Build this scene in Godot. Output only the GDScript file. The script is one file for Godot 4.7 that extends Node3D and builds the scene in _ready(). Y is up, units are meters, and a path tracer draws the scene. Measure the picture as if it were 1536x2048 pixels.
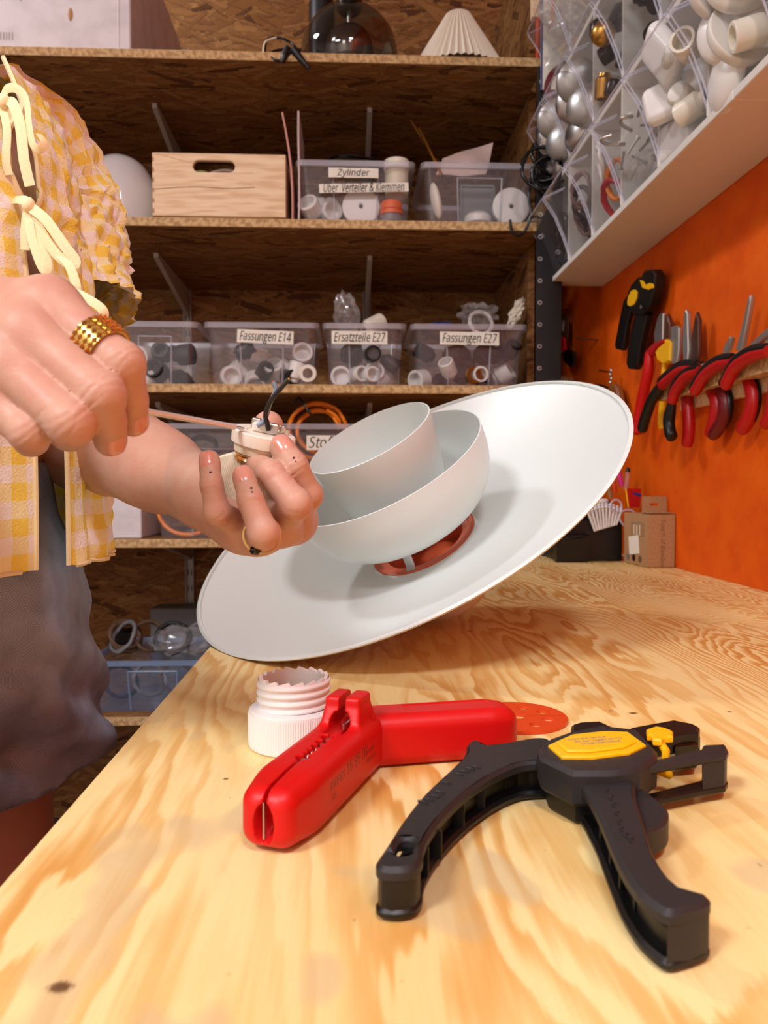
extends Node3D
# A lamp repair bench: y is up, metres, the floor at 0 and the bench top at 0.90.

const TOP := 0.90            # bench top
const EYE := Vector3(0, 1.06, 0)
const FOCAL := 1538.0        # pixels, for a frame of 1536 x 2048
var look := Basis(Vector3.UP, deg_to_rad(-2.346)) * Basis(Vector3.RIGHT, deg_to_rad(-2.09))
var taken := {}
var M := {}                  # materials

# ---------------------------------------------------------------- measuring: a sight line of the survey camera, met at a depth or on a level
func sight(x: float, y: float) -> Vector3:
	return look * Vector3((x - 768.0) / FOCAL, (1024.0 - y) / FOCAL, -1.0)

func at(x: float, y: float, depth: float) -> Vector3:
	var r := sight(x, y)
	return EYE + r * (depth / -r.z)

func on_level(x: float, y: float, h: float) -> Vector3:
	var r := sight(x, y)
	return EYE + r * ((h - EYE.y) / r.y)

func on_side(x: float, y: float, wall_x: float) -> Vector3:
	var r := sight(x, y)
	return EYE + r * ((wall_x - EYE.x) / r.x)

# ---------------------------------------------------------------- nodes
func numbered(called: String) -> String:
	if not taken.has(called):
		taken[called] = 0
		return called
	taken[called] += 1
	return "%s_%03d" % [called, taken[called]]

func tag(o: Node, label: String, category: String, group := "") -> void:
	o.set_meta("label", label)
	o.set_meta("category", category)
	if group != "":
		o.set_meta("group", group)

func thing(called: String, label: String, category: String, where := Vector3.ZERO, group := "") -> Node3D:
	var o := Node3D.new()
	o.name = numbered(called)
	add_child(o)
	o.position = where
	tag(o, label, category, group)
	return o

func part(parent: Node3D, called: String, mesh: Mesh, m: Material, xf := Transform3D.IDENTITY) -> MeshInstance3D:
	var o := MeshInstance3D.new()
	o.name = called
	o.mesh = mesh
	if m:
		o.material_override = m
	parent.add_child(o, true)
	o.transform = xf
	return o

# a part whose mesh was measured in room coordinates
func fixed(parent: Node3D, called: String, mesh: Mesh, m: Material) -> MeshInstance3D:
	var base := parent.position
	var q: Node = parent.get_parent()
	while q is Node3D and q != self:
		base += q.position
		q = q.get_parent()
	return part(parent, called, mesh, m, Transform3D(Basis(), -base))

func solo(called: String, mesh: Mesh, m: Material, label: String, category: String, xf := Transform3D.IDENTITY, group := "") -> MeshInstance3D:
	var o := part(self, numbered(called), mesh, m, xf)
	tag(o, label, category, group)
	return o

func structure(called: String, mesh: Mesh, m: Material, xf := Transform3D.IDENTITY) -> MeshInstance3D:
	var o := part(self, called, mesh, m, xf)
	o.set_meta("kind", "structure")
	return o

func copy(o: Node3D, label := "") -> Node3D:
	var c: Node3D = o.duplicate()
	var n: String = o.name
	if n.length() > 4 and n.substr(n.length() - 4, 1) == "_" and n.substr(n.length() - 3).is_valid_int():
		n = n.substr(0, n.length() - 4)
	c.name = numbered(n)
	add_child(c)
	if label != "":
		c.set_meta("label", label)
	return c

func put(x: float, y: float, z: float) -> Transform3D:
	return Transform3D(Basis(), Vector3(x, y, z))

func turned(where: Vector3, rx := 0.0, ry := 0.0, rz := 0.0) -> Transform3D:
	return Transform3D(Basis.from_euler(Vector3(deg_to_rad(rx), deg_to_rad(ry), deg_to_rad(rz))), where)

# a frame at a whose y axis runs along dir
func along(where: Vector3, dir: Vector3, hint := Vector3.FORWARD) -> Transform3D:
	var y := dir.normalized()
	var x := y.cross(hint)
	if x.length() < 0.01:
		x = y.cross(Vector3.RIGHT)
	x = x.normalized()
	return Transform3D(Basis(x, y, x.cross(y)), where)

# ---------------------------------------------------------------- geometry; faces are written counter-clockwise seen from outside
class Geo:
	var v := PackedVector3Array()
	var t := PackedVector2Array()
	var c := PackedColorArray()
	var tint := Color.WHITE

	func tri(a: Vector3, b: Vector3, d: Vector3, ua := Vector2.ZERO, ub := Vector2.ZERO, ud := Vector2.ZERO) -> void:
		v.append(a); v.append(b); v.append(d)
		t.append(ua); t.append(ub); t.append(ud)
		c.append(tint); c.append(tint); c.append(tint)

	func quad(a: Vector3, b: Vector3, d: Vector3, e: Vector3, ua := Vector2(0, 1), ub := Vector2(1, 1), ud := Vector2(1, 0), ue := Vector2(0, 0)) -> void:
		tri(a, b, d, ua, ub, ud)
		tri(a, d, e, ua, ud, ue)

	func add(g: Geo, xf := Transform3D.IDENTITY) -> Geo:
		for p in g.v:
			v.append(xf * p)
		t.append_array(g.t)
		c.append_array(g.c)
		return self

	func out(pts: Array, from: Vector3) -> void:
		var n: Vector3 = (pts[1] - pts[0]).cross(pts[2] - pts[0])
		var p := pts.duplicate()
		if n.dot(pts[0] - from) < 0:
			p.reverse()
		for i in range(1, p.size() - 1):
			tri(p[0], p[i], p[i + 1])

	func box(mid: Vector3, size: Vector3, bevel := 0.0) -> Geo:
		var h := size * 0.5
		var b := minf(bevel, minf(h.x, minf(h.y, h.z)) * 0.95)
		var corner := func(s: Vector3, axis: int) -> Vector3:
			var p := Vector3(s.x * (h.x - b), s.y * (h.y - b), s.z * (h.z - b))
			p[axis] += s[axis] * b
			return mid + p
		for axis in 3:
			var u := (axis + 1) % 3
			var w := (axis + 2) % 3
			for sg in [-1.0, 1.0]:
				var pts := []
				for q in [[-1, -1], [1, -1], [1, 1], [-1, 1]]:
					var s := Vector3()
					s[axis] = sg; s[u] = q[0]; s[w] = q[1]
					pts.append(corner.call(s, axis))
				out(pts, mid)
				if b > 0.0:
					for s2 in [-1.0, 1.0]:   # edges between face axis and face u
						var e := []
						for q in [[axis, -1.0], [axis, 1.0], [u, 1.0], [u, -1.0]]:
							var s := Vector3()
							s[axis] = sg; s[u] = s2; s[w] = q[1]
							e.append(corner.call(s, q[0]))
						out(e, mid)
		if b > 0.0:
			for x in [-1.0, 1.0]:
				for y in [-1.0, 1.0]:
					for z in [-1.0, 1.0]:
						var s := Vector3(x, y, z)
						out([corner.call(s, 0), corner.call(s, 1), corner.call(s, 2)], mid)
		return self

	# rings of equally many points; rings run counter-clockwise seen from the end that the rings advance to
	func loft(rings: Array, closed := true, cap0 := true, cap1 := true, uscale := 1.0, vscale := 1.0) -> Geo:
		var n: int = rings[0].size()
		var last := n if closed else n - 1
		for r in rings.size() - 1:
			var a: PackedVector3Array = rings[r]
			var b: PackedVector3Array = rings[r + 1]
			var v0 := float(r) / (rings.size() - 1) * vscale
			var v1 := float(r + 1) / (rings.size() - 1) * vscale
			for i in last:
				var j := (i + 1) % n
				var u0 := float(i) / last * uscale
				var u1 := float(i + 1) / last * uscale
				quad(a[i], a[j], b[j], b[i], Vector2(u0, v0), Vector2(u1, v0), Vector2(u1, v1), Vector2(u0, v1))
		if closed and cap0:
			fan(rings[0], true)
		if closed and cap1:
			fan(rings[-1], false)
		return self

	func fan(ring: PackedVector3Array, flip: bool) -> void:
		var m := Vector3.ZERO
		for p in ring:
			m += p
		m /= ring.size()
		for i in ring.size():
			var j := (i + 1) % ring.size()
			if flip:
				tri(m, ring[j], ring[i])
			else:
				tri(m, ring[i], ring[j])

	# profile of (radius, height) turned about y, from the bottom outside upwards
	func lathe(profile: Array, segs := 32, cap := true, from := 0.0, to := TAU) -> Geo:
		var rings := []
		var whole := to - from > TAU - 0.001
		for p in profile:
			var ring := PackedVector3Array()
			for i in (segs if whole else segs + 1):
				var a: float = from + (to - from) * i / segs
				ring.append(Vector3(p.x * cos(a), p.y, -p.x * sin(a)))
			rings.append(ring)
		return loft(rings, whole, cap and profile[0].x > 0.0, cap and profile[-1].x > 0.0)

	func tube(path: Array, radius, segs := 8, caps := true, flat := 1.0, hint := Vector3.UP) -> Geo:
		var rings := []
		var side := Vector3.ZERO
		for i in path.size():
			var d: Vector3 = path[mini(i + 1, path.size() - 1)] - path[maxi(i - 1, 0)]
			d = d.normalized()
			if side == Vector3.ZERO:
				side = d.cross(hint)
				if side.length() < 0.05:
					side = d.cross(Vector3.RIGHT)
				if side.length() < 0.05:
					side = d.cross(Vector3.BACK)
			side = (side - d * d.dot(side)).normalized()
			var up := side.cross(d)
			var r: float = radius[i] if radius is Array else radius
			var ring := PackedVector3Array()
			for k in segs:
				var a := TAU * k / segs
				ring.append(path[i] + side * cos(a) * r - up * sin(a) * r * flat)
			rings.append(ring)
		return loft(rings, true, caps, caps)

	func loop(path: Array, radius: float, segs := 8) -> Geo:   # a closed tube
		var p := path.duplicate()
		p.append(path[0]); p.append(path[1])
		return tube(p, radius, segs, false)

	# polygon in x,z (any winding) between two heights, edges chamfered
	func slab(poly: PackedVector2Array, y0: float, y1: float, bevel := 0.0) -> Geo:
		var p := poly.duplicate()
		if Geometry2D.is_polygon_clockwise(p):
			p.reverse()
		# now counter-clockwise in (x, z) with z drawn up: seen from +y it runs clockwise
		var n := p.size()
		var inner := PackedVector2Array()
		for i in n:
			var e0 := (p[i] - p[(i + n - 1) % n]).normalized()
			var e1 := (p[(i + 1) % n] - p[i]).normalized()
			var n0 := Vector2(-e0.y, e0.x)
			var n1 := Vector2(-e1.y, e1.x)
			var m := n0 + n1
			var k := 1.0
			if m.length() > 0.2:
				m = m.normalized()
				k = minf(1.0 / maxf(m.dot(n0), 0.35), 2.0)
			else:
				m = n0
			inner.append(p[i] + m * bevel * k)
		var faces := Geometry2D.triangulate_polygon(inner if bevel > 0.0 else p)
		if faces.is_empty():
			faces = Geometry2D.triangulate_polygon(p)
			inner = p
		var levels := [[p, y0], [p, y1]] if bevel <= 0.0 else [[inner, y0], [p, y0 + bevel], [p, y1 - bevel], [inner, y1]]
		for l in levels.size() - 1:
			var a: PackedVector2Array = levels[l][0]
			var b: PackedVector2Array = levels[l + 1][0]
			for i in n:
				var j := (i + 1) % n
				quad(Vector3(a[j].x, levels[l][1], a[j].y), Vector3(a[i].x, levels[l][1], a[i].y), Vector3(b[i].x, levels[l + 1][1], b[i].y), Vector3(b[j].x, levels[l + 1][1], b[j].y))
		var q: PackedVector2Array = inner if bevel > 0.0 else p
		for i in range(0, faces.size(), 3):
			var a := q[faces[i]]
			var b := q[faces[i + 1]]
			var d := q[faces[i + 2]]
			if (b - a).cross(d - a) > 0:
				var s := b
				b = d
				d = s
			tri(Vector3(a.x, y1, a.y), Vector3(b.x, y1, b.y), Vector3(d.x, y1, d.y), a, b, d)
			tri(Vector3(a.x, y0, a.y), Vector3(d.x, y0, d.y), Vector3(b.x, y0, b.y), a, d, b)
		return self

	# rows of points; a sheet of cloth, paper or film, optionally with thickness
	func sheet(rows: Array, thick := 0.0) -> Geo:
		var h := rows.size()
		var w: int = rows[0].size()
		if thick <= 0.0:
			return loft(rows, false)
		var back := []
		for i in h:
			var line := PackedVector3Array()
			for j in w:
				var dx: Vector3 = rows[i][mini(j + 1, w - 1)] - rows[i][maxi(j - 1, 0)]
				var dy: Vector3 = rows[mini(i + 1, h - 1)][j] - rows[maxi(i - 1, 0)][j]
				line.append(rows[i][j] - dx.cross(dy).normalized() * thick)
			back.append(line)
		loft(rows, false)
		var flipped := []
		for i in h:
			var line: PackedVector3Array = back[i].duplicate()
			line.reverse()
			flipped.append(line)
		loft(flipped, false)
		for i in h - 1:
			quad(rows[i][0], rows[i + 1][0], back[i + 1][0], back[i][0])
			quad(rows[i + 1][w - 1], rows[i][w - 1], back[i][w - 1], back[i + 1][w - 1])
		for j in w - 1:
			quad(rows[0][j + 1], rows[0][j], back[0][j], back[0][j + 1])
			quad(rows[h - 1][j], rows[h - 1][j + 1], back[h - 1][j + 1], back[h - 1][j])
		return self

	func ball(mid: Vector3, r: Vector3, n := 12) -> Geo:
		var prof := []
		var m := n / 2
		for i in m + 1:
			var a := -PI / 2 + PI * i / m
			prof.append(Vector2(maxf(cos(a), 0.0001), sin(a)))
		var g := Geo.new().lathe(prof, n, false)
		g.tint = tint
		for i in g.c.size():
			g.c[i] = tint
		return add(g, Transform3D(Basis.from_scale(r), mid))

	func mesh(crease := 40.0) -> ArrayMesh:
		var n := v.size()
		var lim := cos(deg_to_rad(crease))
		var fn := PackedVector3Array()
		fn.resize(n / 3)
		var where := {}
		var keys := PackedInt32Array()
		keys.resize(n)
		var lists := []
		for f in n / 3:
			var a := v[f * 3]
			fn[f] = (v[f * 3 + 1] - a).cross(v[f * 3 + 2] - a)
			for k in 3:
				var key := Vector3i((v[f * 3 + k] * 40000.0).round())
				var at: int = where.get(key, -1)
				if at < 0:
					at = lists.size()
					where[key] = at
					lists.append(PackedInt32Array())
				lists[at].append(f)
				keys[f * 3 + k] = at
		var nn := PackedVector3Array()
		nn.resize(n)
		var unit := PackedVector3Array()
		unit.resize(n / 3)
		for f in n / 3:
			unit[f] = fn[f].normalized()
		var vv := PackedVector3Array()
		vv.resize(n)
		var tt := PackedVector2Array()
		tt.resize(n)
		var cc := PackedColorArray()
		cc.resize(n)
		for i in n:
			var f := i / 3
			var u := unit[f]
			var s := Vector3.ZERO
			for g in lists[keys[i]]:
				if unit[g].dot(u) >= lim:
					s += fn[g]
			# Godot wants clockwise faces
			var o: int = f * 3 + [0, 2, 1][i % 3]
			nn[o] = s.normalized() if s.length() > 1e-14 else u
			vv[o] = v[i]
			tt[o] = t[i]
			cc[o] = c[i]
		var arr := []
		arr.resize(Mesh.ARRAY_MAX)
		arr[Mesh.ARRAY_VERTEX] = vv
		arr[Mesh.ARRAY_NORMAL] = nn
		arr[Mesh.ARRAY_TEX_UV] = tt
		arr[Mesh.ARRAY_COLOR] = cc
		var m := ArrayMesh.new()
		m.add_surface_from_arrays(Mesh.PRIMITIVE_TRIANGLES, arr)
		return m

func geo() -> Geo:
	return Geo.new()

func box_mesh(size: Vector3, bevel := 0.0, mid := Vector3.ZERO) -> ArrayMesh:
	return geo().box(mid, size, bevel).mesh(30.0)

# a smooth curve through points
func curve(pts: Array, steps := 6) -> Array:
	var out := []
	for i in pts.size() - 1:
		var p0 = pts[maxi(i - 1, 0)]
		var p1 = pts[i]
		var p2 = pts[i + 1]
		var p3 = pts[mini(i + 2, pts.size() - 1)]
		for k in steps:
			var u := float(k) / steps
			out.append(0.5 * ((2.0 * p1) + (p2 - p0) * u + (2.0 * p0 - 5.0 * p1 + 4.0 * p2 - p3) * u * u + (3.0 * p1 - p0 - 3.0 * p2 + p3) * u * u * u))
	out.append(pts[-1])
	return out

func smooth2(pts: Array, steps := 5, closed := true) -> PackedVector2Array:
	var out := PackedVector2Array()
	var n := pts.size()
	for i in (n if closed else n - 1):
		var p0: Vector2 = pts[(i + n - 1) % n] if closed else pts[maxi(i - 1, 0)]
		var p1: Vector2 = pts[i]
		var p2: Vector2 = pts[(i + 1) % n]
		var p3: Vector2 = pts[(i + 2) % n] if closed else pts[mini(i + 2, n - 1)]
		for k in steps:
			var u := float(k) / steps
			out.append(0.5 * ((2.0 * p1) + (p2 - p0) * u + (2.0 * p0 - 5.0 * p1 + 4.0 * p2 - p3) * u * u + (3.0 * p1 - p0 - 3.0 * p2 + p3) * u * u * u))
	if not closed:
		out.append(pts[-1])
	return out

# a field of distances on a grid, meshed as surface nets
class Field:
	var lo: Vector3
	var cell: float
	var nx: int
	var ny: int
	var nz: int
	var f := PackedFloat32Array()
	var vert := PackedVector3Array()
	var idx := PackedInt32Array()

	func _init(a: Vector3, b: Vector3, size: float) -> void:
		lo = a
		cell = size
		nx = int(ceil((b.x - a.x) / size)) + 2
		ny = int(ceil((b.y - a.y) / size)) + 2
		nz = int(ceil((b.z - a.z) / size)) + 2
		f.resize(nx * ny * nz)
		f.fill(1.0)

	func fill(fn: Callable) -> Field:
		var i := 0
		for z in nz:
			for y in ny:
				for x in nx:
					f[i] = fn.call(lo + Vector3(x, y, z) * cell)
					i += 1
		return self

	# a tapered capsule joined to what is there; flat squeezes it along the unit vector thin
	func bone(a: Vector3, b: Vector3, ra: float, rb: float, k: float, thin := Vector3.ZERO, flat := 1.0) -> Field:
		var m := maxf(ra, rb) + k + cell * 2.0
		var p0 := ((a.min(b) - Vector3.ONE * m - lo) / cell).floor()
		var p1 := ((a.max(b) + Vector3.ONE * m - lo) / cell).ceil()
		var ab := b - a
		var ll := maxf(ab.length_squared(), 1e-9)
		var squeeze := thin != Vector3.ZERO
		for z in range(maxi(0, int(p0.z)), mini(nz - 1, int(p1.z)) + 1):
			for y in range(maxi(0, int(p0.y)), mini(ny - 1, int(p1.y)) + 1):
				var row := (z * ny + y) * nx
				for x in range(maxi(0, int(p0.x)), mini(nx - 1, int(p1.x)) + 1):
					var p := lo + Vector3(x, y, z) * cell - a
					var h := clampf(p.dot(ab) / ll, 0.0, 1.0)
					var q := p - ab * h
					if squeeze:
						q += thin * q.dot(thin) * (1.0 / flat - 1.0)
					var d := q.length() - lerpf(ra, rb, h)
					if squeeze:
						d *= flat
					var o := f[row + x]
					if k > 0.0:
						var w := maxf(k - absf(o - d), 0.0) / k
						f[row + x] = minf(o, d) - w * w * k * 0.25
					else:
						f[row + x] = minf(o, d)
		return self

	func union(other: Field) -> Field:   # same grid
		for i in f.size():
			if other.f[i] < f[i]:
				f[i] = other.f[i]
		return self

	func net() -> Field:
		var ids := PackedInt32Array()
		ids.resize(nx * ny * nz)
		ids.fill(-1)
		var sx := 1
		var sy := nx
		var sz := nx * ny
		var off := [0, sx, sy, sx + sy, sz, sx + sz, sy + sz, sx + sy + sz]
		var ends := [[0, 1], [2, 3], [4, 5], [6, 7], [0, 2], [1, 3], [4, 6], [5, 7], [0, 4], [1, 5], [2, 6], [3, 7]]
		var cp := []
		for k in 8:
			cp.append(Vector3(k & 1, (k >> 1) & 1, (k >> 2) & 1))
		var val := PackedFloat32Array()
		val.resize(8)
		for z in nz - 1:
			for y in ny - 1:
				var base := z * sz + y * sy
				for x in nx - 1:
					var i := base + x
					var first := f[i] < 0.0
					if (f[i + sx] < 0.0) == first and (f[i + sy] < 0.0) == first and (f[i + sx + sy] < 0.0) == first and (f[i + sz] < 0.0) == first and (f[i + sx + sz] < 0.0) == first and (f[i + sy + sz] < 0.0) == first and (f[i + sx + sy + sz] < 0.0) == first:
						continue
					var s := Vector3.ZERO
					var n := 0
					for e in ends:
						var va: float = f[i + off[e[0]]]
						var vb: float = f[i + off[e[1]]]
						if (va < 0.0) != (vb < 0.0):
							s += cp[e[0]].lerp(cp[e[1]], va / (va - vb))
							n += 1
					ids[i] = vert.size()
					vert.append(lo + (Vector3(x, y, z) + s / n) * cell)
		for z in range(1, nz - 1):
			for y in range(1, ny - 1):
				for x in range(1, nx - 1):
					var i := z * sz + y * sy + x
					var inside := f[i] < 0.0
					if (f[i + sx] < 0.0) != inside:
						_face(ids[i - sy - sz], ids[i - sz], ids[i], ids[i - sy], inside)
					if (f[i + sy] < 0.0) != inside:
						_face(ids[i - sx - sz], ids[i - sx], ids[i], ids[i - sz], inside)
					if (f[i + sz] < 0.0) != inside:
						_face(ids[i - sx - sy], ids[i - sy], ids[i], ids[i - sx], inside)
		return self

	func _face(a: int, b: int, c: int, d: int, keep: bool) -> void:
		if a < 0 or b < 0 or c < 0 or d < 0:
			return
		if not keep:
			var s := b
			b = d
			d = s
		idx.append(a); idx.append(b); idx.append(c)
		idx.append(a); idx.append(c); idx.append(d)

# join nets into one mesh surface; tints is a callable giving each point its colour
func net_arrays(fields: Array, tints = null) -> Array:
	var vv := PackedVector3Array()
	var ii := PackedInt32Array()
	for fd in fields:
		var b := vv.size()
		vv.append_array(fd.vert)
		for k in range(0, fd.idx.size(), 3):
			ii.append(fd.idx[k] + b)
			ii.append(fd.idx[k + 2] + b)
			ii.append(fd.idx[k + 1] + b)
	var nn := PackedVector3Array()
	nn.resize(vv.size())
	for k in range(0, ii.size(), 3):
		var a := ii[k]
		var b := ii[k + 1]
		var c := ii[k + 2]
		var n := (vv[c] - vv[a]).cross(vv[b] - vv[a])
		nn[a] += n
		nn[b] += n
		nn[c] += n
	var cc := PackedColorArray()
	cc.resize(vv.size())
	for k in vv.size():
		nn[k] = nn[k].normalized()
		cc[k] = tints.call(vv[k], nn[k]) if tints else Color.WHITE
	var arr := []
	arr.resize(Mesh.ARRAY_MAX)
	arr[Mesh.ARRAY_VERTEX] = vv
	arr[Mesh.ARRAY_NORMAL] = nn
	arr[Mesh.ARRAY_COLOR] = cc
	arr[Mesh.ARRAY_INDEX] = ii
	return arr

func net_mesh(fields: Array, tints = null) -> ArrayMesh:
	var m := ArrayMesh.new()
	m.add_surface_from_arrays(Mesh.PRIMITIVE_TRIANGLES, net_arrays(fields, tints))
	return m

# ---------------------------------------------------------------- materials
func mat(color: Color, rough := 0.6, metal := 0.0, spec := 0.5) -> StandardMaterial3D:
	var m := StandardMaterial3D.new()
	m.albedo_color = color
	m.roughness = rough
	m.metallic = metal
	m.metallic_specular = spec
	return m

func rgb8(r: int, g: int, b: int) -> Color:
	return Color8(r, g, b)

func noise(freq: float, seed_: int, octaves := 3, kind := FastNoiseLite.TYPE_SIMPLEX_SMOOTH) -> FastNoiseLite:
	var n := FastNoiseLite.new()
	n.seed = seed_
	n.frequency = freq
	n.noise_type = kind
	n.fractal_octaves = octaves
	return n

func picture(w: int, h: int, fn: Callable) -> ImageTexture:
	var im := Image.create(w, h, false, Image.FORMAT_RGB8)
	for y in h:
		for x in w:
			im.set_pixel(x, y, fn.call(x, y))
	im.generate_mipmaps()
	return ImageTexture.create_from_image(im)

func noise_tex(freq: float, seed_: int, octaves := 4, normal := 0.0, size := 256) -> NoiseTexture2D:
	var t := NoiseTexture2D.new()
	t.width = size
	t.height = size
	t.seamless = true
	t.noise = noise(freq, seed_, octaves)
	if normal > 0.0:
		t.as_normal_map = true
		t.bump_strength = normal
	return t

func ramp_tex(freq: float, seed_: int, stops: Array, octaves := 4, size := 256) -> NoiseTexture2D:
	var t := noise_tex(freq, seed_, octaves, 0.0, size)
	var g := Gradient.new()
	var off := PackedFloat32Array()
	var col := PackedColorArray()
	for s in stops:
		off.append(s[0])
		col.append(s[1])
	g.offsets = off
	g.colors = col
	t.color_ramp = g
	return t

func tri_map(m: StandardMaterial3D, scale: float, world := true) -> StandardMaterial3D:
	m.uv1_triplanar = true
	m.uv1_world_triplanar = world
	m.uv1_scale = Vector3.ONE * scale
	return m

func bump(m: StandardMaterial3D, tex: Texture2D, amount: float) -> StandardMaterial3D:
	m.normal_enabled = true
	m.normal_texture = tex
	m.normal_scale = amount
	return m

func clear(color: Color, alpha: float, rough := 0.12) -> StandardMaterial3D:
	var m := mat(Color(color.r, color.g, color.b, alpha), rough)
	m.transparency = BaseMaterial3D.TRANSPARENCY_ALPHA
	m.cull_mode = BaseMaterial3D.CULL_DISABLED
	return m

func plywood_picture() -> ImageTexture:
	# x: 0.76 m across the bench, y: 2.00 m along it, the veneer's figure drawn by contour lines of a long-grained height
	var w := 896
	var h := 1792
	var big := noise(1.0, 11, 2)
	var mid := noise(1.0, 23, 2)
	var fine := noise(1.0, 5, 2)
	var blot := noise(1.0, 77, 3)
	var pale := Color(0.965, 0.87, 0.635)
	var tan_ := Color(0.88, 0.67, 0.36)
	var dark := Color(0.78, 0.53, 0.27)
	var grey := Color(0.79, 0.71, 0.57)
	var im := Image.create(w, h, false, Image.FORMAT_RGB8)
	for y in h:
		var z := float(y) / h * 2.0
		for x in w:
			var u := float(x) / w * 0.76
			var bend := u + 0.045 * big.get_noise_2d(u * 1.6, z * 1.5)
			var tight: float = smoothstep(0.36, 0.62, bend + 0.05 * mid.get_noise_2d(u * 2.0, z * 1.1 + 9.0))
			var fibre := fine.get_noise_2d(u * 520.0, z * 16.0)
			var feather := fine.get_noise_2d(u * 170.0 + 31.0, z * 9.0)
			var lift := 1.15 * big.get_noise_2d(u * 4.6 + 40.0, z * 1.05) + 0.34 * mid.get_noise_2d(u * 15.0, z * 2.6) + 0.05 * mid.get_noise_2d(u * 60.0, z * 14.0) + bend * 3.2
			var ring := lift * lerpf(4.6, 11.0, tight) + 0.13 * feather
			var f := ring - floorf(ring)
			var late := smoothstep(0.18, 0.84, f) * (1.0 - smoothstep(0.86, 1.0, f))
			late *= clampf(0.62 + 0.75 * mid.get_noise_2d(u * 7.0 + 70.0, z * 2.1), 0.1, 1.0)
			var c := pale.lerp(tan_, clampf(late * 1.05 + 0.10 * feather, 0.0, 1.0))
			c = c.lerp(dark, clampf(late * (0.34 + 0.44 * tight) + fibre * (0.08 + 0.08 * tight), 0.0, 0.8))
			c = c.lerp(tan_, clampf(0.03 + 0.40 * blot.get_noise_2d(u * 5.0, z * 2.4), 0.0, 0.45))
			var g := blot.get_noise_2d(u * 11.0 + 300.0, z * 7.0)
			c = c.lerp(grey, 0.50 * smoothstep(0.26, 0.42, g) * smoothstep(1.15, 1.30, z))
			var sp := fine.get_noise_2d(u * 130.0 + 9.0, z * 110.0)
			if sp > 0.80:
				c = c.lerp(Color(0.35, 0.22, 0.12), minf((sp - 0.80) * 6.0, 0.6))
			im.set_pixel(x, y, c)
	# knots and ink spots where the photograph shows them
	for k in [[120, 1972, 0.0032, 0.0026], [450, 1557, 0.0011, 0.0011], [1265, 1426, 0.0024, 0.0020], [938, 1262, 0.003, 0.0015], [700, 1415, 0.002, 0.001], [1220, 1421, 0.0015, 0.001], [1458, 1423, 0.0015, 0.001]]:
		var p := on_level(k[0], k[1], TOP)
		var cx := (p.x + 0.14) / 0.756 * w
		var cy := (p.z + 1.75) / 2.0 * h
		var rx: float = k[2] / 0.756 * w
		var ry: float = k[3] / 2.0 * h
		for yy in range(maxi(0, int(cy - ry * 2.2)), mini(h, int(cy + ry * 2.2) + 1)):
			for xx in range(maxi(0, int(cx - rx * 2.2)), mini(w, int(cx + rx * 2.2) + 1)):
				var q := Vector2((xx - cx) / rx, (yy - cy) / ry).length() + 0.35 * fine.get_noise_2d(xx * 0.7, yy * 0.7)
				var s := 1.0 - smoothstep(0.6, 1.5, q)
				im.set_pixel(xx, yy, im.get_pixel(xx, yy).lerp(Color(0.33, 0.21, 0.13), s * 0.8))
	im.generate_mipmaps()
	return ImageTexture.create_from_image(im)

func strand_picture() -> ImageTexture:
	# oriented strand board: short flat chips of wood laid over each other, 0.8 m a side
	var n := 512
	var rng := RandomNumberGenerator.new()
	rng.seed = 91
	var im := Image.create(n, n, false, Image.FORMAT_RGB8)
	im.fill(Color(0.62, 0.44, 0.25))
	for s in 2600:
		var a := rng.randfn(0.0, 0.38)
		var l := rng.randf_range(18, 52)
		var w := rng.randf_range(3.0, 9.0)
		var o := Vector2(rng.randf() * n, rng.randf() * n)
		var tone := rng.randf()
		var c := Color(0.56, 0.39, 0.23).lerp(Color(0.74, 0.56, 0.35), tone)
		if rng.randf() < 0.08:
			c = Color(0.42, 0.28, 0.17)
		var d := Vector2(cos(a), sin(a))
		var p := Vector2(-d.y, d.x)
		for i in range(0, int(l)):
			for j in range(0, int(w)):
				var q := o + d * i + p * (j + 0.5 * sin(i * 0.2))
				im.set_pixel(posmod(int(q.x), n), posmod(int(q.y), n), c if j < int(w) - 1 else c.darkened(0.22))
	im.generate_mipmaps()
	return ImageTexture.create_from_image(im)

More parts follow.
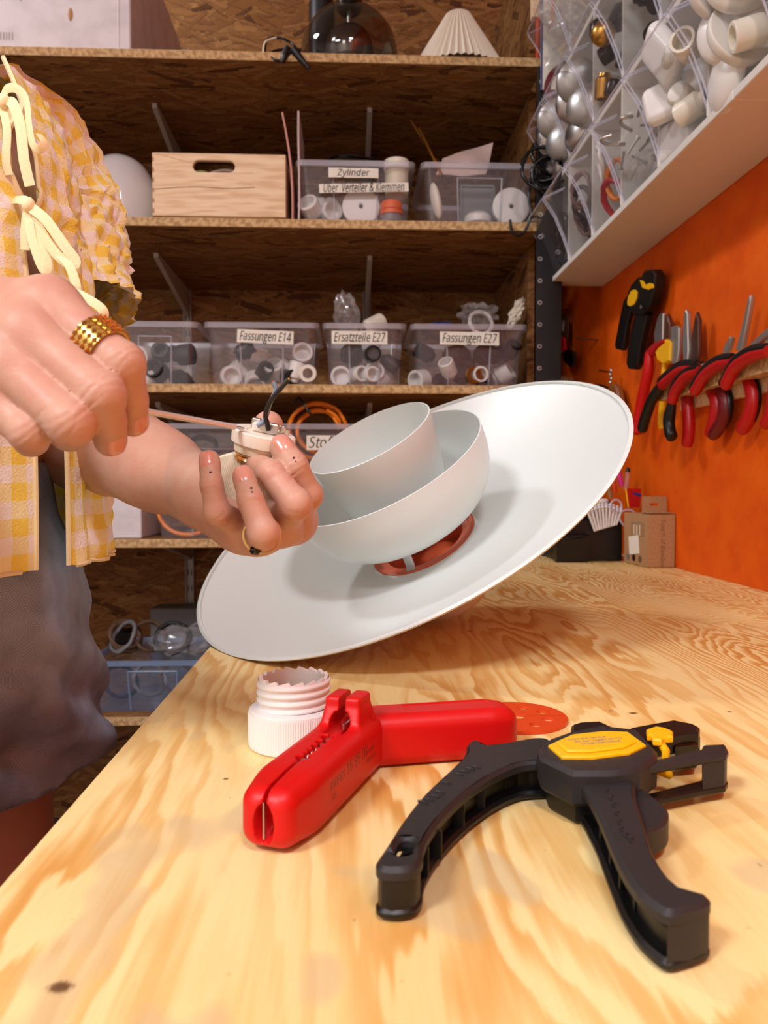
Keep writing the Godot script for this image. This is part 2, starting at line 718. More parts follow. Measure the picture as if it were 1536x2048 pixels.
func make_materials() -> void:
	M.fine_bump = noise_tex(0.05, 3, 4, 4.0)
	M.coarse_bump = noise_tex(0.012, 8, 4, 6.0)
	var grain := noise_tex(0.02, 31, 4)
	# bench
	M.ply = mat(Color(1.0, 1.0, 0.98), 0.42, 0.0, 0.42)
	M.ply.albedo_texture = plywood_picture()
	bump(M.ply, noise_tex(0.03, 41, 4, 2.0), 0.12)
	M.ply_edge = tri_map(mat(Color(0.86, 0.68, 0.42), 0.7), 4.0)
	M.ply_edge.albedo_texture = ramp_tex(0.02, 14, [[0.0, Color(0.75, 0.6, 0.45)], [1.0, Color.WHITE]])
	# strand board
	var osb := strand_picture()
	M.osb = tri_map(mat(Color(0.92, 0.90, 0.88), 0.75, 0.0, 0.35), 0.85)
	M.osb.albedo_texture = osb
	bump(M.osb, M.coarse_bump, 0.25)
	M.osb_edge = tri_map(mat(Color(0.95, 0.89, 0.80), 0.85), 6.0)
	M.osb_edge.albedo_texture = ramp_tex(0.04, 17, [[0.25, Color(0.70, 0.60, 0.46)], [0.5, Color(0.82, 0.72, 0.57)], [0.8, Color(0.90, 0.82, 0.68)]], 4)
	# walls
	M.orange = tri_map(mat(Color(0.96, 0.93, 0.9), 0.55, 0.0, 0.4), 1.6)
	M.orange.albedo_texture = ramp_tex(0.012, 6, [[0.2, Color8(234, 94, 2)], [0.55, Color8(244, 104, 4)], [0.85, Color8(247, 112, 10)]], 5, 512)
	bump(M.orange, M.coarse_bump, 0.22)
	M.plaster = tri_map(mat(Color(0.80, 0.78, 0.74), 0.9), 1.0)
	bump(M.plaster, M.coarse_bump, 0.1)
	M.concrete = tri_map(mat(Color(1, 1, 1), 0.8), 1.2)
	M.concrete.albedo_texture = ramp_tex(0.02, 61, [[0.2, Color(0.24, 0.22, 0.2)], [0.8, Color(0.36, 0.34, 0.32)]], 5)
	# metals
	M.steel = mat(Color(0.80, 0.79, 0.78), 0.3, 1.0)
	M.zinc = mat(Color(0.74, 0.74, 0.73), 0.38, 0.85)
	M.brass = mat(Color(0.83, 0.63, 0.32), 0.3, 1.0)
	M.gold = mat(Color(0.78, 0.64, 0.36), 0.27, 1.0)
	M.black_iron = mat(Color(0.016, 0.016, 0.018), 0.6)
	# plastics and paint
	M.white_lacquer = mat(Color(0.88, 0.905, 0.89), 0.34, 0.0, 0.45)
	M.white_plastic = mat(Color(0.92, 0.905, 0.895), 0.36)
	M.white_board = mat(Color(0.90, 0.885, 0.86), 0.45)
	M.porcelain = mat(Color(0.93, 0.90, 0.84), 0.3)
	M.cream = mat(Color(0.90, 0.86, 0.76), 0.45)
	M.grey_plastic = mat(Color(0.46, 0.46, 0.47), 0.5)
	M.black_plastic = mat(Color(0.022, 0.021, 0.021), 0.42)
	M.black_gloss = mat(Color(0.014, 0.014, 0.015), 0.2)
	M.charcoal = bump(mat(Color(0.165, 0.155, 0.155), 0.5, 0.0, 0.42), M.fine_bump, 0.10)
	M.charcoal.uv1_triplanar = true
	M.charcoal.uv1_world_triplanar = true
	M.charcoal.uv1_scale = Vector3.ONE * 14.0
	M.red_plastic = bump(tri_map(mat(Color(0.80, 0.035, 0.04), 0.44, 0.0, 0.45), 20.0), M.fine_bump, 0.06)
	M.red_grip = mat(Color(0.72, 0.03, 0.055), 0.4)
	M.dark_red = mat(Color(0.42, 0.03, 0.06), 0.4)
	M.yellow = mat(Color(0.98, 0.74, 0.05), 0.4)
	M.orange_paint = mat(Color(0.84, 0.27, 0.08), 0.45)
	M.copper_paint = mat(Color(0.80, 0.36, 0.22), 0.42, 0.0, 0.5)
	M.ink = mat(Color(0.045, 0.04, 0.045), 0.7)
	M.paper = mat(Color(0.93, 0.91, 0.86), 0.8)
	M.blue_plastic = mat(Color(0.10, 0.2, 0.55), 0.4)
	M.navy = mat(Color(0.02, 0.03, 0.07), 0.45)
	M.pink = mat(Color(0.85, 0.2, 0.55), 0.4)
	M.cable_orange = mat(Color(0.95, 0.53, 0.10), 0.4)
	M.bracket = mat(Color(0.74, 0.72, 0.70), 0.45)
	M.clear_box = clear(Color(0.80, 0.79, 0.84), 0.10, 0.14)
	M.clear_rim = clear(Color(0.80, 0.79, 0.84), 0.34, 0.2)
	M.clear_bin = clear(Color(0.84, 0.84, 0.88), 0.025, 0.03)
	M.clear_edge = clear(Color(0.86, 0.86, 0.95), 0.42, 0.08)
	M.film = clear(Color(0.85, 0.85, 0.86), 0.14, 0.1)
	M.smoke_glass = clear(Color(0.035, 0.032, 0.03), 0.5, 0.03)
	M.opal = mat(Color(0.86, 0.86, 0.87), 0.14)
	# wood and card
	M.pine = tri_map(mat(Color(1, 1, 1), 0.6), 3.0)
	M.pine.uv1_scale = Vector3(1.5, 14.0, 14.0)
	M.pine.albedo_texture = ramp_tex(0.02, 29, [[0.2, Color(0.88, 0.74, 0.58)], [0.5, Color(0.94, 0.82, 0.67)], [0.8, Color(0.96, 0.86, 0.72)]], 3)
	M.card = tri_map(mat(Color(0.72, 0.55, 0.38), 0.8), 6.0)
	M.card.albedo_texture = ramp_tex(0.1, 71, [[0.2, Color(0.94, 0.93, 0.92)], [0.8, Color.WHITE]])
	M.white_card = tri_map(mat(Color(0.88, 0.87, 0.89), 0.75), 2.5)
	M.white_card.albedo_texture = ramp_tex(0.015, 73, [[0.2, Color(0.95, 0.945, 0.94)], [0.6, Color.WHITE]])
	M.pleat = mat(Color(0.90, 0.87, 0.80), 0.8)
	M.pleat.backlight_enabled = true
	M.pleat.backlight = Color(0.25, 0.23, 0.2)

# ---------------------------------------------------------------- camera, lights, room
const WALL_X := 0.616        # painted wall beside the bench
const BACK_Z := -2.45        # strand board wall behind the shelves
const SHELF_Z := -1.85       # front edge of the shelves

func camera_and_light() -> void:
	var cam := Camera3D.new()
	cam.name = "camera"
	add_child(cam)
	cam.transform = Transform3D(look, EYE)
	cam.near = 0.02
	cam.far = 30.0
	cam.keep_aspect = Camera3D.KEEP_HEIGHT
	var lens := CameraAttributesPhysical.new()
	lens.frustum_focal_length = 18.02          # on a 24 mm high frame: 67.3 degrees
	lens.exposure_aperture = 10.0
	lens.frustum_focus_distance = 0.56
	lens.frustum_near = 0.02
	lens.frustum_far = 30.0
	cam.attributes = lens
	cam.fov = rad_to_deg(2.0 * atan(1024.0 / FOCAL))
	cam.current = true
	var env := WorldEnvironment.new()
	env.name = "surroundings"
	var e := Environment.new()
	e.background_mode = Environment.BG_COLOR
	e.background_color = Color(0.02, 0.02, 0.02)
	e.tonemap_mode = Environment.TONE_MAPPER_LINEAR
	e.tonemap_exposure = 0.88
	e.sdfgi_enabled = true
	e.ssao_enabled = true
	e.ssil_enabled = true
	env.environment = e
	add_child(env)
	ceiling_lamp(Vector3(-1.35, 2.96, -1.80), Vector2(0.30, 0.30), 2.5, Color(0.98, 0.98, 1.0), "square white ceiling lamp panel above the shelves")
	ceiling_lamp(Vector3(0.20, 2.96, 0.95), Vector2(0.36, 0.36), 3.5, Color(0.98, 0.98, 1.0), "square white ceiling lamp panel above the bench")
	ceiling_lamp(Vector3(-1.5, 2.96, 1.2), Vector2(0.6, 0.6), 9.0, Color(0.98, 0.98, 1.0), "large square white fill lamp panel added out of view in the open room")  # added fill out of view, brightens what faces the camera

func ceiling_lamp(where: Vector3, size: Vector2, energy: float, color: Color, label: String) -> void:
	var t := thing("ceiling_lamp", label, "ceiling lamp", where, "ceiling lamp panels")
	part(t, "housing", geo().box(Vector3(0, 0.07, 0), Vector3(size.x + 0.03, 0.14, size.y + 0.03), 0.005).mesh(30), M.white_board)
	var glow := mat(Color(0.95, 0.95, 0.92), 0.5)
	glow.emission_enabled = true
	glow.emission = color
	glow.emission_energy_multiplier = 3.0
	part(t, "diffuser", geo().box(Vector3(0, -0.006, 0), Vector3(size.x, 0.01, size.y), 0.002).mesh(30), glow)
	var l := AreaLight3D.new()
	l.name = "panel_light"
	l.area_size = size
	l.area_normalize_energy = true
	l.light_energy = energy
	l.light_color = color
	l.shadow_enabled = true
	l.area_range = 9.0
	l.area_attenuation = 2.0
	t.add_child(l)
	l.position = Vector3(0, -0.02, 0)
	l.rotation = Vector3(-PI / 2, 0, 0)

func room() -> void:
	var x0 := -2.4
	var z1 := 2.2
	var mx := (x0 + WALL_X) / 2
	var wx := WALL_X - x0
	var mz := (BACK_Z + z1) / 2
	var wz := z1 - BACK_Z
	structure("floor", box_mesh(Vector3(wx + 0.4, 0.1, wz + 0.4)), M.concrete, put(mx, -0.05, mz))
	structure("ceiling", box_mesh(Vector3(wx + 0.4, 0.1, wz + 0.4)), M.plaster, put(mx, 3.15, mz))
	structure("wall_back", box_mesh(Vector3(wx + 0.4, 3.1, 0.1)), M.osb, put(mx, 1.55, BACK_Z - 0.05))
	structure("wall_right", box_mesh(Vector3(0.1, 3.1, wz)), M.orange, put(WALL_X + 0.05, 1.55, mz))
	structure("wall_left", box_mesh(Vector3(0.1, 3.1, wz)), M.plaster, put(x0 - 0.05, 1.55, mz))
	structure("wall_front", box_mesh(Vector3(wx + 0.4, 3.1, 0.1)), M.plaster, put(mx, 1.55, z1 + 0.05))

func bench() -> void:
	var t := thing("workbench", "long plywood workbench with pale wavy grain along the orange wall", "workbench", Vector3(0.238, 0, -0.75))
	var x0 := -0.140
	var x1 := WALL_X - 0.0005
	var z0 := -1.75
	var z1 := 0.25
	var g := geo()
	g.quad(Vector3(x0, TOP, z1), Vector3(x1, TOP, z1), Vector3(x1, TOP, z0), Vector3(x0, TOP, z0), Vector2(0, 1), Vector2(1, 1), Vector2(1, 0), Vector2(0, 0))
	var top := geo()
	var b := 0.0015
	var rows := []
	for p in [[0.0, TOP], [0.35, TOP], [0.65, TOP], [1.0, TOP]]:
		pass
	top.add(g)
	# worn long edge and the ends below the top veneer
	var edge := geo()
	var rng := RandomNumberGenerator.new()
	rng.seed = 4
	var a := PackedVector3Array()
	var c := PackedVector3Array()
	var d := PackedVector3Array()
	for i in 161:
		var z := lerpf(z1, z0, i / 160.0)
		var bite := 0.0008 * rng.randf() + (0.0016 if rng.randf() < 0.1 else 0.0)
		a.append(Vector3(x0, TOP - 0.024, z))
		c.append(Vector3(x0 - 0.0015, TOP - 0.002 - bite, z))
		d.append(Vector3(x0 + 0.0004, TOP - 0.00005, z))
	edge.loft([d, c, a], false)
	edge.quad(Vector3(x0, TOP - 0.024, z1), Vector3(x1, TOP - 0.024, z1), Vector3(x1, TOP, z1), Vector3(x0, TOP, z1))
	edge.quad(Vector3(x1, TOP - 0.024, z0), Vector3(x0, TOP - 0.024, z0), Vector3(x0, TOP, z0), Vector3(x1, TOP, z0))
	edge.quad(Vector3(x0, TOP - 0.024, z0), Vector3(x1, TOP - 0.024, z0), Vector3(x1, TOP - 0.024, z1), Vector3(x0, TOP - 0.024, z1))
	fixed(t, "veneer", top.mesh(), M.ply)
	fixed(t, "board_edge", edge.mesh(50), M.ply_edge)
	var leg := box_mesh(Vector3(0.06, TOP - 0.025, 0.06), 0.004)
	for p in [[x0 + 0.06, z1 - 0.1], [x1 - 0.06, z1 - 0.1], [x0 + 0.06, z0 + 0.12], [x1 - 0.06, z0 + 0.12]]:
		part(t, "leg", leg, M.pine, put(p[0] - t.position.x, (TOP - 0.025) / 2, p[1] - t.position.z))

# heights of the five boards' upper faces above the floor
const BOARDS := [2.072, 1.686, 1.297, 0.928, 0.500]

func shelves() -> void:
	var x0 := -1.9
	var x1 := 0.452
	var say := ["strand board shelf carrying the smoked glass pendant and white carton", "strand board shelf carrying the wooden crate and two clear boxes", "strand board shelf carrying the four labelled clear boxes", "strand board shelf with the cloth cable box and cable coils", "low strand board shelf with the blue tinted cable box"]
	for k in 5:
		var t := thing("shelf_board", say[k], "shelf", Vector3((x0 + x1) / 2, BOARDS[k] - 0.02, (SHELF_Z + BACK_Z) / 2), "strand board wall shelves")
		part(t, "board", box_mesh(Vector3(x1 - x0, 0.02, SHELF_Z - BACK_Z - 0.006), 0.0, Vector3(0, 0.01, -0.001)), M.osb)
		part(t, "front_edge", box_mesh(Vector3(x1 - x0, 0.0204, 0.003), 0.001, Vector3(0, 0.01, (SHELF_Z - BACK_Z) / 2 - 0.001)), M.osb_edge)
	var ep := thing("added_shading_panel", "upright strand board panel added to shade the wall past the shelf ends", "panel", Vector3(x1 + 0.0105, 0, (SHELF_Z + BACK_Z) / 2))  # added light blocker, its depth set to darken the wall past the boards
	part(ep, "panel_board", box_mesh(Vector3(0.018, 2.5, 0.455), 0.0, Vector3(0, 1.25, -0.0705)), M.osb)
	# slotted wall rails and the brackets hooked into them
	var rail := geo()
	rail.box(Vector3(0, 1.15, -0.010), Vector3(0.026, 2.3, 0.002))
	rail.box(Vector3(-0.012, 1.15, -0.005), Vector3(0.002, 2.3, 0.01))
	rail.box(Vector3(0.012, 1.15, -0.005), Vector3(0.002, 2.3, 0.01))
	for r in [[-1.30, "farther behind the person"], [-0.514, "beside the wooden crate"], [0.047, "behind the middle boxes"]]:
		var t := thing("wall_rail", "white slotted steel shelf rail on the strand board wall " + r[1], "shelf rail", Vector3(r[0], 0.1, BACK_Z + 0.012), "slotted shelf rails")
		part(t, "channel", rail.mesh(30), M.bracket)
		var slots := geo()
		for i in 46:
			for s in [-0.005, 0.005]:
				slots.box(Vector3(s, 0.03 + i * 0.05, -0.0085), Vector3(0.003, 0.018, 0.0012))
		part(t, "slots", slots.mesh(30), M.black_iron).set_meta("kind", "stuff")
		for k in 5:
			var y: float = BOARDS[k] - 0.02
			var b := thing("shelf_bracket", "grey steel bracket under the %s shelf %s" % [["top", "second", "third", "fourth", "lowest"][k], r[1]], "bracket", Vector3(r[0], y, BACK_Z + 0.012), "shelf brackets")
			var l := 0.375
			var arm := geo()
			var prof := PackedVector2Array([Vector2(0, 0), Vector2(l, 0), Vector2(l, -0.012), Vector2(0.03, -0.075), Vector2(0, -0.085)])
			var tmp := geo().slab(prof, -0.0065, 0.0065, 0.001)
			arm.add(tmp, Transform3D(Basis(Vector3(0, 0, 1), Vector3(1, 0, 0), Vector3(0, 1, 0)), Vector3(0, -0.0006, 0)))
			part(b, "arm", arm.mesh(30), M.bracket)

func wall_cabinet() -> void:
	var f := 0.48
	var zf := -1.884
	var zn := 0.45
	var y := [1.545, 1.77, 2.0, 2.22]
	var t := thing("wall_cabinet", "white wall cabinet with open cells of clear bins on the orange wall", "wall cabinet", Vector3((f + WALL_X) / 2, y[0], (zf + zn) / 2))
	var dep := WALL_X - f - 0.001
	for k in 4:
		var th := 0.012
		for piece in [[zf, -0.97], [-0.969, -0.05], [-0.049, zn]]:
			fixed(t, "shelf_panel", box_mesh(Vector3(dep, th, piece[1] - piece[0]), 0.001, Vector3(f + dep / 2, y[k] + (th / 2 if k == 0 else 0.0), (piece[0] + piece[1]) / 2)), M.white_board)
	fixed(t, "back_panel", box_mesh(Vector3(0.004, y[3] - y[0], zn - zf), 0.0, Vector3(WALL_X - 0.003, (y[0] + y[3]) / 2, (zn + zf) / 2)), M.white_board)
	var n := 14
	for k in 3:
		for i in n:
			var z := zf + 0.003 + 0.168 * i
			if z > zn:
				break
			fixed(t, "divider", box_mesh(Vector3(dep - 0.004, y[k + 1] - y[k] - 0.018, 0.005), 0.0008, Vector3(f + dep / 2 - 0.002, (y[k] + y[k + 1]) / 2 + 0.003, z)), M.white_board)

# ---------------------------------------------------------------- the pendant shade lying on the bench
func pendant_shade() -> void:
	var c := Vector3(0.0542, 1.0423, -0.8438)
	var axis := Vector3(-0.4517, 0.8263, 0.3364).normalized()
	var t := thing("pendant_shade", "large white dished pendant lampshade with nested bowl and cup tipped on the plywood bench", "lampshade", Vector3(0.09, TOP, -0.86))
	var f := along(c - t.position, axis)
	var shell := func(outline: Array, thick: float) -> Array:   # outline of the inner face -> closed thin profile, outside back down
		var prof := []
		var n := outline.size()
		var outer := []
		for i in n:
			var d: Vector2 = outline[mini(i + 1, n - 1)] - outline[maxi(i - 1, 0)]
			outer.append(outline[i] + Vector2(d.y, -d.x).normalized() * thick)
		prof.append_array(outer)
		var back := outline.duplicate()
		back.reverse()
		prof.append_array(back)
		prof.append(outer[0])
		return prof
	var wide := curve([Vector2(0.0615, -0.0565), Vector2(0.095, -0.0525), Vector2(0.145, -0.0405), Vector2(0.20, -0.0215), Vector2(0.249, 0.0), Vector2(0.2505, 0.0015)], 5)
	part(t, "wide_shade", geo().lathe(shell.call(wide, 0.0016), 128, false).mesh(50), M.white_lacquer, f)
	var lip := []
	for i in 128:
		lip.append(Vector3(0.2508 * cos(TAU * i / 128), 0.0012, 0.2508 * sin(TAU * i / 128)))
	part(t, "rolled_rim", geo().loop(lip, 0.0012, 6).mesh(80), M.white_lacquer, f)
	var bowl := curve([Vector2(0.058, -0.033), Vector2(0.080, -0.0245), Vector2(0.098, -0.007), Vector2(0.1085, 0.018), Vector2(0.112, 0.047)], 6)
	part(t, "middle_bowl", geo().lathe(shell.call(bowl, 0.0014), 96, false).mesh(50), M.white_lacquer, f)
	var cup := curve([Vector2(0.046, -0.022), Vector2(0.0535, 0.005), Vector2(0.063, 0.045), Vector2(0.0695, 0.082)], 6)
	part(t, "inner_cup", geo().lathe(shell.call(cup, 0.0014), 80, false).mesh(50), M.white_lacquer, f)
	part(t, "cup_floor", geo().lathe([Vector2(0.018, -0.024), Vector2(0.0475, -0.024), Vector2(0.0475, -0.0225), Vector2(0.018, -0.0225), Vector2(0.018, -0.024)], 48, false).mesh(30), M.white_lacquer, f)
	part(t, "copper_ring", geo().lathe([Vector2(0.046, -0.060), Vector2(0.0618, -0.058), Vector2(0.0622, -0.0555), Vector2(0.060, -0.0548), Vector2(0.047, -0.0585), Vector2(0.046, -0.060)], 72, false).mesh(30), M.copper_paint, f)
	part(t, "copper_throat", geo().lathe([Vector2(0.052, -0.092), Vector2(0.048, -0.059), Vector2(0.0465, -0.059), Vector2(0.0505, -0.092), Vector2(0.052, -0.092)], 64, false).mesh(30), M.copper_paint, f)
	part(t, "copper_disc", geo().lathe([Vector2(0.02, -0.094), Vector2(0.070, -0.0925), Vector2(0.074, -0.0915), Vector2(0.070, -0.0905), Vector2(0.02, -0.0915), Vector2(0.02, -0.094)], 72, false).mesh(30), M.copper_paint, f)
	part(t, "top_cap", geo().lathe(curve([Vector2(0.008, -0.1405), Vector2(0.032, -0.1402), Vector2(0.044, -0.1375), Vector2(0.0495, -0.128), Vector2(0.0505, -0.110), Vector2(0.0505, -0.094)], 5), 48).mesh(50), M.white_lacquer, f)
	for k in 3:
		var a := deg_to_rad(-60.0 + 120.0 * k)
		var strap := geo()
		var dir := Vector3(cos(a), 0, sin(a))
		strap.tube([dir * 0.0585 + Vector3(0, -0.0555, 0), dir * 0.0535 + Vector3(0, -0.052, 0), dir * 0.0485 + Vector3(0, -0.030, 0), dir * 0.0475 + Vector3(0, -0.018, 0)], 0.0052, 8, true, 0.16, dir)
		part(t, "steel_strap", strap.mesh(40), M.zinc, f)

# ---------------------------------------------------------------- threaded white ring of a lamp holder
func threaded_ring() -> void:
	var p := on_level(588, 1487, TOP)
	var t := thing("threaded_ring", "white plastic threaded lamp holder ring with sawtooth rim beside the red stripper", "lamp part", p)
	var segs := 240
	var rings := []
	for l in [[0.0262, 0.0], [0.0276, 0.0012], [0.0278, 0.004], [0.0278, 0.0205], [0.0272, 0.0228], [0.0258, 0.0238], [0.0222, 0.0240]]:
		var ring := PackedVector3Array()
		for i in segs:
			var a := TAU * i / segs
			var r: float = l[0]
			if l[1] > 0.002 and l[1] < 0.022:
				r += 0.00015 * (1.0 if i % 2 == 0 else -1.0)
			ring.append(Vector3(r * cos(a), l[1], -r * sin(a)))
		rings.append(ring)
	part(t, "knurled_collar", geo().loft(rings, true, false, false).mesh(35), M.white_plastic)
	# neck with a rising thread
	segs = 96
	rings = []
	var steps := 44
	for s in steps + 1:
		var y := 0.0236 + 0.0175 * s / steps
		var ring := PackedVector3Array()
		for i in segs:
			var a := TAU * i / segs
			var ph := fposmod((y - 0.0236) / 0.0046 - a / TAU, 1.0)
			var r := 0.0213 + 0.0014 * smoothstep(0.15, 0.45, ph) * (1.0 - smoothstep(0.62, 0.9, ph))
			ring.append(Vector3(r * cos(a), y, -r * sin(a)))
		rings.append(ring)
	part(t, "threaded_neck", geo().loft(rings, true, false, false).mesh(60), M.white_plastic)
	# sawtooth rim, inner wall
	var rim := geo()
	var teeth := 16
	var n := teeth * 6
	var lo := PackedVector3Array()
	var hi := PackedVector3Array()
	var ih := PackedVector3Array()
	var il := PackedVector3Array()
	for i in n:
		var a := TAU * i / n
		var y := 0.0410 + 0.0022 * (float(i % 6) / 5.0)
		lo.append(Vector3(0.0213 * cos(a), 0.0408, -0.0213 * sin(a)))
		hi.append(Vector3(0.0211 * cos(a), y, -0.0211 * sin(a)))
		ih.append(Vector3(0.0190 * cos(a), y - 0.0004, -0.0190 * sin(a)))
		il.append(Vector3(0.0186 * cos(a), 0.002, -0.0186 * sin(a)))
	rim.loft([lo, hi, ih, il], true, false, false)
	part(t, "sawtooth_rim", rim.mesh(25), M.white_plastic)

func perforated_disc() -> void:
	var p := Vector3(0.112, TOP, -0.514)
	var o := CSGCombiner3D.new()
	o.name = "perforated_disc"
	var cyl := CSGCylinder3D.new()
	cyl.radius = 0.0335
	cyl.height = 0.002
	cyl.sides = 72
	cyl.material = M.orange_paint
	cyl.position = Vector3(0, 0.0012, 0)
	o.add_child(cyl)
	for k in 8:
		var a := TAU * (k + 0.5) / 8
		var h := CSGCylinder3D.new()
		h.radius = 0.0044
		h.height = 0.01
		h.sides = 24
		h.operation = CSGShape3D.OPERATION_SUBTRACTION
		h.material = M.orange_paint
		o.add_child(h)
		h.position = Vector3(0.0208 * cos(a), 0, 0.0208 * sin(a))
	var mid := CSGCylinder3D.new()
	mid.radius = 0.006
	mid.height = 0.01
	mid.sides = 24
	mid.operation = CSGShape3D.OPERATION_SUBTRACTION
	mid.material = M.orange_paint
	o.add_child(mid)
	var slit := CSGBox3D.new()
	slit.size = Vector3(0.034, 0.01, 0.0011)
	slit.position = Vector3(0.0185, 0, 0)
	slit.operation = CSGShape3D.OPERATION_SUBTRACTION
	slit.material = M.orange_paint
	o.add_child(slit)
	add_child(o)
	o.position = p
	tag(o, "orange round metal disc with punched holes behind the red stripper", "disc")

# ---------------------------------------------------------------- red stripping tool
func rounded_box(p: Vector3, half: Vector3, r: float) -> float:
	var q := p.abs() - half + Vector3.ONE * r
	return q.max(Vector3.ZERO).length() + minf(maxf(q.x, maxf(q.y, q.z)), 0.0) - r

func smin(a: float, b: float, k: float) -> float:
	var h := maxf(k - absf(a - b), 0.0) / k
	return minf(a, b) - h * h * k * 0.25

func red_stripper() -> void:
	var tip := Vector3(-0.0385, TOP, -0.326)
	var bend := Vector3(0.004, TOP, -0.437)
	var t := thing("cable_stripper", "red plastic cable stripping tool with notched slit lying on the bench", "cable stripper", tip)
	var ax := (bend - tip).normalized()
	var f := Transform3D(Basis(ax, Vector3.UP, ax.cross(Vector3.UP)), Vector3.ZERO)
	var head := Field.new(Vector3(-0.004, -0.002, -0.019), Vector3(0.132, 0.048, 0.019), 0.00085).fill(func(p: Vector3) -> float:
		var tp := smoothstep(-0.002, 0.03, p.x)
		var hw := lerpf(0.0125, 0.0164, tp)
		var hh := lerpf(0.0130, 0.0150, tp)
		var d := rounded_box(p - Vector3(0.062, 0.0151, 0), Vector3(0.062, hh, hw), 0.0078)
		var up := clampf((p.y - 0.018) / 0.022, 0.0, 1.0)
		var fin := rounded_box(p - Vector3(0.1005, 0.0285, 0), Vector3(lerpf(0.0195, 0.0095, up), 0.0165, lerpf(0.0132, 0.0102, up)), 0.0022) * 0.8
		d = smin(d, fin, 0.003)
		if p.y > 0.005 and p.x < 0.118:
			var gap := 0.0008 if p.y < 0.033 else 0.0019
			d = maxf(d, -maxf(absf(p.z) - gap, 0.010 - p.y))
		if p.x > 0.076:
			d = maxf(d, -(Vector2((p.y - 0.0315) * 0.85, p.z).length() - 0.0058))
		var hole := Vector3((p.x + 0.003) / 0.015, (p.y - 0.0138) / 0.0098, p.z / 0.0050)
		d = maxf(d, -(hole.length() - 1.0) * 0.0052)
		for k in 6:
			var r: float = [0.0036, 0.0022, 0.0025, 0.0028, 0.0031, 0.0037][k]
			var c: float = [0.0405, 0.0465, 0.0515, 0.0572, 0.0638, 0.0715][k]
			if absf(p.x - c) < 0.005:
				d = maxf(d, -maxf(Vector2(p.x - c, p.z).length() - r, 0.021 - p.y))
		return d).net()
	part(t, "stripping_head", net_mesh([head]), M.red_plastic, f)
	var tail_dir := (Vector3(0.094, TOP, -0.4525) - bend).normalized()
	var ft := Transform3D(Basis(tail_dir, Vector3.UP, tail_dir.cross(Vector3.UP)), bend - tip)
	var tail := Field.new(Vector3(-0.022, -0.002, -0.019), Vector3(0.098, 0.034, 0.019), 0.0009).fill(func(p: Vector3) -> float:
		var e := smoothstep(0.075, 0.095, p.x)
		var d := rounded_box(p - Vector3(0.0375, 0.0150, 0), Vector3(0.056, 0.0150 - 0.002 * e, 0.0155 - 0.0025 * e), 0.0085)
		var rec := rounded_box(p - Vector3(0.052, 0.0305, 0.0), Vector3(0.026, 0.0012, 0.007), 0.0004)
		return maxf(d, -rec)).net()
	part(t, "grip", net_mesh([tail]), M.red_plastic, ft)
	for k in 6:
		var c: float = [0.0405, 0.0465, 0.0515, 0.0572, 0.0638, 0.0715][k]
		var r: float = [0.0036, 0.0022, 0.0025, 0.0028, 0.0031, 0.0037][k]
		part(t, "blade", geo().ball(Vector3(c, 0.0262, 0.0002), Vector3(r * 0.75, 0.0030, r * 0.5), 10).mesh(80), M.steel, f)
	part(t, "cutting_edge", geo().box(Vector3(0.0045, 0.0142, -0.0014), Vector3(0.003, 0.0165, 0.0007), 0.0002).mesh(20), M.steel, f)
	part(t, "fin_blade", geo().box(Vector3(0.101, 0.0280, 0.0), Vector3(0.016, 0.003, 0.0012), 0.0002).mesh(20), M.steel, f)
	# raised lettering and marks low on the side
	var side := Transform3D(f.basis, Vector3.ZERO)
	for w in [["KNIPEX", 0.031, 0.0155, 0.0042, 0.0], ["16 95 01", 0.052, 0.0150, 0.0058, 0.0], ["Germany", 0.078, 0.0165, 0.0026, 0.0], ["Patented", 0.080, 0.0120, 0.0026, 0.0], ["SB", 0.033, 0.0105, 0.0034, 0.0]]:
		part(t, "lettering", letters(w[0], w[3], 0.0003), M.dark_red, side * turned(Vector3(w[1] + 0.004, w[2], 0.0163)))
	var tri := geo().slab(PackedVector2Array([Vector2(-0.004, 0), Vector2(0.004, 0), Vector2(0, -0.011)]), 0, 0.0006, 0.0002)
	part(t, "arrow_mark", tri.mesh(20), M.red_plastic, side * turned(Vector3(0.106, 0.023, 0.0130), 88))

func letters(what: String, size: float, depth: float, face := "Droid Sans") -> TextMesh:
	var font := SystemFont.new()
	font.font_names = PackedStringArray([face])
	var m := TextMesh.new()
	m.text = what
	m.font = font
	m.font_size = 32
	m.pixel_size = size / 23.0
	m.depth = depth
	m.curve_step = 2.0
	m.horizontal_alignment = HORIZONTAL_ALIGNMENT_LEFT
	m.vertical_alignment = VERTICAL_ALIGNMENT_BOTTOM
	return m

# ---------------------------------------------------------------- black wire stripper pliers
func outline(pts: Array, h: float, base: Vector3, smooth := 0) -> PackedVector2Array:
	# corners read off the photograph in a crop that starts at (730, 1400) with 0.4883 of its scale
	var q := []
	for p in pts:
		var w := on_level(730.0 + 0.48828 * p[0], 1400.0 + 0.48828 * p[1], h)
		q.append(Vector2(w.x - base.x, w.z - base.z))
	return smooth2(q, smooth) if smooth > 0 else PackedVector2Array(q)

func shrink(poly: PackedVector2Array, by: float) -> PackedVector2Array:
	var r := Geometry2D.offset_polygon(poly, -by)
	var best := poly
	var area := 0.0
	for q in r:
		var a := 0.0
		for i in q.size():
			a += q[i].cross(q[(i + 1) % q.size()])
		if absf(a) > area:
			area = absf(a)
			best = q
	return best

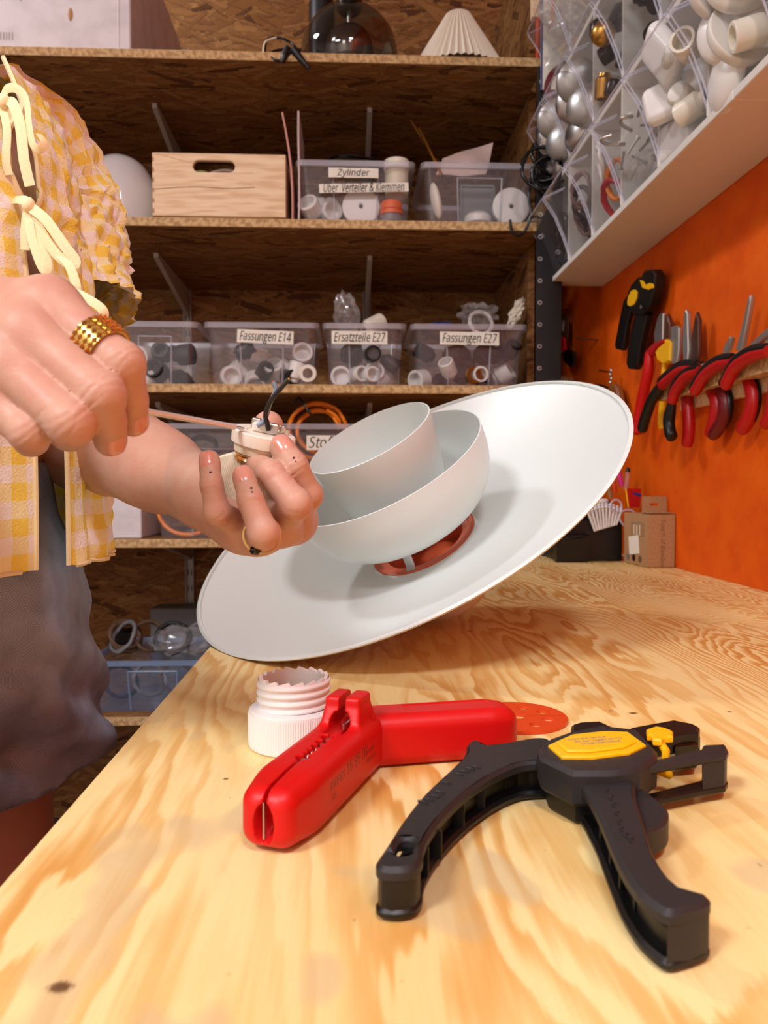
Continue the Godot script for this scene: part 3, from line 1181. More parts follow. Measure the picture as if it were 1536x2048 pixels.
# the outline runs in to the slot, round it and out again through a hair-thin seam
func with_slot(poly: PackedVector2Array, p0: Vector2, p1: Vector2, r: float) -> PackedVector2Array:
	var p := poly.duplicate()
	if Geometry2D.is_polygon_clockwise(p):
		p.reverse()
	var hole := PackedVector2Array()
	var d := (p1 - p0).normalized()
	var n := Vector2(-d.y, d.x)
	for k in 9:
		var a := PI * k / 8
		hole.append(p1 + r * (n * cos(a) + d * sin(a)))
	for k in 9:
		var a := PI * k / 8
		hole.append(p0 - r * (n * cos(a) + d * sin(a)))
	if not Geometry2D.is_polygon_clockwise(hole):
		hole.reverse()
	var best := [0, 0, INF]
	for i in p.size():
		for j in hole.size():
			var l := p[i].distance_to(hole[j])
			if l < best[2]:
				best = [i, j, l]
	var out := PackedVector2Array()
	var e := (hole[best[1]] - p[best[0]]).normalized()
	var s := Vector2(-e.y, e.x) * 0.00002
	for k in p.size():
		out.append(p[(best[0] + 1 + k) % p.size()])
	out[-1] -= s * sign(s.dot(out[0] - out[-1]) + 1e-9)
	for k in hole.size():
		out.append(hole[(best[1] + k) % hole.size()])
	out.append(hole[best[1]] + s * sign(s.dot(out[0] - p[best[0]]) + 1e-9))
	out.append(p[best[0]] + s * sign(s.dot(out[0] - p[best[0]]) + 1e-9))
	return out

func black_stripper() -> void:
	var base := Vector3(0.148, TOP, -0.36)
	var t := thing("wire_stripper", "black plier-shaped wire stripper with yellow octagon badge lying on the bench", "wire stripper", base)
	var lh := TOP + 0.0205
	var left := outline([[470, 163], [432, 164], [416, 180], [412, 208], [392, 238], [338, 288], [248, 372], [160, 480], [92, 585], [54, 640], [44, 664], [60, 684], [110, 692], [170, 688], [214, 672], [236, 640], [238, 604], [262, 545], [318, 470], [398, 392], [478, 333], [560, 286], [650, 254], [760, 246], [800, 220], [760, 160], [690, 152], [600, 168], [500, 180]], lh, base, 3)
	var rh := TOP + 0.0215
	var right := outline([[852, 262], [905, 368], [952, 455], [1000, 570], [1050, 680], [1108, 768], [1165, 822], [1240, 866], [1330, 850], [1408, 822], [1412, 800], [1385, 784], [1295, 760], [1236, 705], [1192, 640], [1162, 560], [1134, 470], [1108, 380], [1112, 300], [1135, 225], [1000, 200]], rh, base, 3)
	for side in 2:
		var poly: PackedVector2Array = [left, right][side]
		var name_: String = "handle"
		var y1 := (lh if side == 0 else rh) - TOP
		var h := Node3D.new()
		h.name = name_
		t.add_child(h, true)
		var top_poly := poly
		if side == 0:   # an eyelet slot goes through the end
			var p0 := on_level(730 + 0.48828 * 172, 1400 + 0.48828 * 575, lh) - base
			var p1 := on_level(730 + 0.48828 * 150, 1400 + 0.48828 * 615, lh) - base
			top_poly = with_slot(poly, Vector2(p0.x, p0.z), Vector2(p1.x, p1.z), 0.0032)
		part(h, "upper_flange", geo().slab(top_poly, y1 - 0.0064, y1, 0.0018).mesh(40), M.charcoal)
		part(h, "lower_flange", geo().slab(poly, 0.0004, 0.0052, 0.0016).mesh(40), M.black_plastic)
		part(h, "web", geo().slab(shrink(poly, 0.0052), 0.0040, y1 - 0.0042).mesh(40), M.black_plastic)
		# ribs in the channel
		var spots := [[300, 590], [395, 470], [480, 395], [570, 330], [245, 660]] if side == 0 else [[960, 520], [1000, 620], [1040, 720], [1100, 810]]
		for s in spots:
			var q := on_level(730 + 0.48828 * s[0], 1400 + 0.48828 * s[1], TOP + 0.012) - base
			part(h, "rib", box_mesh(Vector3(0.006, y1 - 0.008, 0.0010), 0.0002), M.black_plastic, turned(Vector3(q.x + (-0.001 if side == 0 else 0.004), y1 / 2, q.z - 0.004), 0, -20 if side == 0 else 20, 0))
		# raised zigzag marks on the upper face
		var marks := [[238, 418], [262, 408], [285, 395], [308, 378], [335, 340], [385, 305], [408, 293], [432, 283], [455, 276]] if side == 0 else [[990, 385], [1005, 412], [1018, 440], [1030, 475], [1040, 510], [1050, 540], [1068, 565], [1088, 585]]
		for s in marks:
			var q := on_level(730 + 0.48828 * s[0], 1400 + 0.48828 * s[1], lh) - base
			part(h, "grip_mark", geo().tube([Vector3(-0.0024, 0, 0.0005), Vector3(0, 0, -0.0005), Vector3(0.0024, 0, 0.0005)], 0.00055, 6).mesh(60), M.charcoal, turned(Vector3(q.x, y1 + 0.0001, q.z), 0, -35 if side == 0 else 65, 0))
	# solid ends of the handles
	var end_l := outline([[54, 640], [44, 664], [60, 684], [110, 692], [170, 688], [214, 672], [236, 640], [225, 600], [100, 590]], lh, base)
	part(t, "handle_end", geo().slab(shrink(end_l, 0.0008), 0.0008, 0.0165, 0.001).mesh(40), M.black_plastic)
	var end_r := outline([[1240, 866], [1330, 850], [1408, 822], [1412, 800], [1385, 784], [1300, 800], [1240, 840]], rh, base)
	part(t, "handle_end", geo().slab(end_r, 0.0006, 0.0210, 0.0012).mesh(40), M.charcoal)
	var lever := outline([[1085, 325], [1150, 372], [1222, 428], [1244, 458], [1240, 490], [1220, 512], [1155, 540], [1110, 520]], TOP + 0.016, base, 2)
	part(t, "thumb_lever", geo().slab(lever, 0.004, 0.0165, 0.0014).mesh(40), M.charcoal)
	# head
	var head := outline([[706, 196], [745, 158], [830, 128], [960, 100], [1120, 118], [1198, 200], [1196, 232], [1125, 284], [1000, 296], [850, 296], [720, 234]], TOP + 0.027, base)
	part(t, "head_housing", geo().slab(head, 0.010, 0.027, 0.0022).mesh(35), M.charcoal)
	part(t, "head_core", geo().slab(shrink(head, 0.004), 0.001, 0.012, 0.001).mesh(35), M.black_plastic)
	var bh := TOP + 0.0285
	var badge := PackedVector2Array()
	for p in [[1096.4, 1489.4], [1113, 1481.5], [1144.4, 1468], [1206, 1461.5], [1256, 1463], [1292, 1488.7], [1260.4, 1503.7], [1184.5, 1513], [1123, 1512.3]]:
		var w := on_level(p[0], p[1], bh)
		badge.append(Vector2(w.x - base.x, w.z - base.z))
	var bd := part(t, "badge", geo().slab(badge, 0.0255, 0.0285, 0.0006).mesh(25), M.yellow)
	part(bd, "badge_plateau", geo().slab(shrink(badge, 0.0042), 0.0280, 0.0300, 0.0010).mesh(25), M.yellow)
	var words_ := ["Kremers Service", "An der Vogelruth 10", "51580 Reichshof"]
	for k in 3:
		var w := on_level([1139.0, 1152.0, 1166.0][k], [1482.0, 1486.5, 1491.0][k], TOP + 0.030) - base
		part(bd, "lettering", letters(words_[k], 0.0021, 0.0002), M.grey_plastic, turned(Vector3(w.x, 0.0300, w.z), -90, 11, 0) * Transform3D(Basis.from_scale(Vector3(0.92, 1, 1))))
	var lug := outline([[842, 130], [846, 98], [880, 88], [962, 84], [1060, 128], [960, 150]], TOP + 0.021, base)
	part(t, "rear_lug", geo().slab(lug, 0.006, 0.021, 0.0016).mesh(35), M.black_plastic)
	# jaws
	var upper := outline([[1060, 132], [1085, 112], [1262, 80], [1345, 96], [1372, 110], [1366, 130], [1310, 134], [1180, 160], [1110, 170]], TOP + 0.024, base)
	part(t, "upper_jaw", geo().slab(upper, 0.013, 0.024, 0.0012).mesh(35), M.black_plastic)
	var grip_ := outline([[1250, 120], [1345, 112], [1366, 140], [1360, 165], [1270, 175]], TOP + 0.020, base)
	part(t, "jaw_insert", geo().slab(grip_, 0.004, 0.0185, 0.001).mesh(35), M.black_gloss)
	for k in 5:
		var q := on_level(730 + 0.48828 * (1290 + k * 17), 1400 + 0.48828 * 178, TOP + 0.014) - base
		part(t, "jaw_tooth", geo().box(Vector3.ZERO, Vector3(0.0016, 0.010, 0.004), 0.0004).mesh(30), M.black_gloss, turned(Vector3(q.x, 0.0135, q.z), 0, 30, 0))
	var ledge := outline([[1122, 258], [1378, 200], [1385, 183], [1475, 179], [1489, 206], [1478, 222], [1380, 236], [1130, 282]], TOP + 0.0245, base)
	part(t, "lower_jaw", geo().slab(ledge, 0.0205, 0.0245, 0.001).mesh(35), M.charcoal)
	part(t, "jaw_base", geo().slab(ledge, 0.0045, 0.0085, 0.001).mesh(35), M.black_plastic)
	var block := outline([[1385, 183], [1475, 179], [1489, 206], [1478, 222], [1380, 236], [1376, 205]], TOP + 0.0245, base)
	part(t, "jaw_tip", geo().slab(shrink(block, 0.0006), 0.0065, 0.0225, 0.0006).mesh(35), M.charcoal)
	for k in 4:
		var q := on_level(730 + 0.48828 * (1418 + 38 * (k % 2)), 1400 + 0.48828 * (262 + 40 * (k / 2) - 8 * (k % 2)), TOP + (0.0185 if k < 2 else 0.0115)) - base
		part(t, "tip_window", geo().box(Vector3.ZERO, Vector3(0.006, 0.0052, 0.0012), 0.0002).mesh(30), M.black_gloss, turned(Vector3(q.x, 0.0185 if k < 2 else 0.0115, q.z), 0, 12, 0))
	# yellow length stop
	var st := outline([[1152, 118], [1190, 106], [1228, 112], [1262, 126], [1262, 148], [1225, 150], [1215, 162], [1180, 160], [1172, 140], [1156, 142]], TOP + 0.030, base)
	var stop := part(t, "length_stop", geo().slab(st, 0.0262, 0.0300, 0.0008).mesh(35), M.yellow)
	var a0 := on_level(730 + 0.48828 * 1192, 1400 + 0.48828 * 150, TOP + 0.027) - base
	var a1 := on_level(730 + 0.48828 * 1232, 1400 + 0.48828 * 208, TOP + 0.0245) - base
	var a2 := on_level(730 + 0.48828 * 1205, 1400 + 0.48828 * 292, TOP + 0.012) - base
	var a3 := on_level(730 + 0.48828 * 1250, 1400 + 0.48828 * 308, TOP + 0.0095) - base
	part(stop, "stop_leg", geo().tube([a0, a0.lerp(a1, 0.4) + Vector3(-0.001, 0.001, 0), a1, Vector3(a1.x, 0.018, a1.z), a2, a3], 0.0022, 8).mesh(60), M.yellow)
	var blade := outline([[700, 270], [860, 300], [866, 312], [720, 285]], TOP + 0.014, base)
	part(t, "cutter_blade", geo().slab(blade, 0.0125, 0.0137).mesh(30), M.brass)

# ---------------------------------------------------------------- goods on the shelves
func clear_box_thing(label: String, where: Vector3, w: float, h: float, d: float, group: String, m_wall: Material, m_rim: Material) -> Node3D:
	# where: middle of the front foot; walls lean out upwards
	var t := thing("clear_box", label, "storage box", where, group)
	var tp := 0.92
	var r := 0.018
	var ring := func(k: float, y: float, grow: float) -> PackedVector3Array:
		var p := PackedVector3Array()
		var hx := w / 2 * k + grow
		var hz := d / 2 * k + grow
		for c in [[1, 1, 0], [-1, 1, 1], [-1, -1, 2], [1, -1, 3]]:
			for s in 4:
				var a: float = -PI / 2 + PI / 2 * (c[2] + 0.0) + PI / 2 * s / 3.0
				p.append(Vector3(c[0] * (hx - r) + r * cos(-a + PI / 2 - PI / 2 + 0.0) * 0.0, y, -d / 2 + c[1] * (hz - r)) + Vector3(cos(PI / 2 * c[2] + PI / 2 * s / 3.0), 0, 0) * r * 1.0 + Vector3(0, 0, sin(PI / 2 * c[2] + PI / 2 * s / 3.0)) * r)
		p.reverse()
		return p
	part(t, "walls", geo().loft([ring.call(tp, 0.002, 0.0), ring.call(0.96, h * 0.5, 0.0), ring.call(1.0, h - 0.012, 0.0)], true, false, false).mesh(50), m_wall)
	part(t, "bottom", geo().loft([ring.call(tp, 0.0005, -0.001), ring.call(tp, 0.0022, -0.001)], true, true, true).mesh(40), m_wall)
	part(t, "rim", geo().loft([ring.call(1.0, h - 0.013, 0.0), ring.call(1.0, h - 0.013, 0.008), ring.call(1.0, h, 0.009), ring.call(1.0, h, 0.001), ring.call(1.0, h - 0.013, 0.0)], true, false, false).mesh(40), m_rim)
	# moulded uprights on the front wall
	for s in [-0.20, 0.20]:
		part(t, "moulded_rib", geo().tube([Vector3(s * w * 0.92, 0.004, -d / 2 + d / 2 * 0.921), Vector3(s * w, h * 0.78, -d / 2 + d / 2 * 0.984)], 0.0022, 6).mesh(60), m_rim)
	part(t, "moulded_rib", geo().tube([Vector3(-0.20 * w, h * 0.78, -d / 2 + d / 2 * 0.984), Vector3(0.20 * w, h * 0.78, -d / 2 + d / 2 * 0.984)], 0.0018, 6).mesh(60), m_rim)
	return t

func box_label(t: Node3D, words_: String, at_: Vector3, w: float, h: float, tilt := 0.0, size := 0.016) -> void:
	var g := geo()
	var rows := []
	for i in 3:
		var line := PackedVector3Array()
		for j in 9:
			line.append(Vector3(lerpf(-w / 2, w / 2, j / 8.0), lerpf(-h / 2, h / 2, i / 2.0), 0.0006 * sin(j * 1.3)))
		rows.append(line)
	g.sheet(rows, 0.0004)
	var l := part(t, "paper_label", g.mesh(60), M.paper, turned(at_, -5, 0, tilt))
	l.set_meta("label", "white paper label with black handwriting")
	var shear := Basis(Vector3(1, 0, 0), Vector3(0.22, 1, 0), Vector3(0, 0, 1))
	var tm := letters(words_, size, 0.0003)
	tm.horizontal_alignment = HORIZONTAL_ALIGNMENT_CENTER
	tm.vertical_alignment = VERTICAL_ALIGNMENT_CENTER
	var width := tm.get_aabb().size.x
	var k := minf(1.0, w * 0.9 / maxf(width, 0.001))
	part(l, "handwriting", tm, M.ink, Transform3D(shear.scaled(Vector3(k, 1, 1)), Vector3(0, 0, 0.0009)))

func holder_mesh(r: float, l: float) -> ArrayMesh:
	return geo().lathe([Vector2(r * 0.45, 0), Vector2(r * 0.62, 0.0), Vector2(r * 0.68, l * 0.12), Vector2(r * 0.98, l * 0.22), Vector2(r, l * 0.3), Vector2(r, l * 0.96), Vector2(r * 0.95, l), Vector2(r * 0.74, l), Vector2(r * 0.72, l * 0.55), Vector2(0.0005, l * 0.55)], 20, false).mesh(35)

func small(called: String, mesh: Mesh, m: Material, label: String, category: String, where: Vector3, rx: float, ry: float, rz: float, group: String) -> MeshInstance3D:
	return solo(called, mesh, m, label, category, turned(where, rx, ry, rz), group)

func coil_path(mid: Vector3, r: float, turns: float, wobble: float, seed_: int, normal: Vector3, steps := 26) -> Array:
	var rng := RandomNumberGenerator.new()
	rng.seed = seed_
	var f := along(mid, normal)
	var out := []
	var n := int(turns * steps)
	var rr := r
	var h := 0.0
	for i in n + 1:
		var a := TAU * i / steps
		rr = lerpf(rr, r + rng.randf_range(-wobble, wobble), 0.12)
		h = lerpf(h, rng.randf_range(-wobble, wobble) * 0.9, 0.15)
		out.append(f * Vector3(rr * cos(a), h, rr * sin(a)))
	return out

func bag_mesh(size: Vector3, seed_: int, crumple := 0.25) -> ArrayMesh:
	var nz := noise(1.0, seed_, 3)
	var rows := []
	var m := 14
	var n := 20
	for i in m + 1:
		var a := -PI / 2 + PI * i / m
		var ring := PackedVector3Array()
		for j in n:
			var b := TAU * j / n
			var p := Vector3(cos(a) * cos(b), sin(a), cos(a) * sin(b))
			var k := 1.0 + crumple * nz.get_noise_3d(p.x * 2.2, p.y * 2.2, p.z * 2.2) * 1.7
			ring.append(p * size * 0.5 * k + Vector3(0, size.y * 0.5, 0))
		ring.reverse()
		rows.append(ring)
	return geo().loft(rows, true, false, false).mesh(28)

# points on the front of the shelf goods, level k, from a photo x
func sx(x: float, d: float) -> float:
	return at(x, 968, d).x

func shelf_goods() -> void:
	var rng := RandomNumberGenerator.new()
	rng.seed = 20
	var white_holder := holder_mesh(0.02, 0.05)
	var wide_holder := holder_mesh(0.026, 0.045)
	# --- third shelf: four labelled boxes
	var y: float = BOARDS[2]
	var d := 1.885
	var g3 := "labelled clear boxes on the third shelf"
	var specs := [[222, 402, "", "clear plastic box of white and black lamp holders beside the knuckle ring hand"], [409, 640, "Fassungen E14", "clear plastic box labelled Fassungen E14 holding small white lamp holders"], [645, 813, "Ersatzteile E27", "narrow clear plastic box labelled Ersatzteile E27 with a bag on top"], [820, 1053, "Fassungen E27", "clear plastic box labelled Fassungen E27 with dark lamp holders"]]
	for k in 4:
		var s: Array = specs[k]
		var a := sx(s[0], d)
		var b := sx(s[1], d)
		var w := b - a
		var t := clear_box_thing(s[3], Vector3((a + b) / 2, y, -d), w - 0.018, 0.152, 0.27, g3, M.clear_box, M.clear_rim)
		if s[2] != "":
			var off: float = [0.0, 0.01, -0.012, 0.0][k]
			box_label(t, s[2], Vector3(off, 0.117, 0.009), [0.0, 0.135, 0.135, 0.145][k], 0.032, [0, -2.0, 0.0, -0.5][k], 0.021)
		# contents
		var n: int = [12, 10, 9, 14][k]
		for i in n:
			var black: bool = [i >= 5, i % 3 == 1, i % 2 == 1, i % 4 != 0][k]
			var px := lerpf(a + 0.04, b - 0.04, (i + 0.5) / n)
			var row := i % 2
			var py := y + 0.028 + (0.050 if (row == 1 and (k != 1 or i % 4 == 1)) else 0.0) + rng.randf() * 0.006
			var pz := -d - 0.045 - 0.05 * rng.randf()
			small("lamp_holder", white_holder if i % 3 else wide_holder, M.black_plastic if black else M.white_plastic, "%s %s lamp holder inside the %s" % ["slim" if i % 3 else "wide", "black" if black else "white", ["box beside the knuckle ring hand", "box labelled Fassungen E14", "box labelled Ersatzteile E27", "box labelled Fassungen E27"][k]], "lamp holder", Vector3(px, py, pz), rng.randf_range(40, 140), rng.randf_range(-60, 60), rng.randf_range(-40, 40), "lamp holders in clear boxes")
	# particular pieces
	var ring := geo().lathe([Vector2(0.0125, 0), Vector2(0.021, 0), Vector2(0.022, 0.004), Vector2(0.021, 0.012), Vector2(0.0125, 0.012), Vector2(0.0125, 0)], 28, false).mesh(35)
	small("holder_ring", ring, M.porcelain, "cream threaded ring standing in the box labelled Fassungen E14", "lamp part", at(616, 748, d + 0.012), 90, 0, 0, "")
	small("lamp_holder", white_holder, M.white_plastic, "tall white lamp holder leaning in the box labelled Fassungen E14", "lamp holder", at(586, 765, d + 0.022), 0, 0, -14, "")
	small("holder_ring", ring, M.brass, "brass ring in the box labelled Fassungen E27", "lamp part", at(945, 752, d + 0.012), 84, 20, 0, "")
	small("plastic_bag", bag_mesh(Vector3(0.11, 0.08, 0.1), 5), M.film, "crumpled clear bag inside the box labelled Fassungen E14", "bag", at(545, 765, d + 0.10), 0, 0, 0, "crumpled clear bags")
	small("plastic_bag", bag_mesh(Vector3(0.06, 0.10, 0.05), 9, 0.35), M.film, "clear pointed bag sticking out of the box labelled Ersatzteile E27", "bag", at(697, 668, d + 0.06), 0, 0, 8, "crumpled clear bags")
	small("lamp_holder", holder_mesh(0.022, 0.06), M.porcelain, "cream lamp holder lying on top of the box labelled Ersatzteile E27", "lamp holder", at(728, 660, d + 0.07), 0, 30, -62, "")
	small("plastic_bag", bag_mesh(Vector3(0.085, 0.06, 0.08), 14, 0.4), M.film, "crumpled silvery bag on top of the box labelled Fassungen E27", "bag", at(955, 655, d + 0.08), 0, 0, 0, "crumpled clear bags")
	small("cable_bundle", geo().tube(coil_path(Vector3.ZERO, 0.03, 4, 0.008, 3, Vector3(0.2, 0.3, 1)), 0.0035, 6).mesh(60), M.white_plastic, "white cable bundle on top of the box labelled Fassungen E27", "cable", at(962, 645, d + 0.07), 0, 0, 0, "")
	small("blue_packet", geo().box(Vector3.ZERO, Vector3(0.05, 0.014, 0.03), 0.003).mesh(30), M.blue_plastic, "small blue packet on top of the box labelled Fassungen E27", "packet", at(880, 652, d + 0.05), 0, 10, 4, "")
	small("plastic_bag", bag_mesh(Vector3(0.03, 0.07, 0.03), 21, 0.4), M.pleat, "twisted white bag at the end of the box labelled Fassungen E27", "bag", at(1020, 652, d + 0.07), 0, 0, -25, "")
	small("lamp_holder", holder_mesh(0.016, 0.05), M.white_plastic, "white lamp holder rising behind the knuckle ring hand", "lamp holder", at(222, 648, d + 0.02), 0, 0, -60, "")
	# --- second shelf: glass dome, crate, folders, two boxes
	y = BOARDS[1]
	var dome := thing("glass_dome", "white opal glass lamp dome standing beside the wooden crate", "lampshade", Vector3(sx(240, 1.99), y, -2.02))
	part(dome, "dome", geo().lathe(curve([Vector2(0.100, 0.0), Vector2(0.102, 0.07), Vector2(0.096, 0.12), Vector2(0.066, 0.178), Vector2(0.03, 0.204), Vector2(0.002, 0.208)], 5), 40, false).mesh(60), M.opal)
	part(dome, "collar", geo().lathe([Vector2(0.088, 0.0), Vector2(0.099, 0.0), Vector2(0.099, 0.07), Vector2(0.0975, 0.072)], 40, false).mesh(30), M.clear_rim)
	var globe := thing("glass_globe", "small clear glass globe in front of the white opal dome", "glass shade", Vector3(sx(222, 1.9), y, -1.9))
	part(globe, "globe", geo().ball(Vector3(0, 0.036, 0), Vector3(0.024, 0.036, 0.03), 20).mesh(60), M.clear_bin)
	part(globe, "neck_ring", geo().lathe([Vector2(0.010, 0.066), Vector2(0.014, 0.066), Vector2(0.014, 0.072), Vector2(0.010, 0.072)], 20, false).mesh(30), M.clear_rim)
	crate(y)
	# two upright folders
	for k in 2:
		var rows := []
		for i in 7:
			var v := i / 6.0
			var line := PackedVector3Array()
			for j in 4:
				var u := j / 3.0
				line.append(Vector3((-0.012 if k == 0 else 0.01) * v * v + 0.006 * sin(v * 3.0 + k), v * (0.262 + 0.004 * k), -u * 0.2 - 0.01) + Vector3(k * 0.022 + 0.03 * (1.0 - v) * (1 - k) * 0.4, 0, 0))
			rows.append(line)
		var f := solo("paper_folder", geo().sheet(rows, 0.004).mesh(50), [mat(Color(0.86, 0.62, 0.58), 0.7), mat(Color(0.84, 0.76, 0.76), 0.7)][k], ["red edged paper folder standing against the wooden crate", "white paper folder standing against the clear box"][k], "folder", put(sx(578, 1.87), y, -1.87), "upright folders")
	var g2 := "clear boxes on the second shelf"
	var b1 := clear_box_thing("clear plastic box with handwritten labels and a white jar beside the folders", Vector3(sx(712, d), y, -d), 0.272, 0.15, 0.28, g2, M.clear_box, M.clear_rim)
	box_label(b1, "Zylinder", Vector3(-0.005, 0.120, 0.010), 0.12, 0.024, 0.0, 0.015)
	box_label(b1, "Über  Verteiler & Klemmen", Vector3(0.02, 0.086, 0.008), 0.215, 0.022, 2.0, 0.020)
	var b2 := clear_box_thing("clear plastic box with a large white disc and brass rods sticking out", Vector3(sx(957, d), y, -d), 0.272, 0.15, 0.28, g2, M.clear_box, M.clear_rim)
	var rose := geo().lathe([Vector2(0.003, 0.0), Vector2(0.043, 0.0), Vector2(0.0455, 0.003), Vector2(0.0455, 0.016), Vector2(0.042, 0.018), Vector2(0.008, 0.018), Vector2(0.0075, 0.016), Vector2(0.003, 0.016)], 44, false).mesh(35)
	var r1 := thing("ceiling_rose", "round white ceiling rose with centre hole in the box beside the folders", "ceiling rose", at(722, 449, d + 0.012), "ceiling roses")
	part(r1, "disc", rose, M.white_plastic, turned(Vector3(0, 0.045, -0.02), 90))
	part(r1, "grommet", geo().lathe([Vector2(0.002, 0.0), Vector2(0.005, 0.0), Vector2(0.004, 0.003), Vector2(0.002, 0.003)], 16, false).mesh(30), M.black_plastic, turned(Vector3(0, 0.045, -0.003), 90))
	var r2 := copy(r1, "round white ceiling rose with centre hole in the box with brass rods")
	r2.position = at(1023, 449, d + 0.012)
	var jar := thing("lidded_jar", "white lidded jar rising out of the box beside the folders", "jar", at(793, 395, d + 0.035))
	part(jar, "jar_body", geo().lathe([Vector2(0.024, 0.0), Vector2(0.028, 0.002), Vector2(0.029, 0.06), Vector2(0.028, 0.064)], 30).mesh(35), M.cream)
	part(jar, "lid", geo().lathe([Vector2(0.031, 0.064), Vector2(0.0315, 0.067), Vector2(0.0315, 0.084), Vector2(0.030, 0.087)], 30).mesh(35), M.porcelain)
	var oj := thing("orange_jar", "clear jar with orange ribbed cap in the box beside the folders", "jar", at(783, 449, d + 0.02))
	part(oj, "jar_body", geo().lathe([Vector2(0.016, 0.0), Vector2(0.024, 0.004), Vector2(0.026, 0.02)], 24).mesh(35), M.clear_rim)
	part(oj, "ribbed_cap", geo().lathe([Vector2(0.024, 0.02), Vector2(0.028, 0.021), Vector2(0.028, 0.030), Vector2(0.026, 0.031), Vector2(0.028, 0.033), Vector2(0.026, 0.050), Vector2(0.022, 0.054)], 24).mesh(35), mat(Color(0.86, 0.42, 0.27), 0.5))
	small("pan_lid", geo().lathe([Vector2(0.07, 0.0), Vector2(0.075, 0.002), Vector2(0.074, 0.006), Vector2(0.03, 0.012), Vector2(0.001, 0.013)], 36, false).mesh(50), M.black_gloss, "dark round plate with bright edge lying on the box beside the folders", "plate", at(712, 333, d + 0.09), 6, 0, -5, "")
	for i in 5:
		small("lamp_holder", wide_holder, M.white_plastic if i != 2 else M.grey_plastic, "pale lamp holder in the box beside the folders", "lamp holder", at(628 + (i % 3) * 26, 432 - 30 * (i / 3), d + 0.05 + 0.02 * i), 60 + i * 30, i * 40, 20, "pale holders in the folder side box")
	for i in 2:
		var rod := geo().tube([Vector3(0, 0, 0), Vector3(0, 0.16 if i == 0 else 0.2, 0)], 0.0045 if i == 0 else 0.004, 10)
		rod.tube([Vector3(0, 0.02, 0), Vector3(0, 0.05, 0)], 0.0075, 12)
		small("brass_rod", rod.mesh(40), M.brass, ["shorter brass lamp rod leaning out of the box with the large disc", "longer brass lamp rod leaning behind the shorter brass rod"][i], "rod", at(884 + i * 8, 352, d + 0.05 + 0.03 * i), -22, 0, 19 + i * 6, "brass lamp rods")
	var env_rows := []
	for i in 9:
		var line := PackedVector3Array()
		for j in 9:
			var u := i / 8.0
			var v := j / 8.0
			var p := at(872 + 6 * v, 352, d + 0.06).lerp(at(970, 352, d + 0.06), u).lerp(at(886, 320, d + 0.08).lerp(at(986, 289, d + 0.08), u), v)
			line.append(p + Vector3(0, 0, 0.012 * sin(u * PI) * sin(v * PI) + 0.003 * sin(u * 9.0 + v * 5.0)))
		env_rows.append(line)
	solo("padded_envelope", geo().sheet(env_rows, 0.006).mesh(50), mat(Color(0.80, 0.71, 0.69), 0.5), "pinkish padded bag sticking out of the box with brass rods", "bag")
	small("shell_part", geo().ball(Vector3.ZERO, Vector3(0.012, 0.045, 0.02), 16).mesh(60), M.porcelain, "white shell shaped lamp part in the box with brass rods", "lamp part", at(872, 402, d + 0.03), 0, 10, 12, "")
	small("rose_cap", geo().lathe([Vector2(0.033, 0.0), Vector2(0.035, 0.002), Vector2(0.034, 0.018), Vector2(0.026, 0.026), Vector2(0.004, 0.029)], 32).mesh(40), M.white_plastic, "flat white cap lying in the box with brass rods", "lamp part", at(955, 450, d + 0.045), 0, 0, 0, "")
	var frame := geo()
	for s in [[-0.042, 0, 0.006, 0.10], [0.042, 0, 0.006, 0.10]]:
		frame.box(Vector3(s[0], 0.05, 0), Vector3(s[2], s[3], 0.004), 0.001)
	frame.box(Vector3(0, 0.098, 0), Vector3(0.09, 0.006, 0.004), 0.001)
	frame.box(Vector3(0, 0.05, -0.004), Vector3(0.082, 0.1, 0.002), 0.0005)
	small("dark_tray", frame.mesh(30), M.grey_plastic, "dark framed tray standing in the box with brass rods", "tray", at(955, 450, d + 0.085), 0, 0, 0, "")
	# --- top shelf
	y = BOARDS[0]
	var ct := thing("white_carton", "large white cardboard carton on the top shelf", "carton", Vector3(-0.80, y, -2.16))
	part(ct, "carton_body", box_mesh(Vector3(0.55, 0.34, 0.54), 0.003, Vector3(0, 0.17, 0)), M.white_card)
	var prints := geo()
	for k in 26:
		prints.box(Vector3(-0.16 + k * 0.0075, 0.135 + 0.004 * (k % 3), 0.2702), Vector3(0.003, 0.010 + 0.008 * (k % 4 == 0 as int), 0.0004))
	prints.box(Vector3(-0.06, 0.152, 0.2702), Vector3(0.11, 0.002, 0.0004))
	for k in 20:
		prints.box(Vector3(-0.13 + k * 0.0068, 0.045, 0.2702), Vector3(0.0028, 0.018, 0.0004))
	part(ct, "print", prints.mesh(30), mat(Color(0.66, 0.62, 0.62), 0.8)).set_meta("kind", "stuff")
	part(ct, "torn_spot", geo().ball(Vector3(0.135, 0.098, 0.2700), Vector3(0.006, 0.016, 0.0012), 12).mesh(40), M.card)
	part(ct, "corner_crease", geo().tube([Vector3(0.246, 0.001, 0.2700), Vector3(0.248, 0.33, 0.2700)], 0.0012, 6).mesh(40), M.white_card)
	smoked_pendant(y)
	var shade := thing("pleated_lampshade", "small white pleated cone lampshade on the top shelf", "lampshade", Vector3(sx(916, 1.93), y, -1.96))
	var n := 44
	var lo := PackedVector3Array()
	var hi := PackedVector3Array()
	for i in n * 2:
		var a := TAU * i / (n * 2)
		var k := 1.0 if i % 2 == 0 else 0.93
		lo.append(Vector3(0.128 * k * cos(a), 0.0, -0.128 * k * sin(a)))
		hi.append(Vector3(0.032 * k * cos(a), 0.158, -0.032 * k * sin(a)))
	part(shade, "pleated_paper", geo().loft([lo, hi], true, false, false).mesh(10), M.pleat)
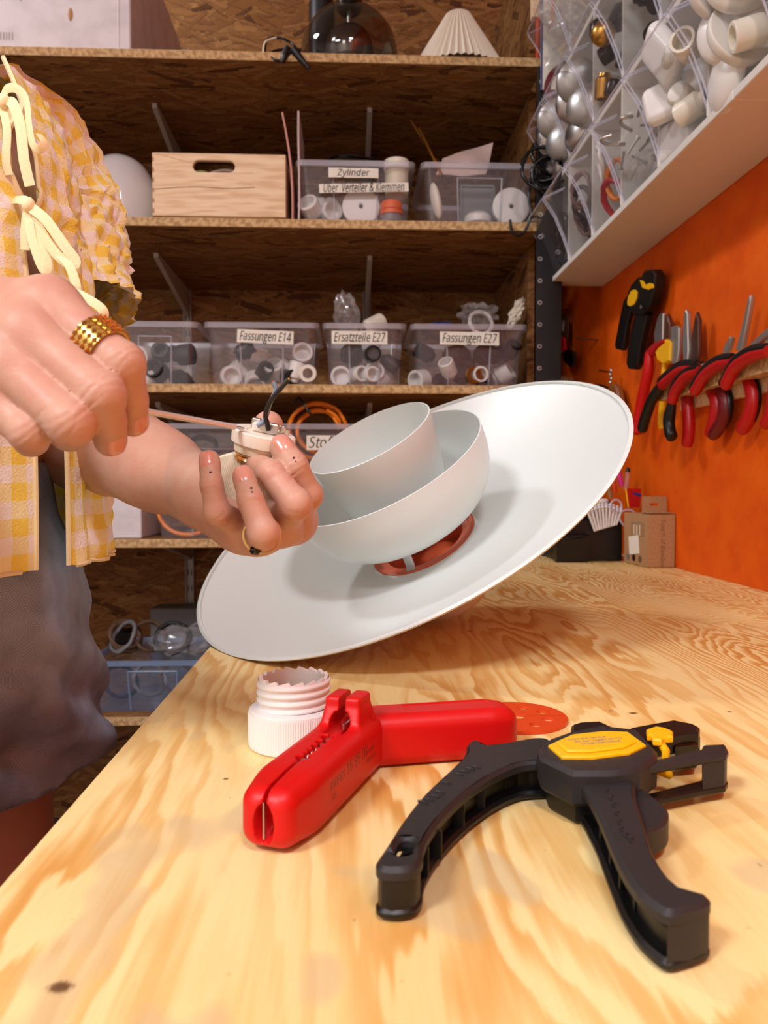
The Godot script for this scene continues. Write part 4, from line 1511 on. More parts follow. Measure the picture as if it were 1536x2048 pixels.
	part(shade, "top_wire", geo().lathe([Vector2(0.0275, 0.156), Vector2(0.030, 0.156), Vector2(0.030, 0.1575), Vector2(0.0275, 0.1575), Vector2(0.0275, 0.156)], 30, false).mesh(30), M.brass)
	# black lead with its plug over the edge of the top shelf
	var lead := thing("plug_lead", "black mains lead with plug hanging over the top shelf edge", "cable", Vector3(sx(580, 1.86), y, -1.86))
	part(lead, "cable", geo().tube(curve([Vector3(-0.055, 0.004, 0.0), Vector3(-0.05, 0.045, -0.02), Vector3(-0.02, 0.055, -0.03), Vector3(0.01, 0.035, -0.02), Vector3(0.015, 0.008, 0.006), Vector3(-0.02, -0.02, 0.01), Vector3(-0.045, -0.002, 0.004), Vector3(-0.015, 0.02, -0.015), Vector3(0.03, 0.012, 0.0)], 5), 0.0032, 8).mesh(60), M.black_gloss)
	part(lead, "plug", geo().tube([Vector3(0.012, 0.006, 0.012), Vector3(0.03, -0.016, 0.014), Vector3(0.05, -0.038, 0.014)], [0.010, 0.008, 0.004], 10).mesh(40), M.black_plastic)
	part(lead, "plug", geo().tube([Vector3(0.0, 0.012, 0.012), Vector3(-0.008, -0.012, 0.014), Vector3(-0.012, -0.026, 0.014)], [0.006, 0.009, 0.004], 10).mesh(40), M.black_plastic)
	part(lead, "strap", geo().tube(curve([Vector3(-0.058, -0.002, 0.006), Vector3(-0.054, 0.03, -0.004), Vector3(-0.03, 0.05, -0.02)], 4), 0.0022, 6).mesh(60), M.cream)
	small("dark_pot", geo().ball(Vector3(0, 0.014, 0), Vector3(0.02, 0.014, 0.015), 12).mesh(60), M.black_gloss, "small dark pot beside the white carton on the top shelf", "pot", Vector3(sx(404, 2.0), y, -2.0), 0, 0, 0, "")
	# --- fourth shelf
	y = BOARDS[3]
	var g4 := "large clear boxes on the fourth shelf"
	var c1 := clear_box_thing("large clear box of dark cables with an orange coil behind the left forearm", Vector3(sx(428, d), y, -d), sx(557, d) - sx(299, d) - 0.016, 0.278, 0.36, g4, M.clear_box, M.clear_rim)
	c1.set_meta("label", "large clear box of dark cables with an orange coil behind the forearm")
	var c2 := clear_box_thing("large clear box labelled Stoffkabel with an orange cable coil on top", Vector3(sx(690, d), y, -d), sx(820, d) - sx(563, d) - 0.016, 0.278, 0.36, g4, M.clear_box, M.clear_rim)
	box_label(c2, "Stoffkabel", Vector3(-0.018, 0.232, 0.008), 0.15, 0.036, 0.0, 0.026)
	var palette := [M.black_plastic, M.navy, M.dark_red, M.grey_plastic, mat(Color(0.25, 0.22, 0.2), 0.7), mat(Color(0.4, 0.3, 0.22), 0.7)]
	for k in 12:
		var which := k % 2
		var bx := sx([428, 690][which] + rng.randf_range(-70, 70), d)
		var by: float = y + 0.06 + 0.035 * (k / 2) * 0.9
		small("cable_coil", geo().tube(coil_path(Vector3.ZERO, 0.05, 3, 0.012, 40 + k, Vector3(rng.randf_range(-0.5, 0.5), 0.5, 0.6)), 0.006, 6).mesh(60), palette[k % 6], "coil of %s cable inside the %s" % [["black", "navy", "dark red", "grey", "brown", "tan"][k % 6], "box with the orange coil" if which == 0 else "box labelled Stoffkabel"], "cable coil", Vector3(bx, by, -d - 0.13 - rng.randf() * 0.04), 0, 0, 0, "cable coils in the large clear boxes")
	small("cable_coil", geo().tube(coil_path(Vector3.ZERO, 0.078, 2.2, 0.004, 8, Vector3(0, 0.35, 1)), 0.0052, 8).mesh(60), M.cable_orange, "orange cable ring standing inside the box behind the forearm", "cable coil", at(378, 1010, d + 0.055), 0, 0, 0, "")
	small("red_spool", geo().tube([Vector3(-0.05, 0, 0), Vector3(0.05, 0, 0)], 0.014, 14).mesh(40), M.red_grip, "red cable spool in the box labelled Stoffkabel", "spool", at(672, 902, d + 0.04), 0, 0, 0, "")
	var spiral := []
	var swirl := noise(1.0, 4, 2)
	for i in 150:
		var u := i / 149.0
		var a := TAU * 6.2 * u
		var r := lerpf(0.048, 0.086, fposmod(u * 3.1, 1.0)) + 0.006 * swirl.get_noise_1d(i * 0.16)
		spiral.append(Vector3(r * cos(a), r * sin(a) * 0.92, 0.030 * swirl.get_noise_1d(i * 0.09 + 50.0) + 0.03 * (u - 0.5)))
	small("cable_coil", geo().tube(spiral, 0.0050, 8).mesh(60), M.cable_orange, "big orange extension cable coil rising out of the box labelled Stoffkabel", "cable coil", Vector3(sx(640, 1.93), y + 0.268, -1.945), 0, 0, 0, "")
	var tie := geo().tube(curve([Vector3(-0.012, 0.02, 0.012), Vector3(0.0, 0.03, 0.02), Vector3(0.02, 0.0, 0.03), Vector3(0.03, -0.012, 0.028)], 4), 0.003, 6)
	small("cable_tie", tie.mesh(60), M.black_plastic, "black tie round the big orange cable coil", "cable tie", at(600, 822, 1.92), 0, 0, 0, "")
	var dc := thing("grey_carton", "pale grey carton with blue strip beside the blouse hem", "carton", Vector3(sx(238, d), y, -d - 0.10))
	part(dc, "carton_body", box_mesh(Vector3(0.105, 0.20, 0.20), 0.002, Vector3(0, 0.10, 0)), M.white_card)
	part(dc, "strip", box_mesh(Vector3(0.018, 0.19, 0.001), 0.0, Vector3(-0.035, 0.1, 0.1003)), mat(Color(0.55, 0.66, 0.8), 0.6))
	# --- lowest shelf
	y = BOARDS[4]
	var be := clear_box_thing("blue tinted clear box of grey cables on the lowest shelf", Vector3(sx(300, d), y, -d), 0.30, 0.13, 0.28, "", clear(Color(0.50, 0.58, 0.72), 0.22, 0.15), clear(Color(0.55, 0.65, 0.8), 0.5, 0.2))
	for k in 9:
		small("cable_coil", geo().tube(coil_path(Vector3.ZERO, 0.042, 2.6, 0.014, 80 + k, Vector3(rng.randf_range(-0.7, 0.7), 0.6, 0.7)), 0.0045, 6).mesh(60), palette[(k * 2 + 1) % 6], "tangled %s cable coil %s the blue tinted box" % [["black", "navy", "dark red", "grey", "brown", "tan"][(k * 2 + 1) % 6], ["inside", "heaped on top of"][int(k >= 4)]], "cable coil", Vector3(sx(215 + (k % 4) * 55, d), y + (0.055 if k < 4 else 0.165), -d - 0.09 - 0.02 * (k % 3)), 0, 0, 0, "cables in the blue tinted box" if k < 4 else "cables heaped on the blue tinted box")
	small("plastic_bag", bag_mesh(Vector3(0.15, 0.07, 0.10), 66, 0.3), M.film, "flat clear bag of white leads on the blue tinted box", "bag", Vector3(sx(345, d), y + 0.125, -d - 0.08), 0, 0, 0, "crumpled clear bags")
	small("black_adapter", geo().box(Vector3(0, 0.02, 0), Vector3(0.07, 0.04, 0.05), 0.006).mesh(35), M.black_plastic, "black plug adapter standing behind the cable heap on the lowest shelf", "adapter", Vector3(sx(240, d + 0.2), y + 0.13, -d - 0.2), 0, 15, 0, "")
	small("grey_tray", geo().box(Vector3(0, 0.10, 0), Vector3(0.16, 0.20, 0.1), 0.004).mesh(35), M.grey_plastic, "long grey tray standing behind the cable heap on the lowest shelf", "tray", Vector3(sx(345, d + 0.3), y, -d - 0.40), 0, 0, 0, "")

func crate(y: float) -> void:
	var d := 1.875
	var x0 := sx(311, d)
	var x1 := sx(574, d)
	var w := x1 - x0
	var t := thing("wooden_crate", "pale pine crate with an oval hand hole on the second shelf", "crate", Vector3((x0 + x1) / 2, y, -d - 0.13))
	var h := 0.148
	var oy := 0.012
	# front board: pieces round the hand hole
	var z := 0.124
	var hole_w := 0.10
	var hy := 0.118
	var hh := 0.014
	var front := geo()
	var hx := -0.012
	var outer := PackedVector2Array([Vector2(-w / 2, 0), Vector2(w / 2, 0), Vector2(w / 2, h), Vector2(-w / 2, h)])
	var slotted := with_slot(outer, Vector2(hx - hole_w / 2 + hh, hy), Vector2(hx + hole_w / 2 - hh, hy), hh)
	front.add(geo().slab(slotted, -0.006, 0.006, 0.0012), Transform3D(Basis(Vector3(1, 0, 0), Vector3(0, 0, -1), Vector3(0, 1, 0)), Vector3(0, oy, z)))
	part(t, "front_board", front.mesh(35), M.pine)
	part(t, "back_board", box_mesh(Vector3(w, h, 0.012), 0.001, Vector3(0, oy + h / 2, -z)), M.pine)
	for s in [-1, 1]:
		part(t, "side_board", box_mesh(Vector3(0.012, h, 0.236), 0.001, Vector3(s * (w / 2 - 0.006), oy + h / 2, 0)), M.pine)
		part(t, "runner", box_mesh(Vector3(0.03, 0.012, 0.24), 0.001, Vector3(s * (w / 2 - 0.045), 0.006, 0)), M.pine)
	part(t, "base_board", box_mesh(Vector3(w - 0.03, 0.008, 0.235), 0.001, Vector3(0, oy + 0.005, 0)), M.pine)
	part(t, "front_rail", box_mesh(Vector3(w - 0.03, 0.011, 0.02), 0.001, Vector3(0, 0.0058, 0.105)), M.pine)
	var crack := geo().tube(curve([Vector3(-w / 2 + 0.004, oy + 0.062, z + 0.0061), Vector3(-0.06, oy + 0.069, z + 0.0061), Vector3(0.02, oy + 0.066, z + 0.0061), Vector3(0.085, oy + 0.070, z + 0.0061)], 5), 0.0007, 5)
	part(t, "joint", crack.mesh(60), mat(Color(0.42, 0.29, 0.19), 0.8))
	for k in 6:
		part(t, "finger_joint", box_mesh(Vector3(0.004, 0.010, 0.0006), 0.0, Vector3(-w / 2 + 0.0025, oy + 0.012 + k * 0.024, z + 0.0062)), mat(Color(0.72, 0.54, 0.38), 0.7))
	small("green_spool", geo().ball(Vector3.ZERO, Vector3(0.022, 0.012, 0.022), 14).mesh(60), mat(Color(0.62, 0.66, 0.42), 0.5), "pale green spool seen through the crate's hand hole", "spool", t.position + Vector3(-0.05, oy + 0.112, 0.085), 0, 0, 0, "")
	small("cable_loop", geo().tube(curve([Vector3(-0.05, -0.018, 0), Vector3(-0.02, 0.002, 0), Vector3(0.02, 0.006, 0), Vector3(0.05, -0.008, 0)], 5), 0.0035, 8).mesh(60), M.white_plastic, "white cable loop seen through the crate's hand hole", "cable", t.position + Vector3(0.0, oy + 0.118, 0.09), 0, 0, 0, "")

func smoked_pendant(y: float) -> void:
	var t := thing("smoked_pendant", "smoked glass pendant lampshade with dark neck on the top shelf", "lampshade", Vector3(sx(700, 1.97), y, -2.0))
	part(t, "glass_shade", geo().lathe(curve([Vector2(0.108, 0.0), Vector2(0.121, 0.04), Vector2(0.123, 0.08), Vector2(0.112, 0.125), Vector2(0.085, 0.162), Vector2(0.055, 0.182), Vector2(0.036, 0.192), Vector2(0.033, 0.30)], 5), 48, false).mesh(60), M.smoke_glass)
	part(t, "neck", geo().lathe([Vector2(0.026, 0.185), Vector2(0.031, 0.19), Vector2(0.036, 0.27), Vector2(0.036, 0.36)], 28).mesh(40), M.black_gloss)
	part(t, "reflector", geo().lathe(curve([Vector2(0.055, 0.06), Vector2(0.060, 0.095), Vector2(0.048, 0.13), Vector2(0.018, 0.15)], 4), 36).mesh(60), mat(Color(0.55, 0.5, 0.46), 0.15, 1.0))
	part(t, "inner_rod", geo().tube([Vector3(0, 0.145, 0), Vector3(0, 0.19, 0)], 0.006, 10).mesh(60), M.steel)
	var b := thing("navy_canister", "navy canister with steel rod behind the smoked glass pendant", "canister", Vector3(sx(645, 2.15), y, -2.2))
	part(b, "canister_body", geo().lathe([Vector2(0.034, 0.0), Vector2(0.036, 0.003), Vector2(0.036, 0.325), Vector2(0.033, 0.33)], 28).mesh(35), M.navy)
	part(b, "steel_rod", geo().tube([Vector3(0, 0.33, 0), Vector3(0, 0.46, 0)], 0.006, 12).mesh(60), M.steel)

# ---------------------------------------------------------------- clear bins in the wall cabinet and what lies in them
func bin_node(label: String, where: Vector3) -> Node3D:
	# where: foot of the bin at the cabinet's face, middle of the cell; the mouth leans out into the room (-x)
	var t := thing("clear_bin", label, "bin", where, "clear tip-out bins in the wall cabinet")
	var w := 0.158
	var side := PackedVector2Array([Vector2(0.006, 0.003), Vector2(-0.010, 0.050), Vector2(-0.030, 0.096), Vector2(-0.058, 0.136), Vector2(-0.010, 0.158), Vector2(0.112, 0.158), Vector2(0.112, 0.003)])
	for s in [-1, 1]:
		var g := geo().slab(side, -0.0009, 0.0009)
		part(t, "side_wall", g.mesh(30), M.clear_bin, Transform3D(Basis(Vector3(1, 0, 0), Vector3(0, 0, -1), Vector3(0, 1, 0)), Vector3(0, 0, s * w / 2)))
		var edge := []
		for k in 5:
			edge.append(Vector3(side[k].x, side[k].y, s * w / 2))
		part(t, "side_edge", geo().tube(edge, 0.0016, 6).mesh(40), M.clear_edge)
	var rows := []
	for k in 4:
		rows.append(PackedVector3Array([Vector3(side[k].x, side[k].y, -w / 2), Vector3(side[k].x, side[k].y, w / 2)]))
	part(t, "front_wall", geo().sheet(rows, 0.0015).mesh(30), M.clear_bin)
	part(t, "lip", geo().tube([Vector3(side[3].x, side[3].y, -w / 2), Vector3(side[3].x, side[3].y, w / 2)], 0.0018, 6).mesh(40), M.clear_edge)
	part(t, "bin_floor", box_mesh(Vector3(0.106, 0.002, w - 0.004), 0.0, Vector3(0.059, 0.003, 0)), M.clear_bin)
	return t

func wall_bins() -> void:
	var f := 0.48
	var zf := -1.884
	var floors := [1.557, 1.776, 2.006]
	var rng := RandomNumberGenerator.new()
	rng.seed = 77
	var holder := holder_mesh(0.018, 0.045)
	var shell := geo().lathe(curve([Vector2(0.042, 0.0), Vector2(0.044, 0.004), Vector2(0.040, 0.016), Vector2(0.022, 0.026), Vector2(0.001, 0.029)], 4), 28).mesh(50)
	var screw := geo().lathe([Vector2(0.0022, 0.0), Vector2(0.0022, 0.028), Vector2(0.0045, 0.028), Vector2(0.0045, 0.031)], 10).mesh(30)
	var pod := net_mesh([Field.new(Vector3(-0.06, -0.02, -0.04), Vector3(0.06, 0.02, 0.04), 0.004).fill(func(p: Vector3) -> float: return rounded_box(p, Vector3(0.05, 0.014, 0.03), 0.013)).net()])
	var cap := geo().lathe([Vector2(0.016, 0), Vector2(0.017, 0.002), Vector2(0.017, 0.02), Vector2(0.012, 0.026), Vector2(0.006, 0.027)], 20).mesh(40)
	# what each cell holds, counted from the far end of the cabinet
	var kinds := [
		["black cable pieces", "dark brown leads", "red and orange leads", "steel screws and hooks", "white switch housings", "large white lamp shells", "white cable covers"],
		["clear light fittings", "polished reflectors", "brass and black sockets", "black lamp sockets", "clear cord grips", "white cord switches", "white lamp sockets"],
		["clear plastic bags", "clear plastic bags", "grey fittings", "white fittings", "white fittings"]]
	for k in 3:
		var n: int = [7, 6, 5][k]
		for i in n:
			var z := zf + 0.003 + 0.168 * (i + 0.5)
			var what: String = kinds[k][i]
			var rank: String = ["lowest", "middle", "upper"][k]
			var cell: String = "%s bin of the %s row counted from the strand board shelves" % [["first", "second", "third", "fourth", "fifth", "sixth", "seventh"][i], rank]
			bin_node("clear plastic bin holding %s in the %s cabinet row" % [what, rank] if not (k == 2 and (i == 1 or i == 4)) else "clear plastic bin holding more %s in the %s cabinet row" % [what, rank], Vector3(f, floors[k], z))
			var grp := "contents of the wall bins"
			var m := 7
			if "cable" in what and "covers" not in what or "leads" in what:
				for q in 4:
					var mm: Material = M.black_gloss if i == 0 else ([mat(Color(0.12, 0.08, 0.07), 0.5), mat(Color(0.5, 0.38, 0.36), 0.5)][q % 2] if i == 1 else [M.red_grip, M.cable_orange, M.film, M.white_plastic][q])
					small("lead_coil", geo().tube(coil_path(Vector3.ZERO, 0.034, 2.4, 0.014, 200 + i * 9 + q, Vector3(1, rng.randf_range(-0.5, 0.5), rng.randf_range(-0.5, 0.5))), 0.0042, 6).mesh(60), mm, "coiled lead %s among the %s in the wall bins" % [["at the bottom", "second up", "third up", "on top"][q], what], "lead", Vector3(f + 0.018 - 0.006 * q, floors[k] + 0.042 + 0.026 * q, z + rng.randf_range(-0.03, 0.03)), 0, 0, 0, grp)
			elif "screws" in what:
				for q in 14:
					small("steel_screw", screw, M.steel, "bright steel screw lying in the wall bin of screws", "screw", Vector3(f + 0.012 - 0.0022 * q + rng.randf() * 0.02, floors[k] + 0.015 + q * 0.006, z + rng.randf_range(-0.06, 0.06)), rng.randf_range(30, 150), rng.randf_range(0, 180), 0, "screws in the wall bin")
				small("plastic_bag", bag_mesh(Vector3(0.09, 0.06, 0.12), 300), M.film, "clear bag under the steel screws in the wall bin", "bag", Vector3(f + 0.035, floors[k] + 0.006, z), 0, 0, 0, "")
				for q in 3:
					small("steel_hook", geo().tube(curve([Vector3(0, 0, 0), Vector3(0, 0.03, 0), Vector3(0.01, 0.045, 0), Vector3(0.02, 0.03, 0)], 4), 0.003, 8).mesh(60), M.steel, "bent steel hook lying on the screws in the wall bin", "hook", Vector3(f - 0.012, floors[k] + 0.085 + 0.01 * q, z - 0.03 + 0.03 * q), 70, 40 * q, 90, "hooks in the wall bin")
			elif "reflectors" in what or "light fittings" in what:
				for q in 4:
					small("reflector_cup", shell, [M.steel, M.zinc][q % 2], "%s metal cup %s among the %s in the wall bins" % [["bright", "duller"][q % 2], ["at the bottom", "second up", "third up", "on top"][q], what], "reflector", Vector3(f + 0.012 - 0.008 * q, floors[k] + 0.04 + 0.026 * q, z + [-0.03, 0.03, -0.015, 0.02][q]), 60 + 30 * q, 20 * q, 70, grp)
				small("plastic_bag", bag_mesh(Vector3(0.08, 0.12, 0.11), 330 + i), M.film, "clear bag among the %s in the wall bins" % what, "bag", Vector3(f + 0.035, floors[k] + 0.02, z), 0, 0, 0, "")
			elif "bags" in what or "grips" in what:
				for q in 3:
					small("plastic_bag", bag_mesh(Vector3(0.08, 0.07, 0.07), 350 + i * 5 + q + k * 31, 0.4), M.film, "crumpled bag %s among the %s in the %s cabinet row" % [["at the bottom", "in the middle", "on top"][q], what if not (k == 2 and i == 1) else "more clear plastic bags", rank], "bag", Vector3(f + 0.015 - 0.01 * q, floors[k] + 0.02 + 0.045 * q, z + [-0.03, 0.03, 0.0][q]), 0, 0, 0, grp)
			elif "brass" in what or "black lamp" in what:
				for q in m:
					small("lamp_socket", holder if q % 2 else cap, M.black_gloss if (q != 3 or i == 3) else M.brass, "%s %s, layer %s of the wall bin of %s" % ["brass" if (q == 3 and i != 3) else "black", "lamp socket" if q % 2 else "capped lamp socket", ["one", "two", "three", "four", "five", "six", "seven"][q], what], "lamp socket", Vector3(f + 0.018 - 0.005 * q + 0.008 * (q % 2), floors[k] + 0.028 + 0.018 * q, z + rng.randf_range(-0.05, 0.05)), rng.randf_range(0, 180), rng.randf_range(0, 180), 0, grp)
				if i == 2:
					small("brass_ball", geo().ball(Vector3.ZERO, Vector3.ONE * 0.022, 20).mesh(60), M.brass, "brass ball in the wall bin of brass and black sockets", "brass ball", Vector3(f - 0.022, floors[k] + 0.105, z + 0.045), 0, 0, 0, "")
			else:
				var big := "shells" in what or "covers" in what
				for q in m:
					var mesh: Mesh = shell if (big and q % 3 != 1) else ([pod, holder, cap][q % 3])
					small("white_fitting", mesh, [M.white_plastic, M.porcelain, M.white_board][q % 3], "%s %s among the %s in the wall bins" % [["white", "cream", "chalk white"][q % 3], ("domed shell" if mesh == shell else ("rounded pod" if mesh == pod else ("hollow holder" if mesh == holder else "short cap"))) + (" higher up" if q >= 3 else " low down"), what], "fitting", Vector3(f + 0.018 - 0.006 * q + 0.008 * (q % 2), floors[k] + 0.03 + 0.018 * q, z + [-0.045, 0.04, 0.0, -0.03, 0.05, 0.01, -0.02][q]), rng.randf_range(30, 150), rng.randf_range(-70, 70), rng.randf_range(50, 120), grp)
	# cells farther along the wall, beside the camera
	for k in 3:
		for i in range([7, 6, 5][k], 13):
			bin_node("empty clear plastic bin of the %s cabinet row above the front bench end" % ["lowest", "middle", "upper"][k], Vector3(f, floors[k], zf + 0.003 + 0.168 * (i + 0.5)))
	# paper sticker with bars on the switch housings
	var st := thing("bar_sticker", "small white sticker with bars among the white switch housings", "sticker", Vector3(f - 0.014, floors[0] + 0.112, zf + 0.003 + 0.168 * 4.45))
	part(st, "sticker_paper", box_mesh(Vector3(0.001, 0.036, 0.03), 0.0), M.paper)
	for q in 5:
		part(st, "bar", box_mesh(Vector3(0.0004, 0.018, 0.0022), 0.0, Vector3(-0.0007, 0.0, -0.010 + q * 0.005)), M.grey_plastic)
	# black leads hanging over the far end
	var b := thing("black_lead_bundle", "bundle of glossy black leads hanging over the end of the wall bins", "cable", at(1095, 345, 1.84))
	var rng2 := RandomNumberGenerator.new()
	rng2.seed = 3
	for q in 5:
		part(b, "lead_loop", geo().tube(coil_path(Vector3(rng2.randf_range(-0.02, 0.02), rng2.randf_range(-0.03, 0.03), rng2.randf_range(-0.02, 0.05)), 0.036 + 0.008 * (q % 3), 1.7, 0.012, 500 + q, Vector3(rng2.randf_range(-1, 1), rng2.randf_range(-0.3, 0.3), 1)), 0.0042, 7).mesh(60), M.black_gloss)
	part(b, "lead_tail", geo().tube(curve([at(1078, 350, 1.84) - b.position, at(1058, 385, 1.83) - b.position, at(1062, 430, 1.83) - b.position, at(1045, 468, 1.83) - b.position, at(1026, 466, 1.83) - b.position, at(1020, 440, 1.83) - b.position], 6), 0.0035, 7).mesh(60), M.black_gloss)
	part(b, "lead_tail", geo().tube(curve([at(1090, 330, 1.84) - b.position, at(1120, 290, 1.80) - b.position, at(1150, 275, 1.76) - b.position, at(1172, 285, 1.74) - b.position], 6), 0.0035, 7).mesh(60), M.black_gloss)

# ---------------------------------------------------------------- the painted wall's tools
func side_outline(pts: Array, x: float) -> Array:
	var out := []
	for p in pts:
		var w := on_side(p[0], p[1], x)
		out.append(Vector2(w.z, w.y))
	return out

# a plate flat against the wall: outline in (z, y), from x0 out to x1 (x1 < x0)
func side_slab(pts: Array, x_face: float, thick: float, bevel := 0.001, smooth := 0) -> ArrayMesh:
	var o := side_outline(pts, x_face)
	var poly: PackedVector2Array = smooth2(o, smooth) if smooth > 0 else PackedVector2Array(o)
	# slab's (x, z) -> wall's (z, y); its y -> wall's -x
	var g := geo().add(geo().slab(poly, 0.0, thick, bevel), Transform3D(Basis(Vector3(0, 0, 1), Vector3(-1, 0, 0), Vector3(0, 1, 0)), Vector3(x_face + thick, 0, 0)))
	for i in range(0, g.v.size(), 3):
		pass
	return flipped_if_needed(g).mesh(35)

func flipped_if_needed(g: Geo) -> Geo:
	var s := 0.0
	for i in range(0, g.v.size(), 3):
		s += g.v[i].dot(g.v[i + 1].cross(g.v[i + 2]))
	if s < 0.0:
		for i in range(0, g.v.size(), 3):
			var q := g.v[i + 1]
			g.v[i + 1] = g.v[i + 2]
			g.v[i + 2] = q
	return g

func side_path(pts: Array, x) -> Array:
	var out := []
	for i in pts.size():
		var xx: float = x[i] if x is Array else x
		out.append(on_side(pts[i][0], pts[i][1], xx))
	return out

func grip(t: Node3D, called: String, pts: Array, x, r: float, m: Material, tip := 1.0) -> MeshInstance3D:
	var path := curve(side_path(pts, x), 5)
	var rr := []
	for i in path.size():
		var u := float(i) / (path.size() - 1)
		rr.append(r * (lerpf(0.75, 1.0, smoothstep(0.0, 0.25, u)) if u < 0.5 else lerpf(1.0, tip * 0.75, smoothstep(0.9, 1.0, u))))
	return fixed(t, called, geo().tube(path, rr, 10, true, 0.85, Vector3.RIGHT).mesh(60), m)

func wall_tools() -> void:
	# rack board
	var rk := thing("tool_rack", "strand board rack strip holding the row of pliers on the orange wall", "tool rack", Vector3(0.594, 1.214, -1.0))
	fixed(rk, "rack_board", box_mesh(Vector3(0.042, 0.042, 0.86), 0.001, Vector3(0.5945, 1.236, -1.0)), M.osb_edge)
	fixed(rk, "rack_foot", box_mesh(Vector3(0.012, 0.02, 0.80), 0.001, Vector3(0.609, 1.205, -1.0)), M.pine)
	# hanging black stripper
	var hs := thing("hanging_stripper", "black wire stripper with yellow oval badge hanging on the orange wall", "wire stripper", on_side(1270, 640, 0.6))
	fixed(hs, "handle", side_slab([[1258, 585], [1247, 600], [1238, 640], [1229, 690], [1231, 698], [1243, 701], [1247, 690], [1252, 650], [1262, 615]], 0.588, 0.012, 0.002), M.black_plastic)
	fixed(hs, "handle", side_slab([[1272, 625], [1263, 660], [1255, 700], [1252, 728], [1256, 738], [1269, 739], [1275, 728], [1280, 690], [1288, 655], [1294, 630]], 0.582, 0.014, 0.002), M.black_plastic)
	fixed(hs, "head_housing", side_slab([[1253, 590], [1262, 568], [1274, 554], [1281, 556], [1288, 540], [1304, 539], [1310, 550], [1307, 578], [1300, 606], [1286, 632], [1266, 630], [1256, 612]], 0.578, 0.022, 0.003), M.black_plastic)
	fixed(hs, "badge", side_slab([[1254, 605], [1256, 592], [1262, 581], [1269, 579], [1273, 584], [1272, 597], [1267, 609], [1259, 613], [1255, 611]], 0.5755, 0.004, 0.001), M.yellow)
	fixed(hs, "length_stop", side_slab([[1279, 560], [1285, 562], [1290, 570], [1298, 566], [1305, 568], [1305, 576], [1296, 580], [1284, 576]], 0.576, 0.004, 0.001), M.yellow)
	var hk := thing("wall_hook", "steel nail under the hanging black stripper", "nail", on_side(1290, 614, WALL_X))
	fixed(hk, "nail_shank", geo().tube(side_path([[1300, 614], [1282, 614]], [WALL_X, 0.57]), 0.0022, 8).mesh(60), M.steel)
	fixed(hk, "nail_head", geo().ball(on_side(1281, 614, 0.569), Vector3(0.0012, 0.004, 0.004), 10).mesh(60), M.steel)
	# red and yellow insulated pliers
	var p1 := thing("insulated_pliers", "insulated combination pliers with red and yellow handles in the rack", "pliers", on_side(1300, 770, 0.585))
	fixed(p1, "jaw", side_slab([[1309, 688], [1307, 668], [1314, 636], [1320, 625], [1326, 626], [1324, 690]], 0.588, 0.010, 0.002), M.steel)
	fixed(p1, "jaw", side_slab([[1323, 690], [1325, 630], [1332, 628], [1339, 648], [1338, 684], [1332, 694]], 0.591, 0.010, 0.002), mat(Color(0.42, 0.26, 0.2), 0.4, 0.6))
	fixed(p1, "yellow_guard", side_slab([[1308, 700], [1314, 684], [1330, 678], [1340, 684], [1338, 722], [1326, 730], [1314, 722]], 0.584, 0.014, 0.003), M.yellow)
	fixed(p1, "red_guard", side_slab([[1288, 703], [1300, 690], [1322, 678], [1326, 684], [1312, 696], [1302, 712], [1292, 712]], 0.580, 0.012, 0.003), M.red_grip)
	grip(p1, "handle", [[1298, 705], [1296, 745], [1284, 800], [1276, 850], [1276, 868]], 0.585, 0.0125, M.red_plastic)
	grip(p1, "handle", [[1330, 720], [1328, 780], [1324, 830], [1324, 858]], 0.603, 0.0085, M.yellow)
	# four red and black pliers in the rack
	var say := ["flat nosed pliers with red and black handles next to the insulated pliers", "long nosed pliers with red and black handles and bright slim jaws", "side cutters with red and black handles beside the long nosed pliers", "needle nosed pliers with very long thin steel jaws in the rack"]
	var fore := [[[[1396, 736], [1366, 738], [1340, 756], [1322, 772]], [[1322, 772], [1304, 800], [1290, 838], [1284, 862]]], [[[1398, 742], [1374, 752], [1352, 780], [1344, 806]], [[1344, 806], [1338, 840], [1340, 862], [1345, 876]]], [[[1468, 722], [1440, 728], [1412, 748], [1394, 776], [1388, 783]], [[1400, 762], [1390, 772], [1386, 780]]], [[[1536, 702], [1505, 710], [1474, 730], [1458, 756], [1450, 775]], [[1462, 745], [1450, 762], [1446, 770]]]]
	var aft := [[[1378, 742], [1374, 790], [1378, 850], [1374, 893]], [[1412, 760], [1432, 800], [1430, 840], [1420, 872]], [[1430, 750], [1450, 800], [1446, 840], [1424, 872]], [[1490, 740], [1506, 790], [1500, 830], [1482, 862]]]
	for k in 4:
		var t := thing("pliers", say[k], "pliers", on_side(aft[k][0][0], aft[k][0][1], 0.58), "red and black pliers in the rack")
		var fx := 0.562
		grip(t, "handle", fore[k][0], fx, 0.0108, M.red_grip)
		var over := []
		for p in fore[k][0]:
			over.append([p[0] - 3, p[1] - 8])
		grip(t, "black_inlay", over, fx - 0.002, 0.0082, M.black_plastic)
		if k < 2:
			grip(t, "black_grip", fore[k][1], fx, 0.0118, M.black_plastic)
		else:
			grip(t, "black_grip", fore[k][1], fx - 0.001, 0.0092, M.black_plastic)
		grip(t, "rear_handle", aft[k], 0.594, 0.0122, M.red_grip if k != 2 else M.dark_red)
		if k != 0:
			var dark := []
			for p in aft[k]:
				dark.append([p[0] + 7, p[1] - 2])
			grip(t, "black_inlay", dark, 0.597, 0.0085, M.black_plastic)
		fixed(t, "joint", side_slab([[fore[k][0][0][0] - 40, fore[k][0][0][1] + 6], [fore[k][0][0][0] - 26, fore[k][0][0][1] - 12], [fore[k][0][0][0] - 2, fore[k][0][0][1] - 14], [fore[k][0][0][0], fore[k][0][0][1] + 4]], 0.572, 0.014, 0.003), M.red_grip if k % 2 else M.black_plastic)
